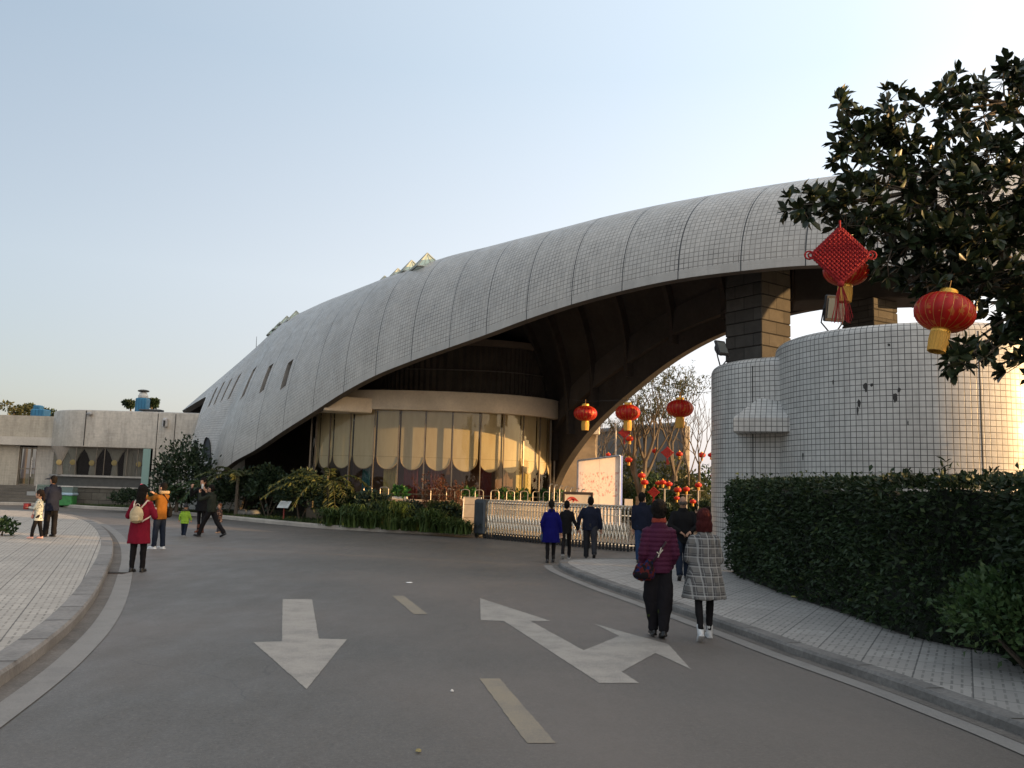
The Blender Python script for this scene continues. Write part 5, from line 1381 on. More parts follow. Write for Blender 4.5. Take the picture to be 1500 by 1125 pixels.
# drive head at the left end
m = MB(); h0 = gA - gdir*.05; m.bbox((h0.x, h0.y, .72), (.55,.42,1.2), .05, ga); hd = m.build('drive_head', mat('grey blue sheet', (.07,.08,.09), .5, .12, 3, metal=.3), gate)
m = MB()
for k in range(7): q = h0 - gn*.215 + gdir*(-.2+.065*k); m.box((q.x,q.y,.75), (.012,.012,.9), ga)
m.build('groove', RUB, hd)
m = MB()
for k in (-.2,.2): q = h0+gdir*k; m.tube([q+gn*-.12+Vector((0,0,.07)), q+gn*.12+Vector((0,0,.07))], .07, 12)
m.build('wheel', RUB, hd)

# leaning A board in front of the gate
ab = gp(690, 784); A_board = thing('a_board', 'white framed freestanding notice board with beige sheet by gate left end', 'notice board', (ab.x, ab.y, 0))
Mx = Matrix.Rotation(R(-6), 3, 'Z') @ Matrix.Rotation(R(-9), 3, 'X')
c = Vector((ab.x, ab.y+.02, .82)); WHT = mat('white painted tube', (.6,.57,.52), .4, .1, 6)
m = MB(); m.bbox(c, (.62,.03,1.05), .008, M=Mx)
def sheet_mat():
    t = NT('beige notice sheet'); v = t.coord('Object'); sp = t.n('ShaderNodeSeparateXYZ'); t.l(v, sp.inputs[0])
    c = t.mix(t.remap(t.noise(5, v, 4), .35, .7, 0, .5), (.56,.43,.28), (.40,.29,.18))
    t.l(c, t.b.inputs['Base Color']); t.b.inputs['Roughness'].default_value = .6; return t.m
m.build('panel', sheet_mat(), A_board)
m = MB()
hw, hh = .32, .54
fp = [c+Mx@Vector(q) for q in ((-hw,-.02,-hh),(hw,-.02,-hh),(hw,-.02,hh),(-hw,-.02,hh),(-hw,-.02,-hh))]
m.tube(fp, .018, 6); m.build('frame', WHT, A_board)
for s in (-1, 1):
    m = MB(); q = c+Mx@Vector((s*hw,-.02,-hh+.12)); m.tube([q, (q.x+s*.06, q.y-.1, .2), (q.x+s*.12, q.y-.16, .015)], .016, 6); m.build('leg', WHT, A_board)
    m = MB(); q = c+Mx@Vector((s*hw*.9,.02,hh-.1)); m.tube([q, (q.x, q.y+.5, .015)], .014, 6); m.build('rear_leg', WHT, A_board)
m = MB(); m.tube([(ab.x-.3, ab.y-.16, .03), (ab.x+.28, ab.y-.16, .03)], .012, 6); m.build('foot_bar', WHT, A_board)
m = MB()
for z, w in ((.27,.56),(-.2,.5)): m.box(c+Mx@Vector((-.02,-.0165,z)), (w,.002,.018), M=Mx)
m.build('printed_line', mat('brown print', (.22,.14,.08), .7), A_board)

# hoops and planters along the terrace
HOOP = mat('galvanised hoop', (.36,.33,.29), .45, .1, 5, metal=.8)
hf = thing('hoop_fence', 'row of small pale steel hoops along the terrace wall top', 'fence', (-2, 34.4, 1.16))
for px in (563, 582, 640, 658, 675, 691, 709, 727, 743, 757, 769, 779, 789, 798):
    q = along(s_of_px(px), 1.25); q2 = along(s_of_px(px)+.02, 1.25); d = (q2-q).normalized(); w = .17
    m = MB(); P = [q-d*w+Vector((0,0,1.155))] + [q-d*w*math.cos(a)**.6 + Vector((0,0,1.155+.36+.10*math.sin(a))) if math.cos(a) >= 0 else q+d*w*(-math.cos(a))**.6 + Vector((0,0,1.155+.36+.10*math.sin(a))) for a in np.linspace(0, PI, 11)] + [q+d*w+Vector((0,0,1.155))]
    m.tube(P, .018, 6); m.build('hoop', HOOP, hf)
PLANT = leaf_mat('bright planter leaves', (.02,.09,.02), (.05,.17,.04), trans=.2)
def leaf_cards(n, cen, rad, size, seed, up_bias=.5, aspect=.5, shell=.35):
    r = np.random.RandomState(seed)
    d = r.normal(size=(n,3)); d /= np.linalg.norm(d, axis=1, keepdims=True)
    rr = (shell + (1-shell)*r.rand(n,1))**(1/1.6)
    P = np.array(cen) + d*rr*np.array(rad)
    return cards(P, d, size, r, up_bias, aspect)
def cards(P, nrm, size, r, up_bias=.4, aspect=.5, droop=0.0):
    """leaf shaped quads pairs folded along the midrib, growing outward along nrm"""
    n = len(P)
    ax = nrm + r.normal(size=(n,3))*.7 + np.array([0,0,up_bias]); ax /= np.linalg.norm(ax, axis=1, keepdims=True)
    sd = np.cross(ax, r.normal(size=(n,3))); sd /= np.maximum(np.linalg.norm(sd, axis=1, keepdims=True), 1e-6)
    nn = np.cross(sd, ax)
    L = size*(.65+.7*r.rand(n,1)); W = L*aspect*.5
    b = P; tip = P + ax*L - nn*L*.12 - np.array([0,0,1.0])*droop*L
    m1 = P + ax*L*.45 + nn*L*.06
    l = m1 + sd*W + nn*W*.35; rgt = m1 - sd*W + nn*W*.35
    V = np.stack([b, l, tip, rgt, m1], axis=1).reshape(-1,3)
    base = np.arange(n)[:,None]*5
    Fc = np.concatenate([base+np.array([[0,4,2,1]]), base+np.array([[0,3,2,4]])], axis=0)
    return V, Fc
def merge(lst):
    V = []; Fs = []; k = 0
    for v, f in lst: V.append(v); Fs.append(f+k); k += len(v)
    return np.concatenate(V), np.concatenate(Fs)
TROUGH = mat('white trough', (.62,.6,.55), .5, .1, 4)
plabels = ['white planter of green leaves half behind the red leaved bush','white planter of green leaves just behind the A board top','white planter of green leaves right of the A board','white planter of green leaves in the middle of the lit terrace','white planter of green leaves below the brightest blinds','white planter of green leaves at the terrace right end']
for i, px in enumerate((597, 680, 725, 748, 777, 795)):
    q = along(s_of_px(px), .85); q2 = along(s_of_px(px)+.02, .85); a = math.atan2((q2-q).y, (q2-q).x); w = .62 if i < 4 else .4
    t = thing('planter', plabels[i], 'planter', (q.x, q.y, .55), 'white planters on the terrace')
    m = MB(); m.bbox((q.x, q.y, .9), (w,.26,.7), .02, a); m.build('trough', TROUGH, t)
    V, Fc = leaf_cards(170, (q.x,q.y,1.4), (w*.55,.2,.26), .16, 50+i, .8); np_mesh('foliage', V, Fc, PLANT, t)

# poster board behind the gate
def poster_mat():
    t = NT('faded festival poster with painted shade'); v = t.coord('UV'); sp = t.n('ShaderNodeSeparateXYZ'); t.l(v, sp.inputs[0])
    base = t.mix(t.remap(t.noise(2.0, v, 3), .35, .7), (.86,.76,.66), (.82,.68,.60))
    edge = t.remap(sp.outputs[0], .0, .45, 1, 0); base = t.mix(t.math('MULTIPLY', edge, .55), base, (.45,.47,.55))  # blue-grey shade painted into the left side of the sheet
    return t, sp, base
t, sp, base = poster_mat()
n1 = t.remap(t.noise(5.5, t.map(t.coord('UV'), (1.5,1,1)), 5, .7), .52, .60)
zone = t.math('MULTIPLY', t.math('GREATER_THAN', sp.outputs[1], 1.15), t.math('LESS_THAN', sp.outputs[1], 2.15))
base = t.mix(t.math('MULTIPLY', t.math('MULTIPLY', n1, zone), .8), base, (.60,.20,.16))
n2 = t.remap(t.noise(9, t.coord('UV'), 3, .6), .55, .62)
base = t.mix(t.math('MULTIPLY', n2, .25), base, (.45,.55,.60))
t.l(base, t.b.inputs['Base Color']); t.b.inputs['Roughness'].default_value = .45
tr_ = t.n('ShaderNodeBsdfTranslucent'); t.l(base, tr_.inputs[0]); mx_ = t.n('ShaderNodeMixShader'); mx_.inputs[0].default_value = .55
t.l(t.b.outputs[0], mx_.inputs[1]); t.l(tr_.outputs[0], mx_.inputs[2]); t.l(mx_.outputs[0], t.out.inputs['Surface'])
POSTER = t.m
pa, pb = gx(845, 36.6), gx(907, 34.9)
pd = (pb-pa).normalized(); pn = Vector((pd.y, -pd.x, 0)); zb_, zt_a, zt_b = .35, at(845,675,36.6).z, at(907,667.5,34.9).z
po = thing('poster_board', 'large pale pink festival poster board with blue side edge', 'poster board', ((pa.x+pb.x)/2, (pa.y+pb.y)/2, 0))
m = MB(); L_ = (pb-pa).length
def v3(p, z, o=0): return (p.x+pn.x*o, p.y+pn.y*o, z)
m.quad(v3(pa,zb_,.003), v3(pb,zb_,.003), v3(pb,zt_b,.003), v3(pa,zt_a,.003), uv=[(0,0),(L_,0),(L_,zt_b-zb_),(0,zt_a-zb_)])
m.build('poster_sheet', POSTER, po)
m = MB(); back = -.16
b_ = m.add([v3(pa,zb_), v3(pb,zb_), v3(pb,zt_b), v3(pa,zt_a), v3(pa,zb_,back), v3(pb,zb_,back), v3(pb,zt_b,back), v3(pa,zt_a,back)])
for q in ((1,5,6,2),(3,2,6,7),(4,0,3,7),(0,4,5,1)): m.face([b_+i for i in q])
m.build('board_body', mat('blue board edge', (.05,.11,.42), .5, .1, 2), po)
m = MB(); m.tube([v3(pb,zb_,.02), v3(pb,zt_b,.02)], .035, 6); m.tube([v3(pa,zt_a,.02), v3(pb,zt_b,.02)], .04, 6); m.tube([v3(pa,zb_,.02), v3(pa,zt_a,.02)], .04, 6)
m.build('frame', mat('pale poster frame', (.5,.52,.58), .4), po)
mid = pa.lerp(pb, .52); m = MB(); m.tube([v3(mid,zb_,.006), v3(mid,(zt_a+zt_b)/2,.006)], .006, 4); m.build('joint', mat('poster joint', (.4,.36,.33), .6), po)
for q in (pa, pb): m = MB(); m.tube([v3(q,0,-.1), v3(q,zb_+.2,-.1)], .04, 8); m.build('post', STEEL_D, po)

# dark framed sign just behind the gate
fa, fb_ = gp(824,745,1.0), gp(868,745,1.0)
Yn = 28.6; na, nb = gx(824, Yn), gx(866, Yn-.2); zn0, zn1 = at(845,750,Yn).z, at(845,722.5,Yn).z
ns_ = thing('framed_sign', 'dark brown framed sign with red swirl emblem behind the gate', 'sign', ((na.x+nb.x)/2, Yn-.1, 0))
cx, cy, cz = (na.x+nb.x)/2, Yn-.1, (zn0+zn1)/2; W_, H_ = nb.x-na.x, zn1-zn0
m = MB(); m.bbox((cx, cy, cz), (W_-.1, .05, H_-.1), .004); m.build('panel', mat('cream sign panel', (.60,.50,.38), .5, .08, 3), ns_)
m = MB(); FRW = mat('dark brown wood', (.035,.022,.015), .5, .25, 6, stretch=(1,1,6))
for z in (zn0, zn1): m.bbox((cx, cy, z), (W_+.08,.10,.09), .012)
for x in (na.x, nb.x): m.bbox((x, cy, cz), (.085,.099,H_-.09), .012)
m.build('frame', FRW, ns_)
for x in (na.x+.1, nb.x-.1): m = MB(); m.bbox((x, cy+.02, zn0/2), (.06,.06,zn0-.05), .01); m.build('post', FRW, ns_)
EM = mat('red emblem', (.50,.05,.03), .5)
m = MB(); ex, ez = cx-W_*.18, cz+H_*.14
def brush(pts, wd):
    P = catmull([Vector((p[0],0,p[1])) for p in pts], 6); n_ = len(P); L1, L2 = [], []
    for i, p in enumerate(P):
        d_ = P[min(i+1,n_-1)]-P[max(i-1,0)]; d_.normalize(); nr = Vector((-d_.z,0,d_.x)); w_ = wd*math.sin(PI*(i+.7)/(n_+.6))
        L1.append((ex+p.x+nr.x*w_, cy-.028, ez+p.z+nr.z*w_)); L2.append((ex+p.x-nr.x*w_, cy-.028, ez+p.z-nr.z*w_))
    m.loft([L2, L1], False, False)
brush([(-.21,-.03),(-.12,.05),(-.02,.07),(.08,.04),(.2,-.05)], .035)
brush([(-.16,-.06),(-.04,.01),(.08,.0),(.15,-.05)], .028)
brush([(-.03,.05),(.03,-.02),(.01,-.08)], .025)
m.build('emblem', EM, ns_)
m = MB()
for k in range(13): m.box((cx-W_*.26+k*W_*.044, cy-.027, cz-H_*.20), (W_*.028,.004,.035+.012*(k%3)))
m.build('small_lettering', mat('grey lettering', (.28,.24,.2), .6), ns_)
# small white crowd panels to the right of the poster
for i, (px0, px1, yt, yb, Y, lb) in enumerate(((914,926,731,742,33,'small white board right of the blue edged poster'),)):
    a, b = gx(px0, Y), gx(px1, Y); z0, z1 = at(920,yb,Y).z, at(920,yt,Y).z
    t = thing('small_board', lb, 'board', ((a.x+b.x)/2, Y, 0)); m = MB(); m.bbox(((a.x+b.x)/2, Y, (z0+z1)/2), (b.x-a.x,.04,z1-z0), .006); m.build('panel', mat('white board', (.62,.55,.48), .5), t)
    for x in (a.x+.03, b.x-.03): m = MB(); m.tube([(x,Y,0),(x,Y,z0)], .02, 6); m.build('post', STEEL_D, t)
# turnstile railings between hall and poster
tr = thing('queue_railing', 'pale hooped queue railing left of the dark framed sign', 'railing', (gx(830,33).x, 33, 0))
for i, px in enumerate((803,810,818,826,834,842,850)):
    q = gx(px, 33+.0*i); zt_ = at(px, 709+ i*1.3, 33).z; m = MB(); m.tube([(q.x,33,0),(q.x,33,zt_-.12),(q.x+.05,33,zt_),(q.x+.14,33,zt_)], .022, 6); m.build('rail_post', HOOP, tr)

# plaque on a red post in the planting bed
q = gp(415, 762, .13); pq = thing('plaque_sign', 'small tilted white information plaque on a red post among shrubs', 'sign', (q.x, q.y, .13))
m = MB(); zc = at(415, 739, q.y).z; Mp = Matrix.Rotation(R(-12),3,'Z') @ Matrix.Rotation(R(-50),3,'X')
m.bbox((q.x, q.y, zc), (.50,.03,.42), .008, M=Mp); m.build('plate', mat('pale plaque', (.52,.55,.54), .4), pq)
m = MB()
for k in range(5): m.box(Vector((q.x,q.y,zc))+Mp@Vector((-.02+.02*(k%2),-.017,.12-.06*k)), (.34,.003,.016), M=Mp)
m.build('lettering', mat('grey lettering', (.28,.24,.2), .6), pq)
m = MB(); m.tube([(q.x,q.y,.1),(q.x,q.y+.02,zc-.02)], .03, 8); m.build('post', mat('red post', (.28,.05,.035), .6), pq)
# wooden stake leaning in the shrubs
a, b = gp(334, 752, .13), None; b = at(344, 727, a.y+.1); m = MB(); m.tube([a, b], [.035,.03], 7)
tag(m.build('wooden_stake', mat('grey timber', (.20,.17,.13), .85, .2, 6), base=tuple(a)), 'leaning grey timber stake in the shrubs right of the striding man', 'stake')
# rocks in the lawn
for i, (px, py, s, lb) in enumerate(((354,755,.28,'pale rock on the lawn nearer the leaning stake'),(372,755.5,.30,'pale rock on the lawn left of the white plaque'))):
    q = gp(px, py, .13); m = MB(); m.ell((q.x, q.y, .22), (s*1.2, s*.8, s*.65), n=12, m=7)
    r_ = random.Random(i); m.v = [(v[0]+.12*s*noise.noise(Vector(v)*4), v[1]+.12*s*noise.noise(Vector(v)*4+Vector((5,0,0))), v[2]+.15*s*noise.noise(Vector(v)*4+Vector((0,7,0)))) for v in m.v]
    tag(m.build('rock', mat('grey rock', (.24,.23,.21), .9, .3, 4, bump=.5), base=(q.x,q.y,.13), smooth=True), lb, 'rock', 'rocks on the lawn')

# ice cream chest and grey folding stall by the pavilion
q = gp(98, 743); ch = thing('ice_cream_chest', 'green and white ice cream chest behind the man in navy', 'freezer', (q.x, q.y, 0))
Yc = q.y; w = gx(108,Yc).x-gx(88,Yc).x; zt_ = at(98,713,Yc).z
m = MB(); m.bbox((q.x, Yc, .36), (w,.6,.55), .04); m.build('body', mat('green chest', (.045,.21,.06), .4, .3, 5), ch)
m = MB(); m.bbox((q.x+.03, Yc-.02, .70), (w*1.05,.64,.14), .03); m.build('blue_band', mat('pale blue band', (.35,.48,.58), .4, .15, 4), ch)
m = MB(); m.bbox((q.x-w*.2, Yc-.31, .71), (w*.5,.03,.06), .01); m.build('orange_stripe', mat('orange stripe', (.65,.38,.08), .5), ch)
m = MB(); m.loft([[(q.x-w*.5,Yc-.3,.77),(q.x+w*.5,Yc-.3,.77),(q.x+w*.5,Yc+.3,.77),(q.x-w*.5,Yc+.3,.77)],[(q.x-w*.46,Yc-.16,zt_),(q.x+w*.44,Yc-.16,zt_),(q.x+w*.44,Yc+.28,zt_),(q.x-w*.46,Yc+.28,zt_)]], True, True)
m.build('glass_lid', glass_mat('chest glass', (.7,.8,.78), .05, body=(.18,.24,.22), bodyf=.6), ch)
m = MB(); m.tube([(q.x-w*.46,Yc-.17,zt_+.01),(q.x+w*.44,Yc-.17,zt_+.01)], .022, 6); m.build('lid_rim', WHT, ch)
for x in (-.4,.4): m = MB(); m.tube([(q.x+x*w,Yc-.2,.05),(q.x+x*w,Yc+.2,.05)], .05, 10); m.build('wheel', RUB, ch)
q = gp(50, 739.5); sl = thing('snack_cart', 'grey snack cart with slanted panel behind the little girl', 'cart', (q.x, q.y, 0)); Yc = q.y
w = gx(59,Yc).x-gx(43,Yc).x; GP = mat('pale grey panel', (.34,.35,.34), .5, .12, 2)
m = MB(); z1 = at(50,720,Yc).z; prf = [(-.5,.25),(.5,.25),(.5,z1*.75),(.1,z1),(-.5,z1)]
m.loft([[(q.x+x*w, Yc-.3, z) for x, z in prf], [(q.x+x*w, Yc+.3, z) for x, z in prf]], True, True); m.build('body', GP, sl)
m = MB(); m.bbox((q.x-.02, Yc-.02, .16), (w*.96,.56,.16), .03); m.build('base', mat('brown base', (.14,.07,.045), .7), sl)
m = MB(); m.tube([(q.x+w*.05,Yc,z1-.02),(q.x+w*.05,Yc,z1+.42)], .025, 6); m.build('pole', WHT, sl)
m = MB(); m.quad((q.x+w*.12,Yc,z1-.2),(q.x+w*1.4,Yc,z1-.2),(q.x+w*1.4,Yc,z1+.4),(q.x+w*.12,Yc,z1+.4)); m.quad((q.x+w*.12,Yc+.02,z1+.4),(q.x+w*1.4,Yc+.02,z1+.4),(q.x+w*1.4,Yc+.02,z1-.2),(q.x+w*.12,Yc+.02,z1-.2)); m.build('clear_screen', glass_mat('greenish screen', (.75,.82,.78), .05, body=(.25,.33,.30), bodyf=.4), sl)
m = MB(); m.lathe([(.05,.2),(w*1.0,.0),(w*1.02,-.03),(w*.9,.0),(.03,.16)], 18, (q.x+w*1.7, Yc+.2, z1+.72), False); m.tube([(q.x+w*1.7,Yc+.2,.3),(q.x+w*1.7,Yc+.2,z1+.9)], .025, 6); m.build('canopy', mat('dark canopy cloth', (.06,.055,.055), .85), sl)
for x in (-.35,.35): m = MB(); m.tube([(q.x+x*w,Yc-.25,.07),(q.x+x*w,Yc+.25,.07)], .07, 10); m.build('wheel', RUB, sl)

# floodlights on the gatehouse roof
def floodlight(px, py, Y, size, yaw, tilt, zroof, label):
    p = at(px, py, Y); t = thing('floodlight', label, 'floodlight', (p.x, p.y, zroof), 'floodlights on the gatehouse')
    Mf = Matrix.Rotation(R(yaw),3,'Z') @ Matrix.Rotation(R(tilt),3,'X')
    m = MB(); m.bbox(p, (size*.78,size*.16,size), .02, M=Mf); m.ell(p+Mf@Vector((0,size*.16,0)), (size*.36,size*.24,size*.40), Mf); hs = m.build('housing', mat('black housing', (.014,.014,.015), .5), t)
    m = MB(); m.bbox(p+Mf@Vector((0,-size*.09,0)), (size*.6,.012,size*.74), .004, M=Mf); m.build('lens', mat('floodlight glass', (.10,.115,.12), .08, .1, 3, spec=.8), hs)
    m = MB()
    for s_ in (-1,1): m.tube([p+Mf@Vector((s_*size*.42,0,0)), p+Mf@Vector((s_*size*.42,size*.1,-size*.55)), (p.x, p.y+.1, zroof-.03)], .018, 6)
    m.build('bracket', mat('black housing', (.014,.014,.015), .5), t)
floodlight(1057, 510, 22.6, .46, 28, -24, SDm[3]-.06, 'small black floodlight tilted on the left edge of gatehouse roof')
floodlight(1222, 452, 19.6, .62, 8, 12, TD[3]-.02, 'large square floodlight behind the red tassels on the tall drum')

# ------------------------------------------------------------------ red lanterns and knots
def red_silk():
    t = NT('red lantern silk'); uv = t.coord('UV')
    g = t.noise(7, uv, 2, .5); sp = t.n('ShaderNodeSeparateXYZ'); t.l(uv, sp.inputs[0])
    blot = t.remap(g, .60, .63)
    c = t.mix(t.remap(t.noise(3, t.coord('Object'), 3), .3, .7), (.42,.012,.008), (.60,.022,.012))
    c = t.mix(t.math('MULTIPLY', blot, .55), c, (.62,.26,.05))
    t.l(c, t.b.inputs['Base Color']); t.b.inputs['Roughness'].default_value = .42; t.b.inputs['Specular IOR Level'].default_value = .4
    tr = t.n('ShaderNodeBsdfTranslucent'); t.l(c, tr.inputs[0]); mx = t.n('ShaderNodeMixShader'); mx.inputs[0].default_value = .35
    t.l(t.b.outputs[0], mx.inputs[1]); t.l(tr.outputs[0], mx.inputs[2]); t.l(mx.outputs[0], t.out.inputs['Surface']); return t.m
SILK = red_silk(); GOLD = mat('gold foil', (.70,.40,.07), .3, .2, 14, metal=.6); GOLDT = mat('gold fringe', (.58,.31,.05), .65, .3, 30, stretch=(6,6,.4)); WIRE = mat('gold wire', (.6,.3,.08), .4, metal=.5)
def lantern_parts(root, detail=True):            # unit lantern: width 1, hangs from z=0 downwards
    rz, rx = .345, .5; gores = 20
    m = MB(); prof = []
    for k in range(15):
        a = PI/2*.86 - PI*.86*k/14; prof.append((rx*math.cos(a)**.82 if math.cos(a) > 0 else 0, -.10-rz+rz*math.sin(a)))
    m.lathe(prof, gores*4 if detail else 24, (0,0,0), False, .045, gores if detail else 12); sh = m.build('shade', SILK, root, world=False, smooth=True)
    m = MB(); zt_ = prof[0][1]; zb_ = prof[-1][1]
    m.lathe([(.02,zt_+.09),(.15,zt_+.09),(.16,zt_+.06),(.155,zt_-.03),(.1,zt_-.03)], 20, (0,0,0), True); m.build('top_cap', GOLD, root, world=False)
    m = MB(); m.lathe([(.1,zb_+.03),(.155,zb_+.03),(.17,zb_-.03),(.165,zb_-.07),(.05,zb_-.07)], 20, (0,0,0), True); m.build('bottom_cap', GOLD, root, world=False)
    m = MB()
    m.lathe([(.158,zb_-.06),(.165,zb_-.2),(.15,zb_-.42),(.12,zb_-.42),(.1,zb_-.06)], 40, (0,0,0), False, .06, 20); m.build('fringe', GOLDT, root, world=False)
    if detail:
        m = MB()
        for g in range(gores):
            a = 2*PI*g/gores; m.tube([(r_*math.cos(a)*1.003, r_*math.sin(a)*1.003, z) for r_, z in prof], .0045, 4)
        m.build('rib', WIRE, sh, world=False)
    m = MB(); m.tube([(0,0,zt_+.05),(0,0,.18)], .008, 5); m.build('hanger', WIRE, root, world=False)
def lantern(p_center, width, label, group, tilt=(0,0), proto={}):
    key = 'big' if width > .45 else 'small'
    if key not in proto:
        t = thing('red_lantern', label, 'lantern', (0,0,0), group); lantern_parts(t, key == 'big'); proto[key] = t; o = t
    else: o = copy_tree(proto[key]); tag(o, label, 'lantern', group)
    o.location = Vector(p_center) + Vector((0,0,.49*width)); o.scale = (width,)*3; o.rotation_euler = (R(tilt[0]), R(tilt[1]), rnd.random()*6)
    return o
GB = 'three big red lanterns over the gate'
for px, py, wp, Y, lb in ((857.5,607,33,28,'big red lantern hanging against the dark arch foot'),(919.5,606,35,27,'big red lantern above the poster board right edge'),(996,600,38,26,'big red lantern highest and farthest right over the gate')):
    lantern(at(px, py, Y), wp/F_PX*Y, lb, GB)
m = MB(); P = [at(835,585,31), at(857.5,588,28), at(919.5,586,27), at(996,578,26), at(1060,572,23.2)]
m.tube(P, .008, 4); tag(m.build('cable', mat('thin dark wire', (.04,.04,.04), .6), base=tuple(P[0])), 'thin wire strung over the gate carrying three big lanterns', 'cable')
lantern(at(1392,463,8.6), 82/F_PX*8.6, 'large red lantern with gold fringe hanging free under the magnolia', 'red lanterns in the magnolia', (4,14))
lantern(at(1241,400,9.2), 63/F_PX*9.2, 'red lantern half hidden behind the hanging red knot', 'red lanterns in the magnolia', (0,-4))
SG = 'small red lanterns beyond the gate'
SL = [(891,666,7,39,'tiny red lantern peeking over the poster board top'),(922.5,643,11,40,'small red lantern under the middle big lantern'),(921,674,11,40,'small red lantern right of the poster board top corner'),
 (960,661,10,41,'small red lantern before the grey building left of a small knot'),(995,665.5,10,42,'small red lantern before the narrow beige block'),(1028,667,11,40,'small red lantern in open sky near the gatehouse'),(1041.5,667,9,40,'small red lantern touching the gatehouse left edge'),
 (940,697,11,38,'upper small lantern of a pair on the forked trunk'),(944,707,11,37.5,'lower small lantern of a pair on the forked trunk'),(964,708,8,39,'left lantern of a cluster of three on a lamp post'),(971,707,10,38.6,'middle lantern of a cluster of three on a lamp post'),(980,709.5,10,38.8,'right lantern of a cluster of three on a lamp post'),
 (993,718,11,38,'small lantern above the bald man left of a post'),(1005.5,717,10,38,'small lantern on a post above the bald man right side'),(1023,711,10,38,'small lantern atop the rightmost post'),(991.5,730,8,36,'lowest small lantern beside the bald head'),(1015,735,9,36,'low small lantern above the plaid coat woman'),(1044,697,6,40,'tiny lantern cut by gatehouse edge low down')]
for px, py, wp, Y, lb in SL: lantern(at(px, py, Y), wp/F_PX*Y, lb, SG)
for px, py, Y, lb in ((973.5,716,38.7,'pale lamp post carrying three small lanterns'),(1005.5,724,38.1,'pale lamp post behind the bald man'),(1022.5,718,38.1,'rightmost pale lamp post near the hedge end')):
    p = at(px, py, Y); b = (p.x, p.y, 0); t = thing('lamp_post', lb, 'lamp post', b, 'lamp posts beyond the gate')
    m = MB(); m.tube([b, (p.x,p.y,p.z)], [.05,.035], 8); m.build('pole', mat('weathered pale pole', (.34,.31,.27), .6, .15, 4), t)
    m = MB(); m.lathe([(.03,0),(.12,.02),(.12,.12),(.03,.14)], 12, (p.x,p.y,0), True); m.build('base', STEEL_D, t)
    m = MB(); m.tube([(p.x-.25,p.y,p.z-.02),(p.x+.25,p.y,p.z-.02)], .015, 6); m.build('arm', mat('weathered pale pole', (.34,.31,.27), .6, .15, 4), t)
CORD = mat('red cord', (.25,.007,.010), .8, .2, 30, bump=.4, bscale=300)
def knot(px, py, Y, hpx, label, detail, root_col=CORD):
    s = hpx/F_PX*Y/2; c = at(px, py, Y); t = thing('red_knot', label, 'ornament', (c.x, c.y, c.z), 'red hanging knots')
    yaw = R(-6); ex = Vector((math.cos(yaw), math.sin(yaw), 0)); ez = Vector((0,0,1)); ey = Vector((-math.sin(yaw), math.cos(yaw), 0))
    nst = 13 if detail else 7; r_ = s/nst*.74
    u = (ex+ez).normalized(); w = (ex-ez).normalized(); hs = s*.70
    m = MB()
    for k in range(nst):
        f = -1 + 2*k/(nst-1)
        for (A, B, ph) in ((u, w, 0), (w, u, 1)):
            P = []
            for j in range(nst*2-1):
                g = -1 + 2*j/(nst*2-2); wave = math.cos(PI*(j/2 + k + ph))*r_*.8 if detail else ph*r_
                P.append(c + A*g*hs*1.04 + B*f*hs + ey*wave)
            m.tube(P, r_, 6 if detail else 4)
    m.build('woven_panel', root_col, t)
    m = MB()
    for k in range(nst-1):                      # small edge loops
        f = -1 + 2*(k+.5)/(nst-1)
        for (A, B) in ((u, w), (w, u)):
            for sg in (-1, 1):
                b0 = c + A*sg*hs*1.03 + B*f*hs; m.tube([b0 + B*(hs/nst*.8)*math.cos(a) + A*sg*(hs/nst*1.5)*math.sin(a) for a in np.linspace(0, PI, 6)], r_*.8, 5)
    m.build('edge_loop', root_col, t)
    for sg in (-1, 1):
        for rr_ in (.20, .12):
            b0 = c + ex*sg*s*(.98); m = MB(); m.tube([b0 + ex*sg*(s*rr_)*(1-math.cos(a)) *.8 + ez*(s*rr_*.75)*math.sin(a) for a in np.linspace(0, 2*PI, 18)], r_*.62, 5); m.build('side_loop', root_col, t)
    m = MB(); m.tube([c+ez*s*.98, c+ez*s*1.35], r_*.7, 5); m.build('hanging_cord', root_col, t)
    m = MB(); bt = c - ez*s*1.0; m.ell(bt-ez*s*.1, (s*.13,s*.13,s*.13)); m.build('bead', root_col, t)
    for sg in (-1, 1):
        rg = random.Random(int(px)+sg); m = MB()
        for k in range(16 if detail else 5):
            a = rg.random()*2*PI; q = rg.random()*s*.08; x0_ = sg*s*.1
            p0 = bt - ez*s*.12 + ex*(x0_*.3); p1 = bt - ez*s*(.5) + ex*(x0_+q*math.cos(a)) + ey*q*math.sin(a); p2 = bt - ez*s*(1.35+.3*rg.random()) + ex*(x0_*1.6 + 3.2*q*math.cos(a) + s*.10*rg.random()) + ey*q*2*math.sin(a)
            m.tube([p0, p1, p1.lerp(p2,.5)+ex*.01*rg.random(), p2], s*.011 if detail else s*.035, 4)
        m.build('tassel', root_col, t)
    return t
knot(1231, 374, 8.5, 80, 'big red woven knot with tassels hanging from the magnolia', True)
knot(914.5, 634, 40, 13, 'small red knot hanging below the middle big lantern', False)
knot(977.5, 663, 41, 14, 'small red knot in front of the grey building', False)
knot(957.5, 721, 37, 13, 'small red knot low between forked trunk and lamp post', False)
# tall thin pole behind the poster
p = gx(902, 41); m = MB(); m.tube([p, at(902, 620, 41)], [.05,.04], 8); tag(m.build('flag_pole', mat('white pole', (.55,.53,.5), .5), base=tuple(p)), 'thin white pole rising behind the poster board', 'pole')
p = gx(865, 45); m = MB(); m.tube([p, at(865, 645, 45)], [.06,.05], 8); tag(m.build('flag_pole', mat('white pole', (.55,.53,.5), .5), base=tuple(p)), 'white pole standing between arch edge and far grey building', 'pole')
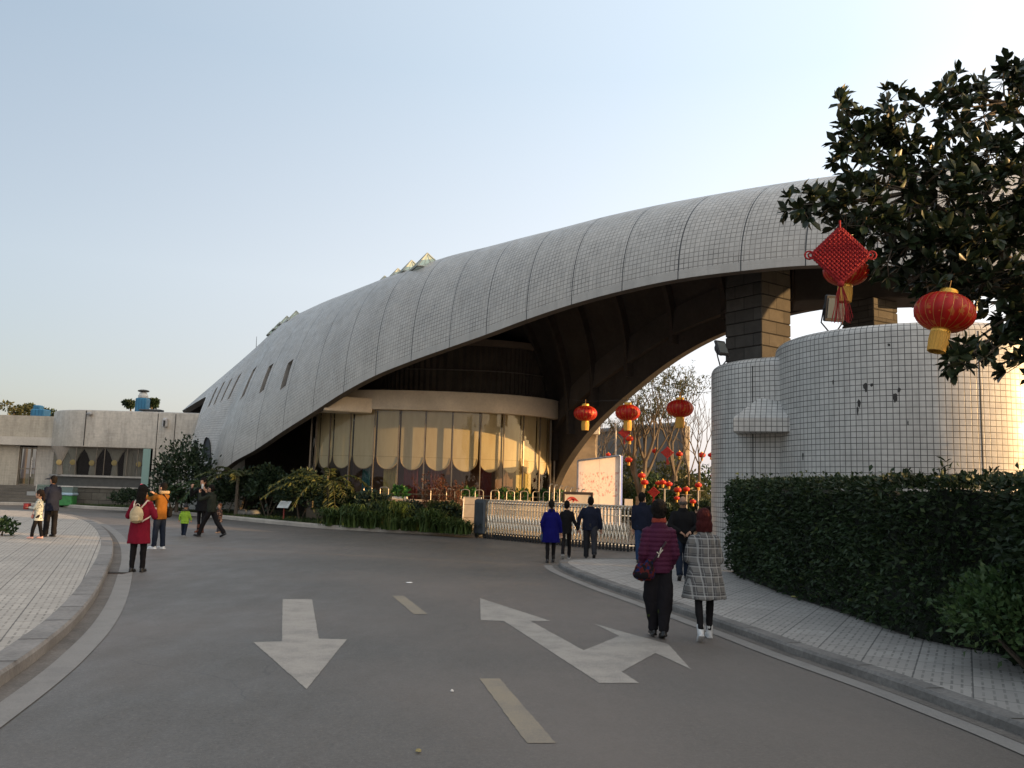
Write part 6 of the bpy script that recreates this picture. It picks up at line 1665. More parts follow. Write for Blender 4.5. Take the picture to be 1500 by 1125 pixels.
# ------------------------------------------------------------------ vegetation
def leaves7(P, ax, r, L, aspect=.4, cup=.12, jit=.35):
    """leaf outlines with seven points; P base points, ax growth directions"""
    n = len(P); ax = ax + r.normal(size=(n,3))*jit; ax /= np.linalg.norm(ax, axis=1, keepdims=True)
    sd = np.cross(ax, r.normal(size=(n,3))*.6 + np.array([0,0,1.0])); sd /= np.maximum(np.linalg.norm(sd, axis=1, keepdims=True), 1e-6)
    nn = np.cross(sd, ax); L = L*(.7+.55*r.rand(n,1)); W = L*aspect*.5
    m = P + ax*L*.5 - nn*L*cup*.4
    l1 = P + ax*L*.28 + sd*W*.75 + nn*L*cup*.3; l2 = P + ax*L*.68 + sd*W*.95 + nn*L*cup*.3
    r1 = P + ax*L*.28 - sd*W*.75 + nn*L*cup*.3; r2 = P + ax*L*.68 - sd*W*.95 + nn*L*cup*.3
    tip = P + ax*L - nn*L*cup
    V = np.stack([P, l1, l2, tip, r2, r1, m], axis=1).reshape(-1,3); b = np.arange(n)[:,None]*7
    return V, np.concatenate([b+np.array([[0,6,3,2,1]]), b+np.array([[0,5,4,3,6]])], axis=0)
def rosettes(C, D, r, nleaf, L, aspect=.4, spread=.75, jit=.3):
    n = len(C); D = D/np.linalg.norm(D, axis=1, keepdims=True)
    a = np.cross(D, r.normal(size=(n,3))); a /= np.linalg.norm(a, axis=1, keepdims=True); b = np.cross(D, a)
    P = []; A = []
    for k in range(nleaf):
        t = 2*PI*k/nleaf + r.rand(n,1)*.8
        P.append(C + D*(.02*r.rand(n,1))); A.append(D*(.45+.5*r.rand(n,1)) + (a*np.cos(t) + b*np.sin(t))*spread)
    return leaves7(np.concatenate(P), np.concatenate(A), r, L, aspect, jit=jit)
BARK = mat('grey brown bark', (.10,.08,.06), .9, .35, 5, bump=.6, bscale=18, stretch=(2,2,.5))
BARK_W = mat('pale bark', (.24,.19,.14), .9, .3, 5, bump=.5, bscale=18, stretch=(2,2,.5))
def branch_tree(m, p, d, L, rad, depth, r, tips, split=(2,3), spread=.55, up=.12, wob=.25, shrink=.72, n=6, minr=.006):
    pts = [Vector(p)]; q = Vector(p); dd = Vector(d).normalized(); seg = 4
    for k in range(seg):
        dd = (dd + Vector((r.uniform(-1,1), r.uniform(-1,1), r.uniform(-1,1)))*wob*.5 + Vector((0,0,up))*.5).normalized()
        q = q + dd*L/seg; pts.append(q.copy())
    rr = [max(rad*(1-.4*k/seg), minr) for k in range(seg+1)]
    m.tube(pts, rr, n if rad > .03 else 4)
    if depth == 0: tips.append((q, dd, pts)); return
    for k in range(r.randint(*split)):
        side = dd.orthogonal(); side.rotate(Matrix.Rotation(r.uniform(0, 2*PI), 3, dd))
        nd = (dd + side*spread*r.uniform(.6, 1.3)).normalized()
        branch_tree(m, q if k < 2 else pts[2], nd, L*shrink*r.uniform(.8,1.15), rad*.62, depth-1, r, tips, split, spread, up, wob, shrink, n, minr)

# ---- long clipped hedge
HEDGE_L = leaf_mat('dark hedge leaves', (.018,.034,.014), (.036,.058,.024), (.07,.095,.03), trans=.12, rough=.5, spec=.25)
hb = [Vector((p.x, p.y, .1)) for p in HB]; hb = catmull(hb, 4)
hedge = thing('clipped_hedge', 'long dense dark green clipped hedge in front of the gatehouse', 'hedge', tuple(hb[8]))
HT, HZ0, HZ1 = 1.15, .12, 2.0
seg = [(b-a).length for a, b in zip(hb, hb[1:])]; cum = np.concatenate([[0], np.cumsum(seg)]); HL = cum[-1]
def hpt(s, off):
    i = int(np.clip(np.searchsorted(cum, s)-1, 0, len(seg)-1)); f = (s-cum[i])/seg[i]
    t = (hb[i+1]-hb[i]).normalized(); nrm = Vector((-t.y, t.x, 0)); return hb[i].lerp(hb[i+1], f) + nrm*off, nrm, t
# hb runs from far left to near right; the hedge body lies on its left (far) side
m = MB(); rings = []
for s in np.linspace(.12, HL, 80):
    a, n_, t_ = hpt(s, .16); b, _, _ = hpt(s, HT-.12); lum = .05*math.sin(s*3.1)
    rings.append([up(a, .1), up(b, .1), up(b, HZ1-.16), up(a, HZ1-.16+lum)])
m.loft(rings, True, True); m.build('dark_core', mat('dark hedge inside', (.012,.016,.009), .95, .5, 9, bump=.8, bscale=30), hedge)  # solid near-black box standing in for the shade between leaves
r = np.random.RandomState(3); V = []; 
def hedge_pts(n, face):
    P = np.zeros((n,3)); N = np.zeros((n,3)); S_h = r.rand(n)*HL
    for k in range(n):
        s = S_h[k]
        if face == 'front':
            z = HZ0 + (HZ1-HZ0)*r.rand()**.85; dep = .02 + .2*r.rand()**2 + .10*noise.noise(Vector((s*1.1, z*1.4, 0))) + (.10*max(0, .5-z) if z < .5 else 0) + (.12*max(0, (z-1.8)/.2)**2 if z > 1.8 else 0)
            q, nn, t = hpt(s, dep); P[k] = (q.x, q.y, z); N[k] = (-nn.x, -nn.y, .15)
        elif face == 'top':
            o = .05+(HT-.05)*r.rand(); q, nn, t = hpt(s, o); z = HZ1 + .05*noise.noise(Vector((s*1.6, o*2, 3))) - .12*r.rand()**2 + (.16*r.rand() if r.rand() < .04 else 0); P[k] = (q.x, q.y, z); N[k] = (-nn.x*.2, -nn.y*.2, 1)
        else:
            o = HT*r.rand(); z = HZ0+(HZ1-HZ0)*r.rand(); q, nn, t = hpt(.02+.2*r.rand()**2, o); P[k] = (q.x, q.y, z); N[k] = (-t.x, -t.y, .15)
    return P, N
sets = []
for face, n in (('front',42000),('top',18000),('end',2200)):
    P, N = hedge_pts(n, face); sets.append(cards(P, N*1.0, .085, r, .25, .5, .15))
Vh, Fh = merge(sets); np_mesh('foliage', Vh, Fh, HEDGE_L, hedge)
# loose shoots standing above the clipped top
for px, py, hgt in ((1322,690,.2),(1374,685,.27),(1436,694,.14)):
    best = min(np.linspace(.3, HL-.3, 200), key=lambda s: abs(proj(up(hpt(s,.5)[0], HZ1))[0]-px)); q = hpt(best, .45)[0]
    C = np.array([[q.x+.02*k, q.y, HZ1-.05+hgt*k/7] for k in range(8)]); D = r.normal(size=(8,3))*.6+np.array([0,0,.5])
    Vs, Fs = rosettes(C, D, r, 4, .10, .3); np_mesh('loose_shoot', Vs, Fs, HEDGE_L, hedge)

# ---- rounded shrub at the right edge
SHR = leaf_mat('mid green shrub leaves', (.022,.05,.018), (.05,.085,.03), (.09,.12,.04), trans=.15)
def shrub(name, label, cat, c, rad, n, size, matl, seed, group=None, lump=.25, stems=5, aspect=.5, z0=.1, up_bias=.5):
    t = thing(name, label, cat, (c[0], c[1], z0), group); r = np.random.RandomState(seed)
    d = r.normal(size=(n,3)); d[:,2] = np.abs(d[:,2])*1.2-.35; d /= np.linalg.norm(d, axis=1, keepdims=True)
    lum = np.array([1 + lump*noise.noise(Vector(x*2.3+seed)) + lump*.6*noise.noise(Vector(x*5.1+seed)) for x in d])[:,None]
    rr = (.25+.75*r.rand(n,1)**.5)*lum
    P = np.array(c) + d*rr*np.array(rad); keep = P[:,2] > z0+.03; P, d = P[keep], d[keep]
    V, Fc = cards(P, d, size, r, up_bias, aspect, .1); np_mesh('foliage', V, Fc, matl, t)
    m = MB(); rg = random.Random(seed)
    for k in range(stems):
        e = Vector(c) + Vector((rg.uniform(-.6,.6)*rad[0], rg.uniform(-.6,.6)*rad[1], rg.uniform(-.1,.5)*rad[2])); b = Vector((c[0]+rg.uniform(-.1,.1), c[1]+rg.uniform(-.1,.1), z0-.02))
        m.tube([b, b.lerp(e,.5)+Vector((rg.uniform(-.05,.05),rg.uniform(-.05,.05),.03)), e], [.03,.02,.008], 5)
    m.build('stem', BARK, t)
    return t
q = gp(1505, 985, .1); shrub('round_shrub', 'rounded bright green shrub at right edge before the hedge', 'shrub', (q.x+.12, q.y+.05, .58), (.82,.75,.55), 5200, .08, leaf_mat('bright shrub leaves', (.03,.065,.02), (.065,.11,.035), (.11,.15,.05), trans=.15), 11)

# ---- big magnolia on the right with its crown hanging into the view
MAG = leaf_mat('leathery magnolia leaves', (.014,.024,.011), (.027,.040,.016), (.05,.045,.022), trans=.05, rough=.38, spec=.32)
mg = thing('magnolia_tree', 'dark leathery leaved magnolia reaching in from the right edge', 'tree', (8.2, 9.6, .1))
tr = Vector((8.2, 9.6, .1))
blobs = [(1172,300,9.0,26,16),(1205,298,9.0,24,14),(1240,296,9.1,30,24),(1268,318,9.1,30,24),(1296,345,9.2,32,26),(1240,330,9.0,24,12),
 (1228,160,9.4,17,8),(1240,190,9.3,22,14),(1236,225,9.3,18,10),(1262,205,9.3,24,16),(1258,250,9.2,22,14),(1290,195,9.4,28,20),(1300,150,9.5,18,8),(1325,170,9.5,24,14),(1318,215,9.4,24,20),(1345,250,9.4,34,26),(1300,270,9.2,28,22),
 (1372,150,9.7,20,10),(1392,130,9.8,22,12),(1418,140,9.8,24,14),(1400,185,9.6,30,22),(1440,170,9.7,30,22),(1470,120,9.8,24,16),(1490,95,9.9,22,14),(1500,150,9.8,34,30),(1530,110,9.9,40,30),(1450,225,9.5,40,36),(1500,215,9.6,40,36),
 (1390,235,9.4,36,30),(1390,290,9.3,42,40),(1440,290,9.3,44,46),(1495,290,9.4,46,50),(1350,310,9.2,38,32),(1330,360,9.1,34,26),(1300,385,9.0,24,12),(1375,360,9.1,42,42),(1420,360,9.1,46,52),(1480,360,9.2,46,52),(1530,330,9.3,56,60),
 (1350,400,9.0,26,14),(1390,408,8.9,34,26),(1440,415,9.0,40,38),(1490,420,9.0,42,44),(1360,428,8.9,18,8),(1500,470,8.9,34,30),(1478,462,8.9,22,12),(1485,505,8.8,24,14),(1500,530,8.8,24,14),(1455,508,8.7,20,10),(1425,516,8.6,22,12),(1398,522,8.5,20,10),(1422,540,8.5,14,5),(1545,430,9.1,60,60),(1560,520,9,50,40),(1545,230,9.6,60,60),(1600,330,9.4,70,70)]
r = np.random.RandomState(21); C = []; D = []; m = MB(); rg = random.Random(4); sec = 0
hubs = [at(1560,300,9.5), at(1500,260,9.6), at(1420,300,9.4), at(1540,430,9.2), at(1340,280,9.4), at(1480,150,9.8)]
trunk_top = Vector((8.0, 9.6, 2.6))
m.tube([tr, Vector((8.25,9.65,1.2)), trunk_top, Vector((7.7,9.6,4.4)), Vector((7.4,9.7,5.6))], [.17,.15,.14,.10,.06], 10)
m.build('trunk', BARK, mg)
m = MB()
for h in hubs: m.tube([trunk_top+Vector((-.1,0,rg.uniform(.2,1.6))), trunk_top.lerp(h,.5)+Vector((0,0,.12)), h], [.07,.05,.03], 7)
tw = MB()
for (px, py, Y, rp, n) in blobs:
    c = at(px, py, Y); rad = rp/F_PX*Y*1.02; h = min(hubs, key=lambda q: (q-c).length)
    m.tube([h, h.lerp(c,.5)+Vector((rg.uniform(-.05,.05),rg.uniform(-.1,.1),rg.uniform(-.06,.02))), c], [.022,.014,.008], 5)
    for k in range(int(n*.72)):
        d = Vector((rg.gauss(0,1), rg.gauss(0,1.5), rg.gauss(0,1))); d.normalize(); e = c + Vector((d.x*rad, d.y*rad*1.7, d.z*rad))*rg.random()**.4
        tw.tube([c.lerp(e,.1), e], [.006,.004], 3); C.append(tuple(e)); g = (e-c).normalized() + Vector((-.35,-.1,.35)); D.append(tuple(g))
m.build('branch', BARK, mg); tw.build('twig', BARK, mg)
Vm, Fm = rosettes(np.array(C), np.array(D), r, 7, .155, .46, .8); np_mesh('crown', Vm, Fm, MAG, mg)
# more magnolias, unseen, added out of frame to shade the road
def magnolia(x, y, rad, zc, n, label, seed):
    t = thing('magnolia_tree', label, 'tree', (x, y, .1)); rg = random.Random(seed); r = np.random.RandomState(seed)
    m = MB(); m.tube([(x,y,.08),(x+.05,y,1.5),(x,y+.05,zc)], [.2,.16,.08], 9); m.build('trunk', BARK, t)
    C = []; D = []; m = MB()
    for k in range(26):
        d = Vector((rg.gauss(0,1), rg.gauss(0,1), rg.gauss(0,1))).normalized(); c = Vector((x,y,zc)) + Vector((d.x*rad[0], d.y*rad[1], d.z*rad[2]))*rg.uniform(.35,.85)
        m.tube([(x,y,zc*.6+.3*rg.random()), c], [.05,.012], 5)
        for q in range(n//26):
            e = c + Vector((rg.gauss(0,1)*rad[0], rg.gauss(0,1)*rad[1], rg.gauss(0,1)*rad[2]))*.22; C.append(tuple(e)); D.append((rg.gauss(0,1), rg.gauss(0,1), rg.gauss(.3,1)))
    m.build('branch', BARK, t); V, Fc = rosettes(np.array(C), np.array(D), r, 6, .30, .42, .9); np_mesh('crown', V, Fc, MAG, t)
magnolia(16.8, 11.4, (3.2,3.6,3.3), 4.0, 1700, 'unseen magnolia added for shade, out of frame nearest the gatehouse', 31)
magnolia(15.5, 3.4, (3.4,3.8,3.2), 3.9, 1500, 'unseen magnolia added for shade, out of frame level with the near round shrub', 32)
magnolia(13.0, -3.0, (3.6,4.2,3.0), 3.8, 1300, 'unseen magnolia added for shade beside the road, behind where the viewer stands', 33)

# ---- planting bed: shrubs, fronds, grass clumps
DKS = leaf_mat('dark shrub leaves', (.012,.026,.012), (.028,.048,.022), (.055,.075,.03), trans=.12)
BLU = leaf_mat('blue green shrub leaves', (.02,.04,.027), (.045,.07,.045), trans=.15)
YEL = leaf_mat('yellow green frond leaves', (.045,.06,.018), (.08,.092,.03), (.12,.11,.045), trans=.25)
RED = leaf_mat('reddish nandina leaves', (.10,.035,.018), (.16,.06,.03), (.07,.06,.025), trans=.2)
GRS = leaf_mat('strappy grass leaves', (.035,.065,.018), (.085,.13,.035), (.15,.17,.05), trans=.25)
def sh_px(px, pyt, pyb, wpx, Y, label, matl, seed, n=1500, size=.16, dens=1.0, group='shrubs in the planting bed', **k):
    b = gx(px, Y, .13); zt_ = at(px, pyt, Y).z; w = wpx/F_PX*Y/2; zc = .13 + (zt_-.13)*.5
    return shrub('garden_shrub', label, 'shrub', (b.x, b.y, zc), (w, w*.8, (zt_-.13)*.52), n, size, matl, seed, group, z0=.13, **k)
sh_px(268, 648, 735, 78, 41.2, 'tall dark shrub against the arch foot behind man in yellow', DKS, 101, 2600, .19, lump=.5)
sh_px(232, 668, 740, 26, 41.5, 'thin upright shrub in front of the pavilion wall', DKS, 102, 420, .18, lump=.5)
sh_px(196, 718, 747, 70, 42.5, 'low shrub against pavilion plinth left of the red coat woman', DKS, 103, 1300, .16)
sh_px(250, 716, 752, 60, 40.6, 'low spreading shrub just behind the man in yellow', DKS, 104, 1300, .16)
sh_px(310, 706, 757, 60, 39.6, 'dark shrub behind the woman in black', DKS, 105, 1500, .17)
sh_px(352, 690, 758, 66, 39.4, 'dark shrub between striding man and leaning stake', DKS, 106, 2000, .18)
sh_px(392, 682, 756, 62, 38.4, 'tall dark shrub behind the white plaque', DKS, 107, 2200, .18)
sh_px(440, 690, 765, 70, 36.5, 'dark shrub right of the white plaque under yellow fronds', DKS, 108, 2400, .17)
sh_px(492, 712, 770, 60, 34.6, 'dark shrub right of the big drooping frond', DKS, 109, 1900, .16)
sh_px(543, 722, 770, 60, 33.9, 'dark shrub before the glass with hoops behind', BLU, 110, 1700, .15)
sh_px(598, 735, 770, 50, 33.3, 'rounded blue green shrub before the terrace wall', BLU, 111, 1400, .14)
sh_px(655, 738, 776, 46, 32.6, 'dark shrub left of the A board', DKS, 112, 1300, .14)
sh_px(690, 745, 782, 44, 32.2, 'dark shrub behind the A board', DKS, 113, 1200, .14)
sh_px(730, 757, 786, 50, 32.6, 'low dark shrub behind the grey gate head', DKS, 114, 900, .14)
# nandina with red leaves: airy, on thin stems
for i, (px, pyt, w, Y, lb) in enumerate(((632,694,58,33.4,'airy red leaved nandina in front of the terrace planters'),(668,704,40,33.0,'smaller red leaved nandina left of the A board'))):
    b = gx(px, Y, .13); zt_ = at(px, pyt, Y).z; t = thing('nandina_shrub', lb, 'shrub', (b.x,b.y,.13), 'red leaved shrubs'); rg = random.Random(70+i); r = np.random.RandomState(70+i)
    m = MB(); C = []; D = []; W_ = w/F_PX*Y/2
    for k in range(22):
        e = Vector((b.x+rg.gauss(0,.5)*W_, b.y+rg.gauss(0,.4)*W_, zt_-rg.random()**1.5*.9)); s0 = Vector((b.x+rg.uniform(-.15,.15), b.y+rg.uniform(-.1,.1), .1)); md = s0.lerp(e,.55)+Vector((rg.uniform(-.1,.1),0,.1)); m.tube([s0, md, e], [.014,.01,.005], 4)
        for q in range(9): p = md.lerp(e, .3+.75*rg.random())+Vector((rg.gauss(0,.09),rg.gauss(0,.09),rg.gauss(0,.07))); C.append(tuple(p)); D.append((rg.gauss(0,1),rg.gauss(0,1),rg.gauss(.2,.6)))
    m.build('stem', BARK, t); V, Fc = rosettes(np.array(C), np.array(D), r, 5, .085, .38, .9); np_mesh('foliage', V, Fc, RED, t)
# grass clumps: arching straps
def clump(px, py, w, h, n, label, seed):
    b = gp(px, py, .13); rg = np.random.RandomState(seed); t = thing('grass_clump', label, 'grass', (b.x,b.y,.13), 'strappy grass clumps along the kerb')
    a = rg.rand(n)*2*PI; reach = w*(.5+.75*rg.rand(n)); hh = h*(.55+.45*rg.rand(n)); wd = .018+.014*rg.rand(n)
    st = np.stack([b.x+.16*rg.normal(size=n), b.y+.16*rg.normal(size=n), np.full(n,.11)], 1); dr = np.stack([np.cos(a), np.sin(a), np.zeros(n)], 1); sd = np.stack([-np.sin(a), np.cos(a), np.zeros(n)], 1)
    rows_ = []
    for f in (0,.3,.6,.85,1.0):
        c = st + dr*(reach*f**1.3)[:,None] + np.array([0,0,1.0])*(hh*(3.1*f-2.3*f*f))[:,None]; k = (wd*(1-f**2.2)+.002)[:,None]; rows_ += [c-sd*k, c+sd*k]
    V = np.stack(rows_, 1).reshape(-1,3); bb = np.arange(n)[:,None]*10; Fc = np.concatenate([bb+np.array([[2*i,2*i+1,2*i+3,2*i+2]]) for i in range(4)]); np_mesh('leaf_blades', V, Fc, GRS, t)
cl = [(486,769.5,.75,.85,'grass clump under the big drooping yellow frond'),(516,771.5,.7,.75,'grass clump second from left along the kerb'),(545,773,.75,.9,'grass clump before the dark shrub and hoops'),(575,775,.75,.95,'tall light grass clump in the middle of the kerb row'),(603,776.5,.75,.85,'grass clump before the rounded blue green shrub'),(630,778.5,.75,.85,'grass clump before the red leaved nandina'),(655,780,.7,.75,'second grass clump left of the A board'),(676,781.5,.6,.6,'grass clump touching the A board left leg'),(536,768,.8,1.1,'taller grass clump in second row before dark shrub'),(590,770,.8,1.15,'taller grass clump in second row before the terrace wall'),(640,773,.7,.95,'taller grass clump in second row left of A board')]
for i, (px, py, w, h, lb) in enumerate(cl): clump(px, py, w*(1,.8,1.15,.9,1.2,.85)[i%6], h*(.8,1.15,.7,1.1,.62,.95,.75)[i%7], 210, lb, 200+i)
# tree fern like fronds: arching rachis with paired leaflets
def frond(m_r, VF, p0, dirv, L, rise, droop, r, leaf=.24, npair=26):
    P = []; d = Vector(dirv); d.z = 0; d.normalize(); s = Vector((-d.y, d.x, 0))
    for k in range(npair+1):
        f = k/npair; P.append(Vector(p0) + d*L*f + Vector((0,0, rise*math.sin(min(f*1.25,1)*PI*.5) - droop*f**2.2)))
    m_r.tube(P[::2], [.014*(1-.7*i/len(P[::2])) for i in range(len(P[::2]))], 4)
    B = []; A = []
    for k in range(2, npair+1):
        f = k/npair; tng = (P[k]-P[k-1]).normalized(); ln = math.sin(PI*(.12+.86*f))
        for sg in (-1, 1): B.append(tuple(P[k])); A.append(tuple((s*sg*.95 + tng*.5 + Vector((0,0,-.18)))*(.45+.55*ln)))
    B = np.array(B); A = np.array(A); L_ = np.linalg.norm(A, axis=1, keepdims=True)
    V, Fc = leaves7(B, A/L_, r, leaf, .24, jit=.12); VF.append((V, Fc))
def fern(label, base, fronds, matl, seed, trunk_h=.0, leaf=.24):
    t = thing('tree_fern', label, 'fern', tuple(base), 'yellow green tree ferns'); r = np.random.RandomState(seed); m = MB(); VF = []
    top = Vector(base) + Vector((0,0,trunk_h))
    if trunk_h > .1:
        k = MB(); k.tube([base, top], [.09,.07], 8); k.build('trunk', BARK, t)
    for (az, L, rise, droop) in fronds: frond(m, VF, top, (math.cos(R(az)), math.sin(R(az)), 0), L, rise, droop, r, leaf)
    m.build('frond_rib', mat('frond rib', (.10,.09,.03), .7), t); V, Fc = merge(VF); np_mesh('frond_leaves', V, Fc, matl, t)
b = gx(478, 34.2, .13); fern('large tree fern with long drooping yellow green fronds before the glass', b, ((182,2.3,.55,.75),(200,2.5,.35,.95),(168,1.9,.75,.6),(-12,1.1,.5,.8),(20,1.5,.6,.6),(-60,1.0,.45,1.5),(-75,.8,.3,1.9),(-35,1.1,.4,1.4),(100,1.2,.8,.4),(215,1.4,.3,1.2)), YEL, 300, 1.55, .30)
b = gx(345, 38.6, .13); fern('tree fern with flat fronds in front of the arch foot', b, ((178,1.9,.4,.45),(192,1.6,.3,.7),(5,1.9,.45,.5),(-14,1.5,.35,.7),(160,1.5,.6,.4),(30,1.3,.6,.3),(-80,.9,.5,.7),(220,1.5,.3,.8)), YEL, 301, 1.75, .28)
b = gx(300, 39.3, .13); fern('lower dull green tree fern behind the woman in black', b, ((175,1.8,.4,.5),(195,1.5,.3,.6),(10,1.4,.4,.5),(-60,.9,.4,.6),(150,1.3,.5,.4),(230,1.2,.2,.8)), SHR, 302, 1.2, .28)
b = gx(258, 40.4, .13); fern('small dark tree fern behind the man in yellow', b, ((175,1.3,.5,.5),(200,1.2,.3,.6),(0,1.2,.4,.5),(40,1.2,.5,.3),(140,1.2,.5,.3)), SHR, 303, .9, .24)
# lawn edge: short grass, nobody could count it
rg = np.random.RandomState(9); n = 9000; P = []
lk = offset_line(kb, .35)
for k in range(n):
    i = rg.randint(4, len(lk)-16); f = rg.rand(); a = lk[i].lerp(lk[i+1], f); o = rg.rand()**1.3*2.2; t_ = (lk[i+1]-lk[i]).normalized(); q = a + Vector((-t_.y, t_.x, 0))*o; P.append((q.x, q.y, .125))
P = np.array(P); V, Fc = cards(P, np.tile(np.array([[0,0,1.0]]), (n,1)), .11, rg, .6, .18)
tag(np_mesh('lawn_grass', V, Fc, leaf_mat('short lawn grass', (.03,.055,.015), (.06,.09,.025), trans=.2)), kind='stuff')

# ---- trees and bushes beyond the gate
FAR_L = leaf_mat('sunlit far leaves', (.045,.055,.022), (.085,.09,.035), (.12,.11,.045), trans=.3)
def bare_tree(label, base, d, L, rad, depth, seed, leaves=0, lsize=.12, lmat=None, bark=BARK, spread=.5, up=.15, group='trees beyond the gate', keep=None, split=(2,3)):
    t = thing('bare_tree', label, 'tree', tuple(base), group); rg = random.Random(seed); r = np.random.RandomState(seed); tips = []
    m = MB(); m.tube([Vector(base)-Vector((0,0,.05)), Vector(base)+Vector(d)*.5, Vector(base)+Vector(d)], [rad*1.25, rad*1.02, rad], 9); m.build('trunk', bark, t)
    m = MB(); top = Vector(base)+Vector(d)
    for k in range(3 if L > 1 else 2):
        side = Vector((math.cos(k*2.2+seed), math.sin(k*2.2+seed)*.7, 0)); branch_tree(m, top, Vector((0,0,1))+side*spread*1.1, L, rad*.62, depth, rg, tips, split, spread, up, .22, .78, 5, .009)
    m.build('limb', BARK, t)
    if leaves:
        C = []; D = []
        for (q, dd, pts) in tips:
            if keep and not keep(q): continue
            for k in range(leaves): p = pts[rg.randint(1,4)] + Vector((rg.gauss(0,.16),rg.gauss(0,.16),rg.gauss(0,.12))); C.append(tuple(p)); D.append((rg.gauss(0,1),rg.gauss(0,1),rg.gauss(0,.6)))
        V, Fc = rosettes(np.array(C), np.array(D), r, 3, lsize, .35, 1.0); np_mesh('crown', V, Fc, lmat or FAR_L, t)
    return t
b = gx(938, 40.5); bare_tree('forked tree with sunlit trunk and sparse green crown behind lanterns', b, (.0,0,1.5), 1.7, .24, 4, 5, 4, .13, bark=BARK_W, spread=.42, up=.35, keep=lambda q: q.z > 4.6)
b = gx(985, 44); bare_tree('tall tree with feathery green crown left of the gatehouse', b, (.1,0,2.6), 1.75, .16, 4, 8, 7, .15, spread=.42, up=.3, keep=lambda q: q.z > 5.2)
b = gx(1024, 39); bare_tree('slender bare tree by the gatehouse left edge', b, (0,0,3.0), 1.1, .06, 3, 17, 0, spread=.45, up=.2)
b = gx(1007, 41.5); bare_tree('slender bare tree before the narrow beige block', b, (.05,0,2.6), 1.15, .06, 3, 23, 0, spread=.5, up=.18)
b = gx(893, 47); bare_tree('bare twiggy tree behind the poster board', b, (0,0,2.0), 1.45, .10, 4, 29, 0, spread=.5, up=.2)
b = gx(872, 49); bare_tree('bare tree close to the arch far foot', b, (0,0,2.2), 1.3, .09, 4, 35, 0, spread=.55, up=.15)
bush = [(905,700,50,43,'dark bush right behind the poster board edge',FAR_L),(930,672,54,46,'tall dim bush behind the forked trunk',FAR_L),(952,700,56,42,'round bush behind the lantern cluster left side',SHR),(985,676,66,45,'tall bush behind the three lantern post',FAR_L),(1012,700,54,42,'low bush behind the rightmost post',FAR_L),(1040,690,60,44.5,'tall dim bush meeting the gatehouse edge',SHR),(1030,735,44,38.5,'low dark bush at the end of the hedge',DKS),(965,738,52,40,'low dark bush between jeans man and bald man',DKS),(925,742,40,41,'low dark bush right of the white board',DKS),(1075,690,60,47,'bush mostly behind the gatehouse',SHR)]
for i, (px, pyt, w, Y, lb, mt_) in enumerate(bush):
    b = gx(px, Y); zt_ = at(px, pyt, Y).z; W_ = w/F_PX*Y/2
    shrub('far_bush', lb, 'bush', (b.x, b.y, zt_*.5), (W_*1.1, W_*.9, zt_*.55), 1500, .2, mt_, 400+i, 'bushes beyond the gate', z0=0.0)
# trees showing over the left roofs
for i, (px, pyt, w, Y, lb) in enumerate(((8,586,34,62,'pale grey green tree top over the roof at the left edge'),(30,589,20,63,'dark tree top left of the small blue roof box'),(64,597,22,64,'low tree top right of the long blue roof tank'),(180,583,18,60,'thin tree top left of the tall blue tank'),(211,583,16,60,'thin tree top right of the tall blue tank'))):
    b = gx(px, Y); zt_ = at(px, pyt, Y).z; W_ = w/F_PX*Y/2; t = thing('far_tree', lb, 'tree', (b.x,b.y,0), 'tree tops behind the left roofs'); r = np.random.RandomState(500+i); rr_ = random.Random(i+3)
    m = MB(); m.tube([(b.x,b.y,0),(b.x+.1,b.y,zt_*.6),(b.x,b.y,zt_-.5)], [.18,.12,.05], 7); m.build('trunk', BARK, t)
    V, Fc = merge([leaf_cards(150, (b.x+rr_.gauss(0,.45)*W_,b.y+rr_.gauss(0,.4)*W_,zt_-W_*(.5+rr_.random()*.9)), (W_*.55,W_*.5,W_*.4), .2, 510+i+10*k, .3) for k in range(6)]); np_mesh('crown', V, Fc, FAR_L if i == 0 else DKS, t)
# weeds at the far left edge
q = gp(-14, 792, .13)
for i, (px, py, s, lb) in enumerate(((-6,784,.5,'green weed at the left edge of the pavement'),(2,735,.55,'green shrub at left end of the entrance steps'))):
    q = gp(px, py, .13 if i == 0 else 0); shrub('garden_shrub', lb, 'shrub', (q.x, q.y, s*.55), (s,s*.7,s*.6), 500, .13, SHR, 600+i, 'shrubs at the left edge', z0=.1 if i == 0 else 0)
# ------------------------------------------------------------------ daylight
SUN_DIR = Vector((.965, -.26, 0)).normalized(); SUN_EL = R(7.5)      # direction towards the sun
w = bpy.data.worlds.new('World'); SC.world = w; w.use_nodes = True
nt = w.node_tree; bg = nt.nodes['Background']
sky = nt.nodes.new('ShaderNodeTexSky'); sky.sky_type = 'NISHITA'; sky.sun_disc = False
sky.sun_elevation = SUN_EL; sky.sun_rotation = math.atan2(SUN_DIR.x, SUN_DIR.y)
sky.altitude = 100; sky.air_density = 1.0; sky.dust_density = 2.0; sky.ozone_density = 2.0
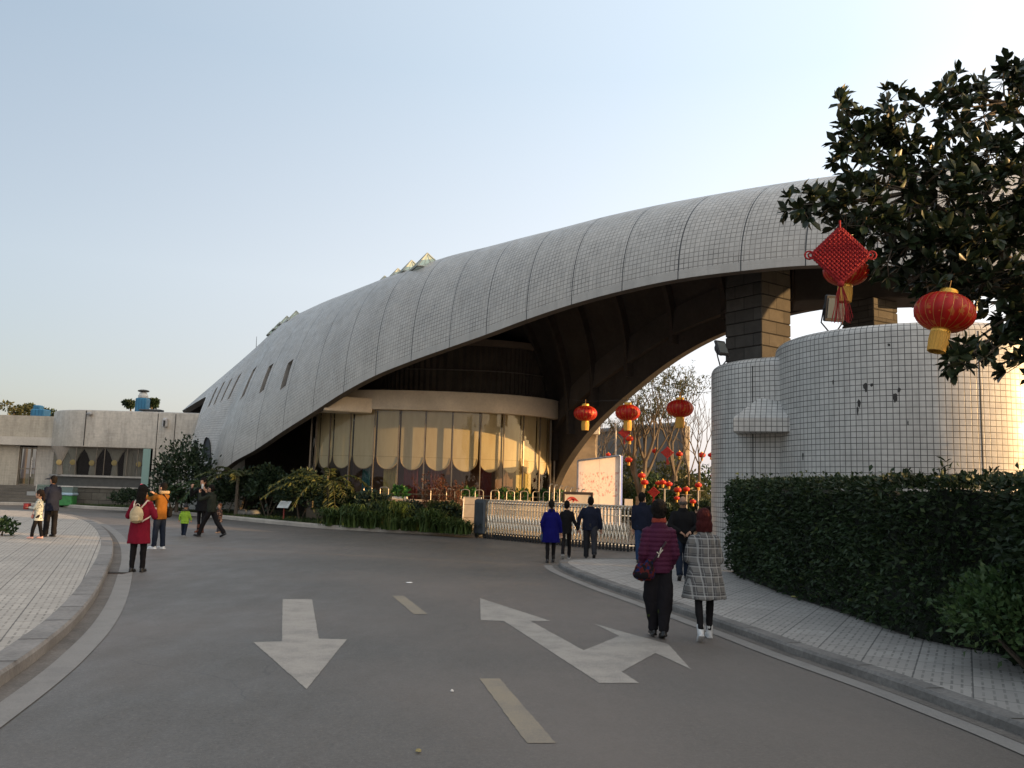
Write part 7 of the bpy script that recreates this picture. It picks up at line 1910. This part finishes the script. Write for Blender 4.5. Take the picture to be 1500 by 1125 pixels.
# thin winter haze: the air glows brighter and warmer towards the sun's side
def wn(t, **k):
    x = nt.nodes.new(t)
    for a_, b_ in k.items(): setattr(x, a_, b_)
    return x
tc = wn('ShaderNodeTexCoord'); dp = wn('ShaderNodeVectorMath', operation='DOT_PRODUCT')
nt.links.new(tc.outputs['Generated'], dp.inputs[0]); dp.inputs[1].default_value = (SUN_DIR.x, SUN_DIR.y, 0)
mr = wn('ShaderNodeMapRange'); nt.links.new(dp.outputs['Value'], mr.inputs[0])
mr.inputs[1].default_value = -.83; mr.inputs[2].default_value = .10; mr.inputs[3].default_value = .172; mr.inputs[4].default_value = .49; mr.clamp = False
mx0 = wn('ShaderNodeMath', operation='MAXIMUM'); nt.links.new(mr.outputs[0], mx0.inputs[0]); mx0.inputs[1].default_value = .13
sep = wn('ShaderNodeSeparateXYZ'); nt.links.new(tc.outputs['Generated'], sep.inputs[0])
el = wn('ShaderNodeMapRange'); nt.links.new(sep.outputs[2], el.inputs[0]); el.inputs[1].default_value = 0; el.inputs[2].default_value = .45
rp = wn('ShaderNodeValToRGB'); nt.links.new(el.outputs[0], rp.inputs[0]); rp.color_ramp.elements[0].color = (.455,.40,.435,1); rp.color_ramp.elements[1].color = (.455,.515,.57,1)
for ps, cl_ in ((.18,(.56,.51,.51,1)), (.5,(.60,.60,.61,1))): e_ = rp.color_ramp.elements.new(ps); e_.color = cl_
hz = wn('ShaderNodeMix', data_type='RGBA', blend_type='ADD'); hz.inputs[0].default_value = 1.0
nt.links.new(rp.outputs[0], hz.inputs[6]); nt.links.new(rp.outputs[0], hz.inputs[7])
gw = wn('ShaderNodeMapRange'); nt.links.new(dp.outputs['Value'], gw.inputs[0]); gw.inputs[1].default_value = .1; gw.inputs[2].default_value = .95
hw_ = wn('ShaderNodeMix', data_type='RGBA'); nt.links.new(gw.outputs[0], hw_.inputs[0]); nt.links.new(hz.outputs[2], hw_.inputs[6]); hw_.inputs[7].default_value = (1.6,1.18,.76,1)
hm = wn('ShaderNodeVectorMath', operation='SCALE'); nt.links.new(hw_.outputs[2], hm.inputs[0]); nt.links.new(mx0.outputs[0], hm.inputs['Scale'])
sk = wn('ShaderNodeVectorMath', operation='SCALE'); nt.links.new(sky.outputs[0], sk.inputs[0]); sk.inputs['Scale'].default_value = 1.0
inv = wn('ShaderNodeVectorMath', operation='SCALE'); nt.links.new(hm.outputs[0], inv.inputs[0]); inv.inputs['Scale'].default_value = 1/.06
ad = wn('ShaderNodeVectorMath', operation='ADD'); nt.links.new(sk.outputs[0], ad.inputs[0]); nt.links.new(inv.outputs[0], ad.inputs[1])
nt.links.new(ad.outputs[0], bg.inputs['Color']); bg.inputs['Strength'].default_value = .06
sd = bpy.data.lights.new('sun', 'SUN'); so = bpy.data.objects.new('sun', sd); COL.objects.link(so)
sd.energy = 5.0; sd.angle = R(.5); sd.color = (1.0, .60, .255)
d = Vector((SUN_DIR.x*math.cos(SUN_EL), SUN_DIR.y*math.cos(SUN_EL), math.sin(SUN_EL)))
so.rotation_euler = d.to_track_quat('Z', 'Y').to_euler(); so.location = (30,-10,30)
SC.view_settings.view_transform = 'Standard'; SC.view_settings.look = 'None'
SC.view_settings.exposure = 0.8; SC.view_settings.gamma = 1.0
SC.cycles.use_denoising = True
SC.cycles.max_bounces = 6; SC.cycles.transparent_max_bounces = 16
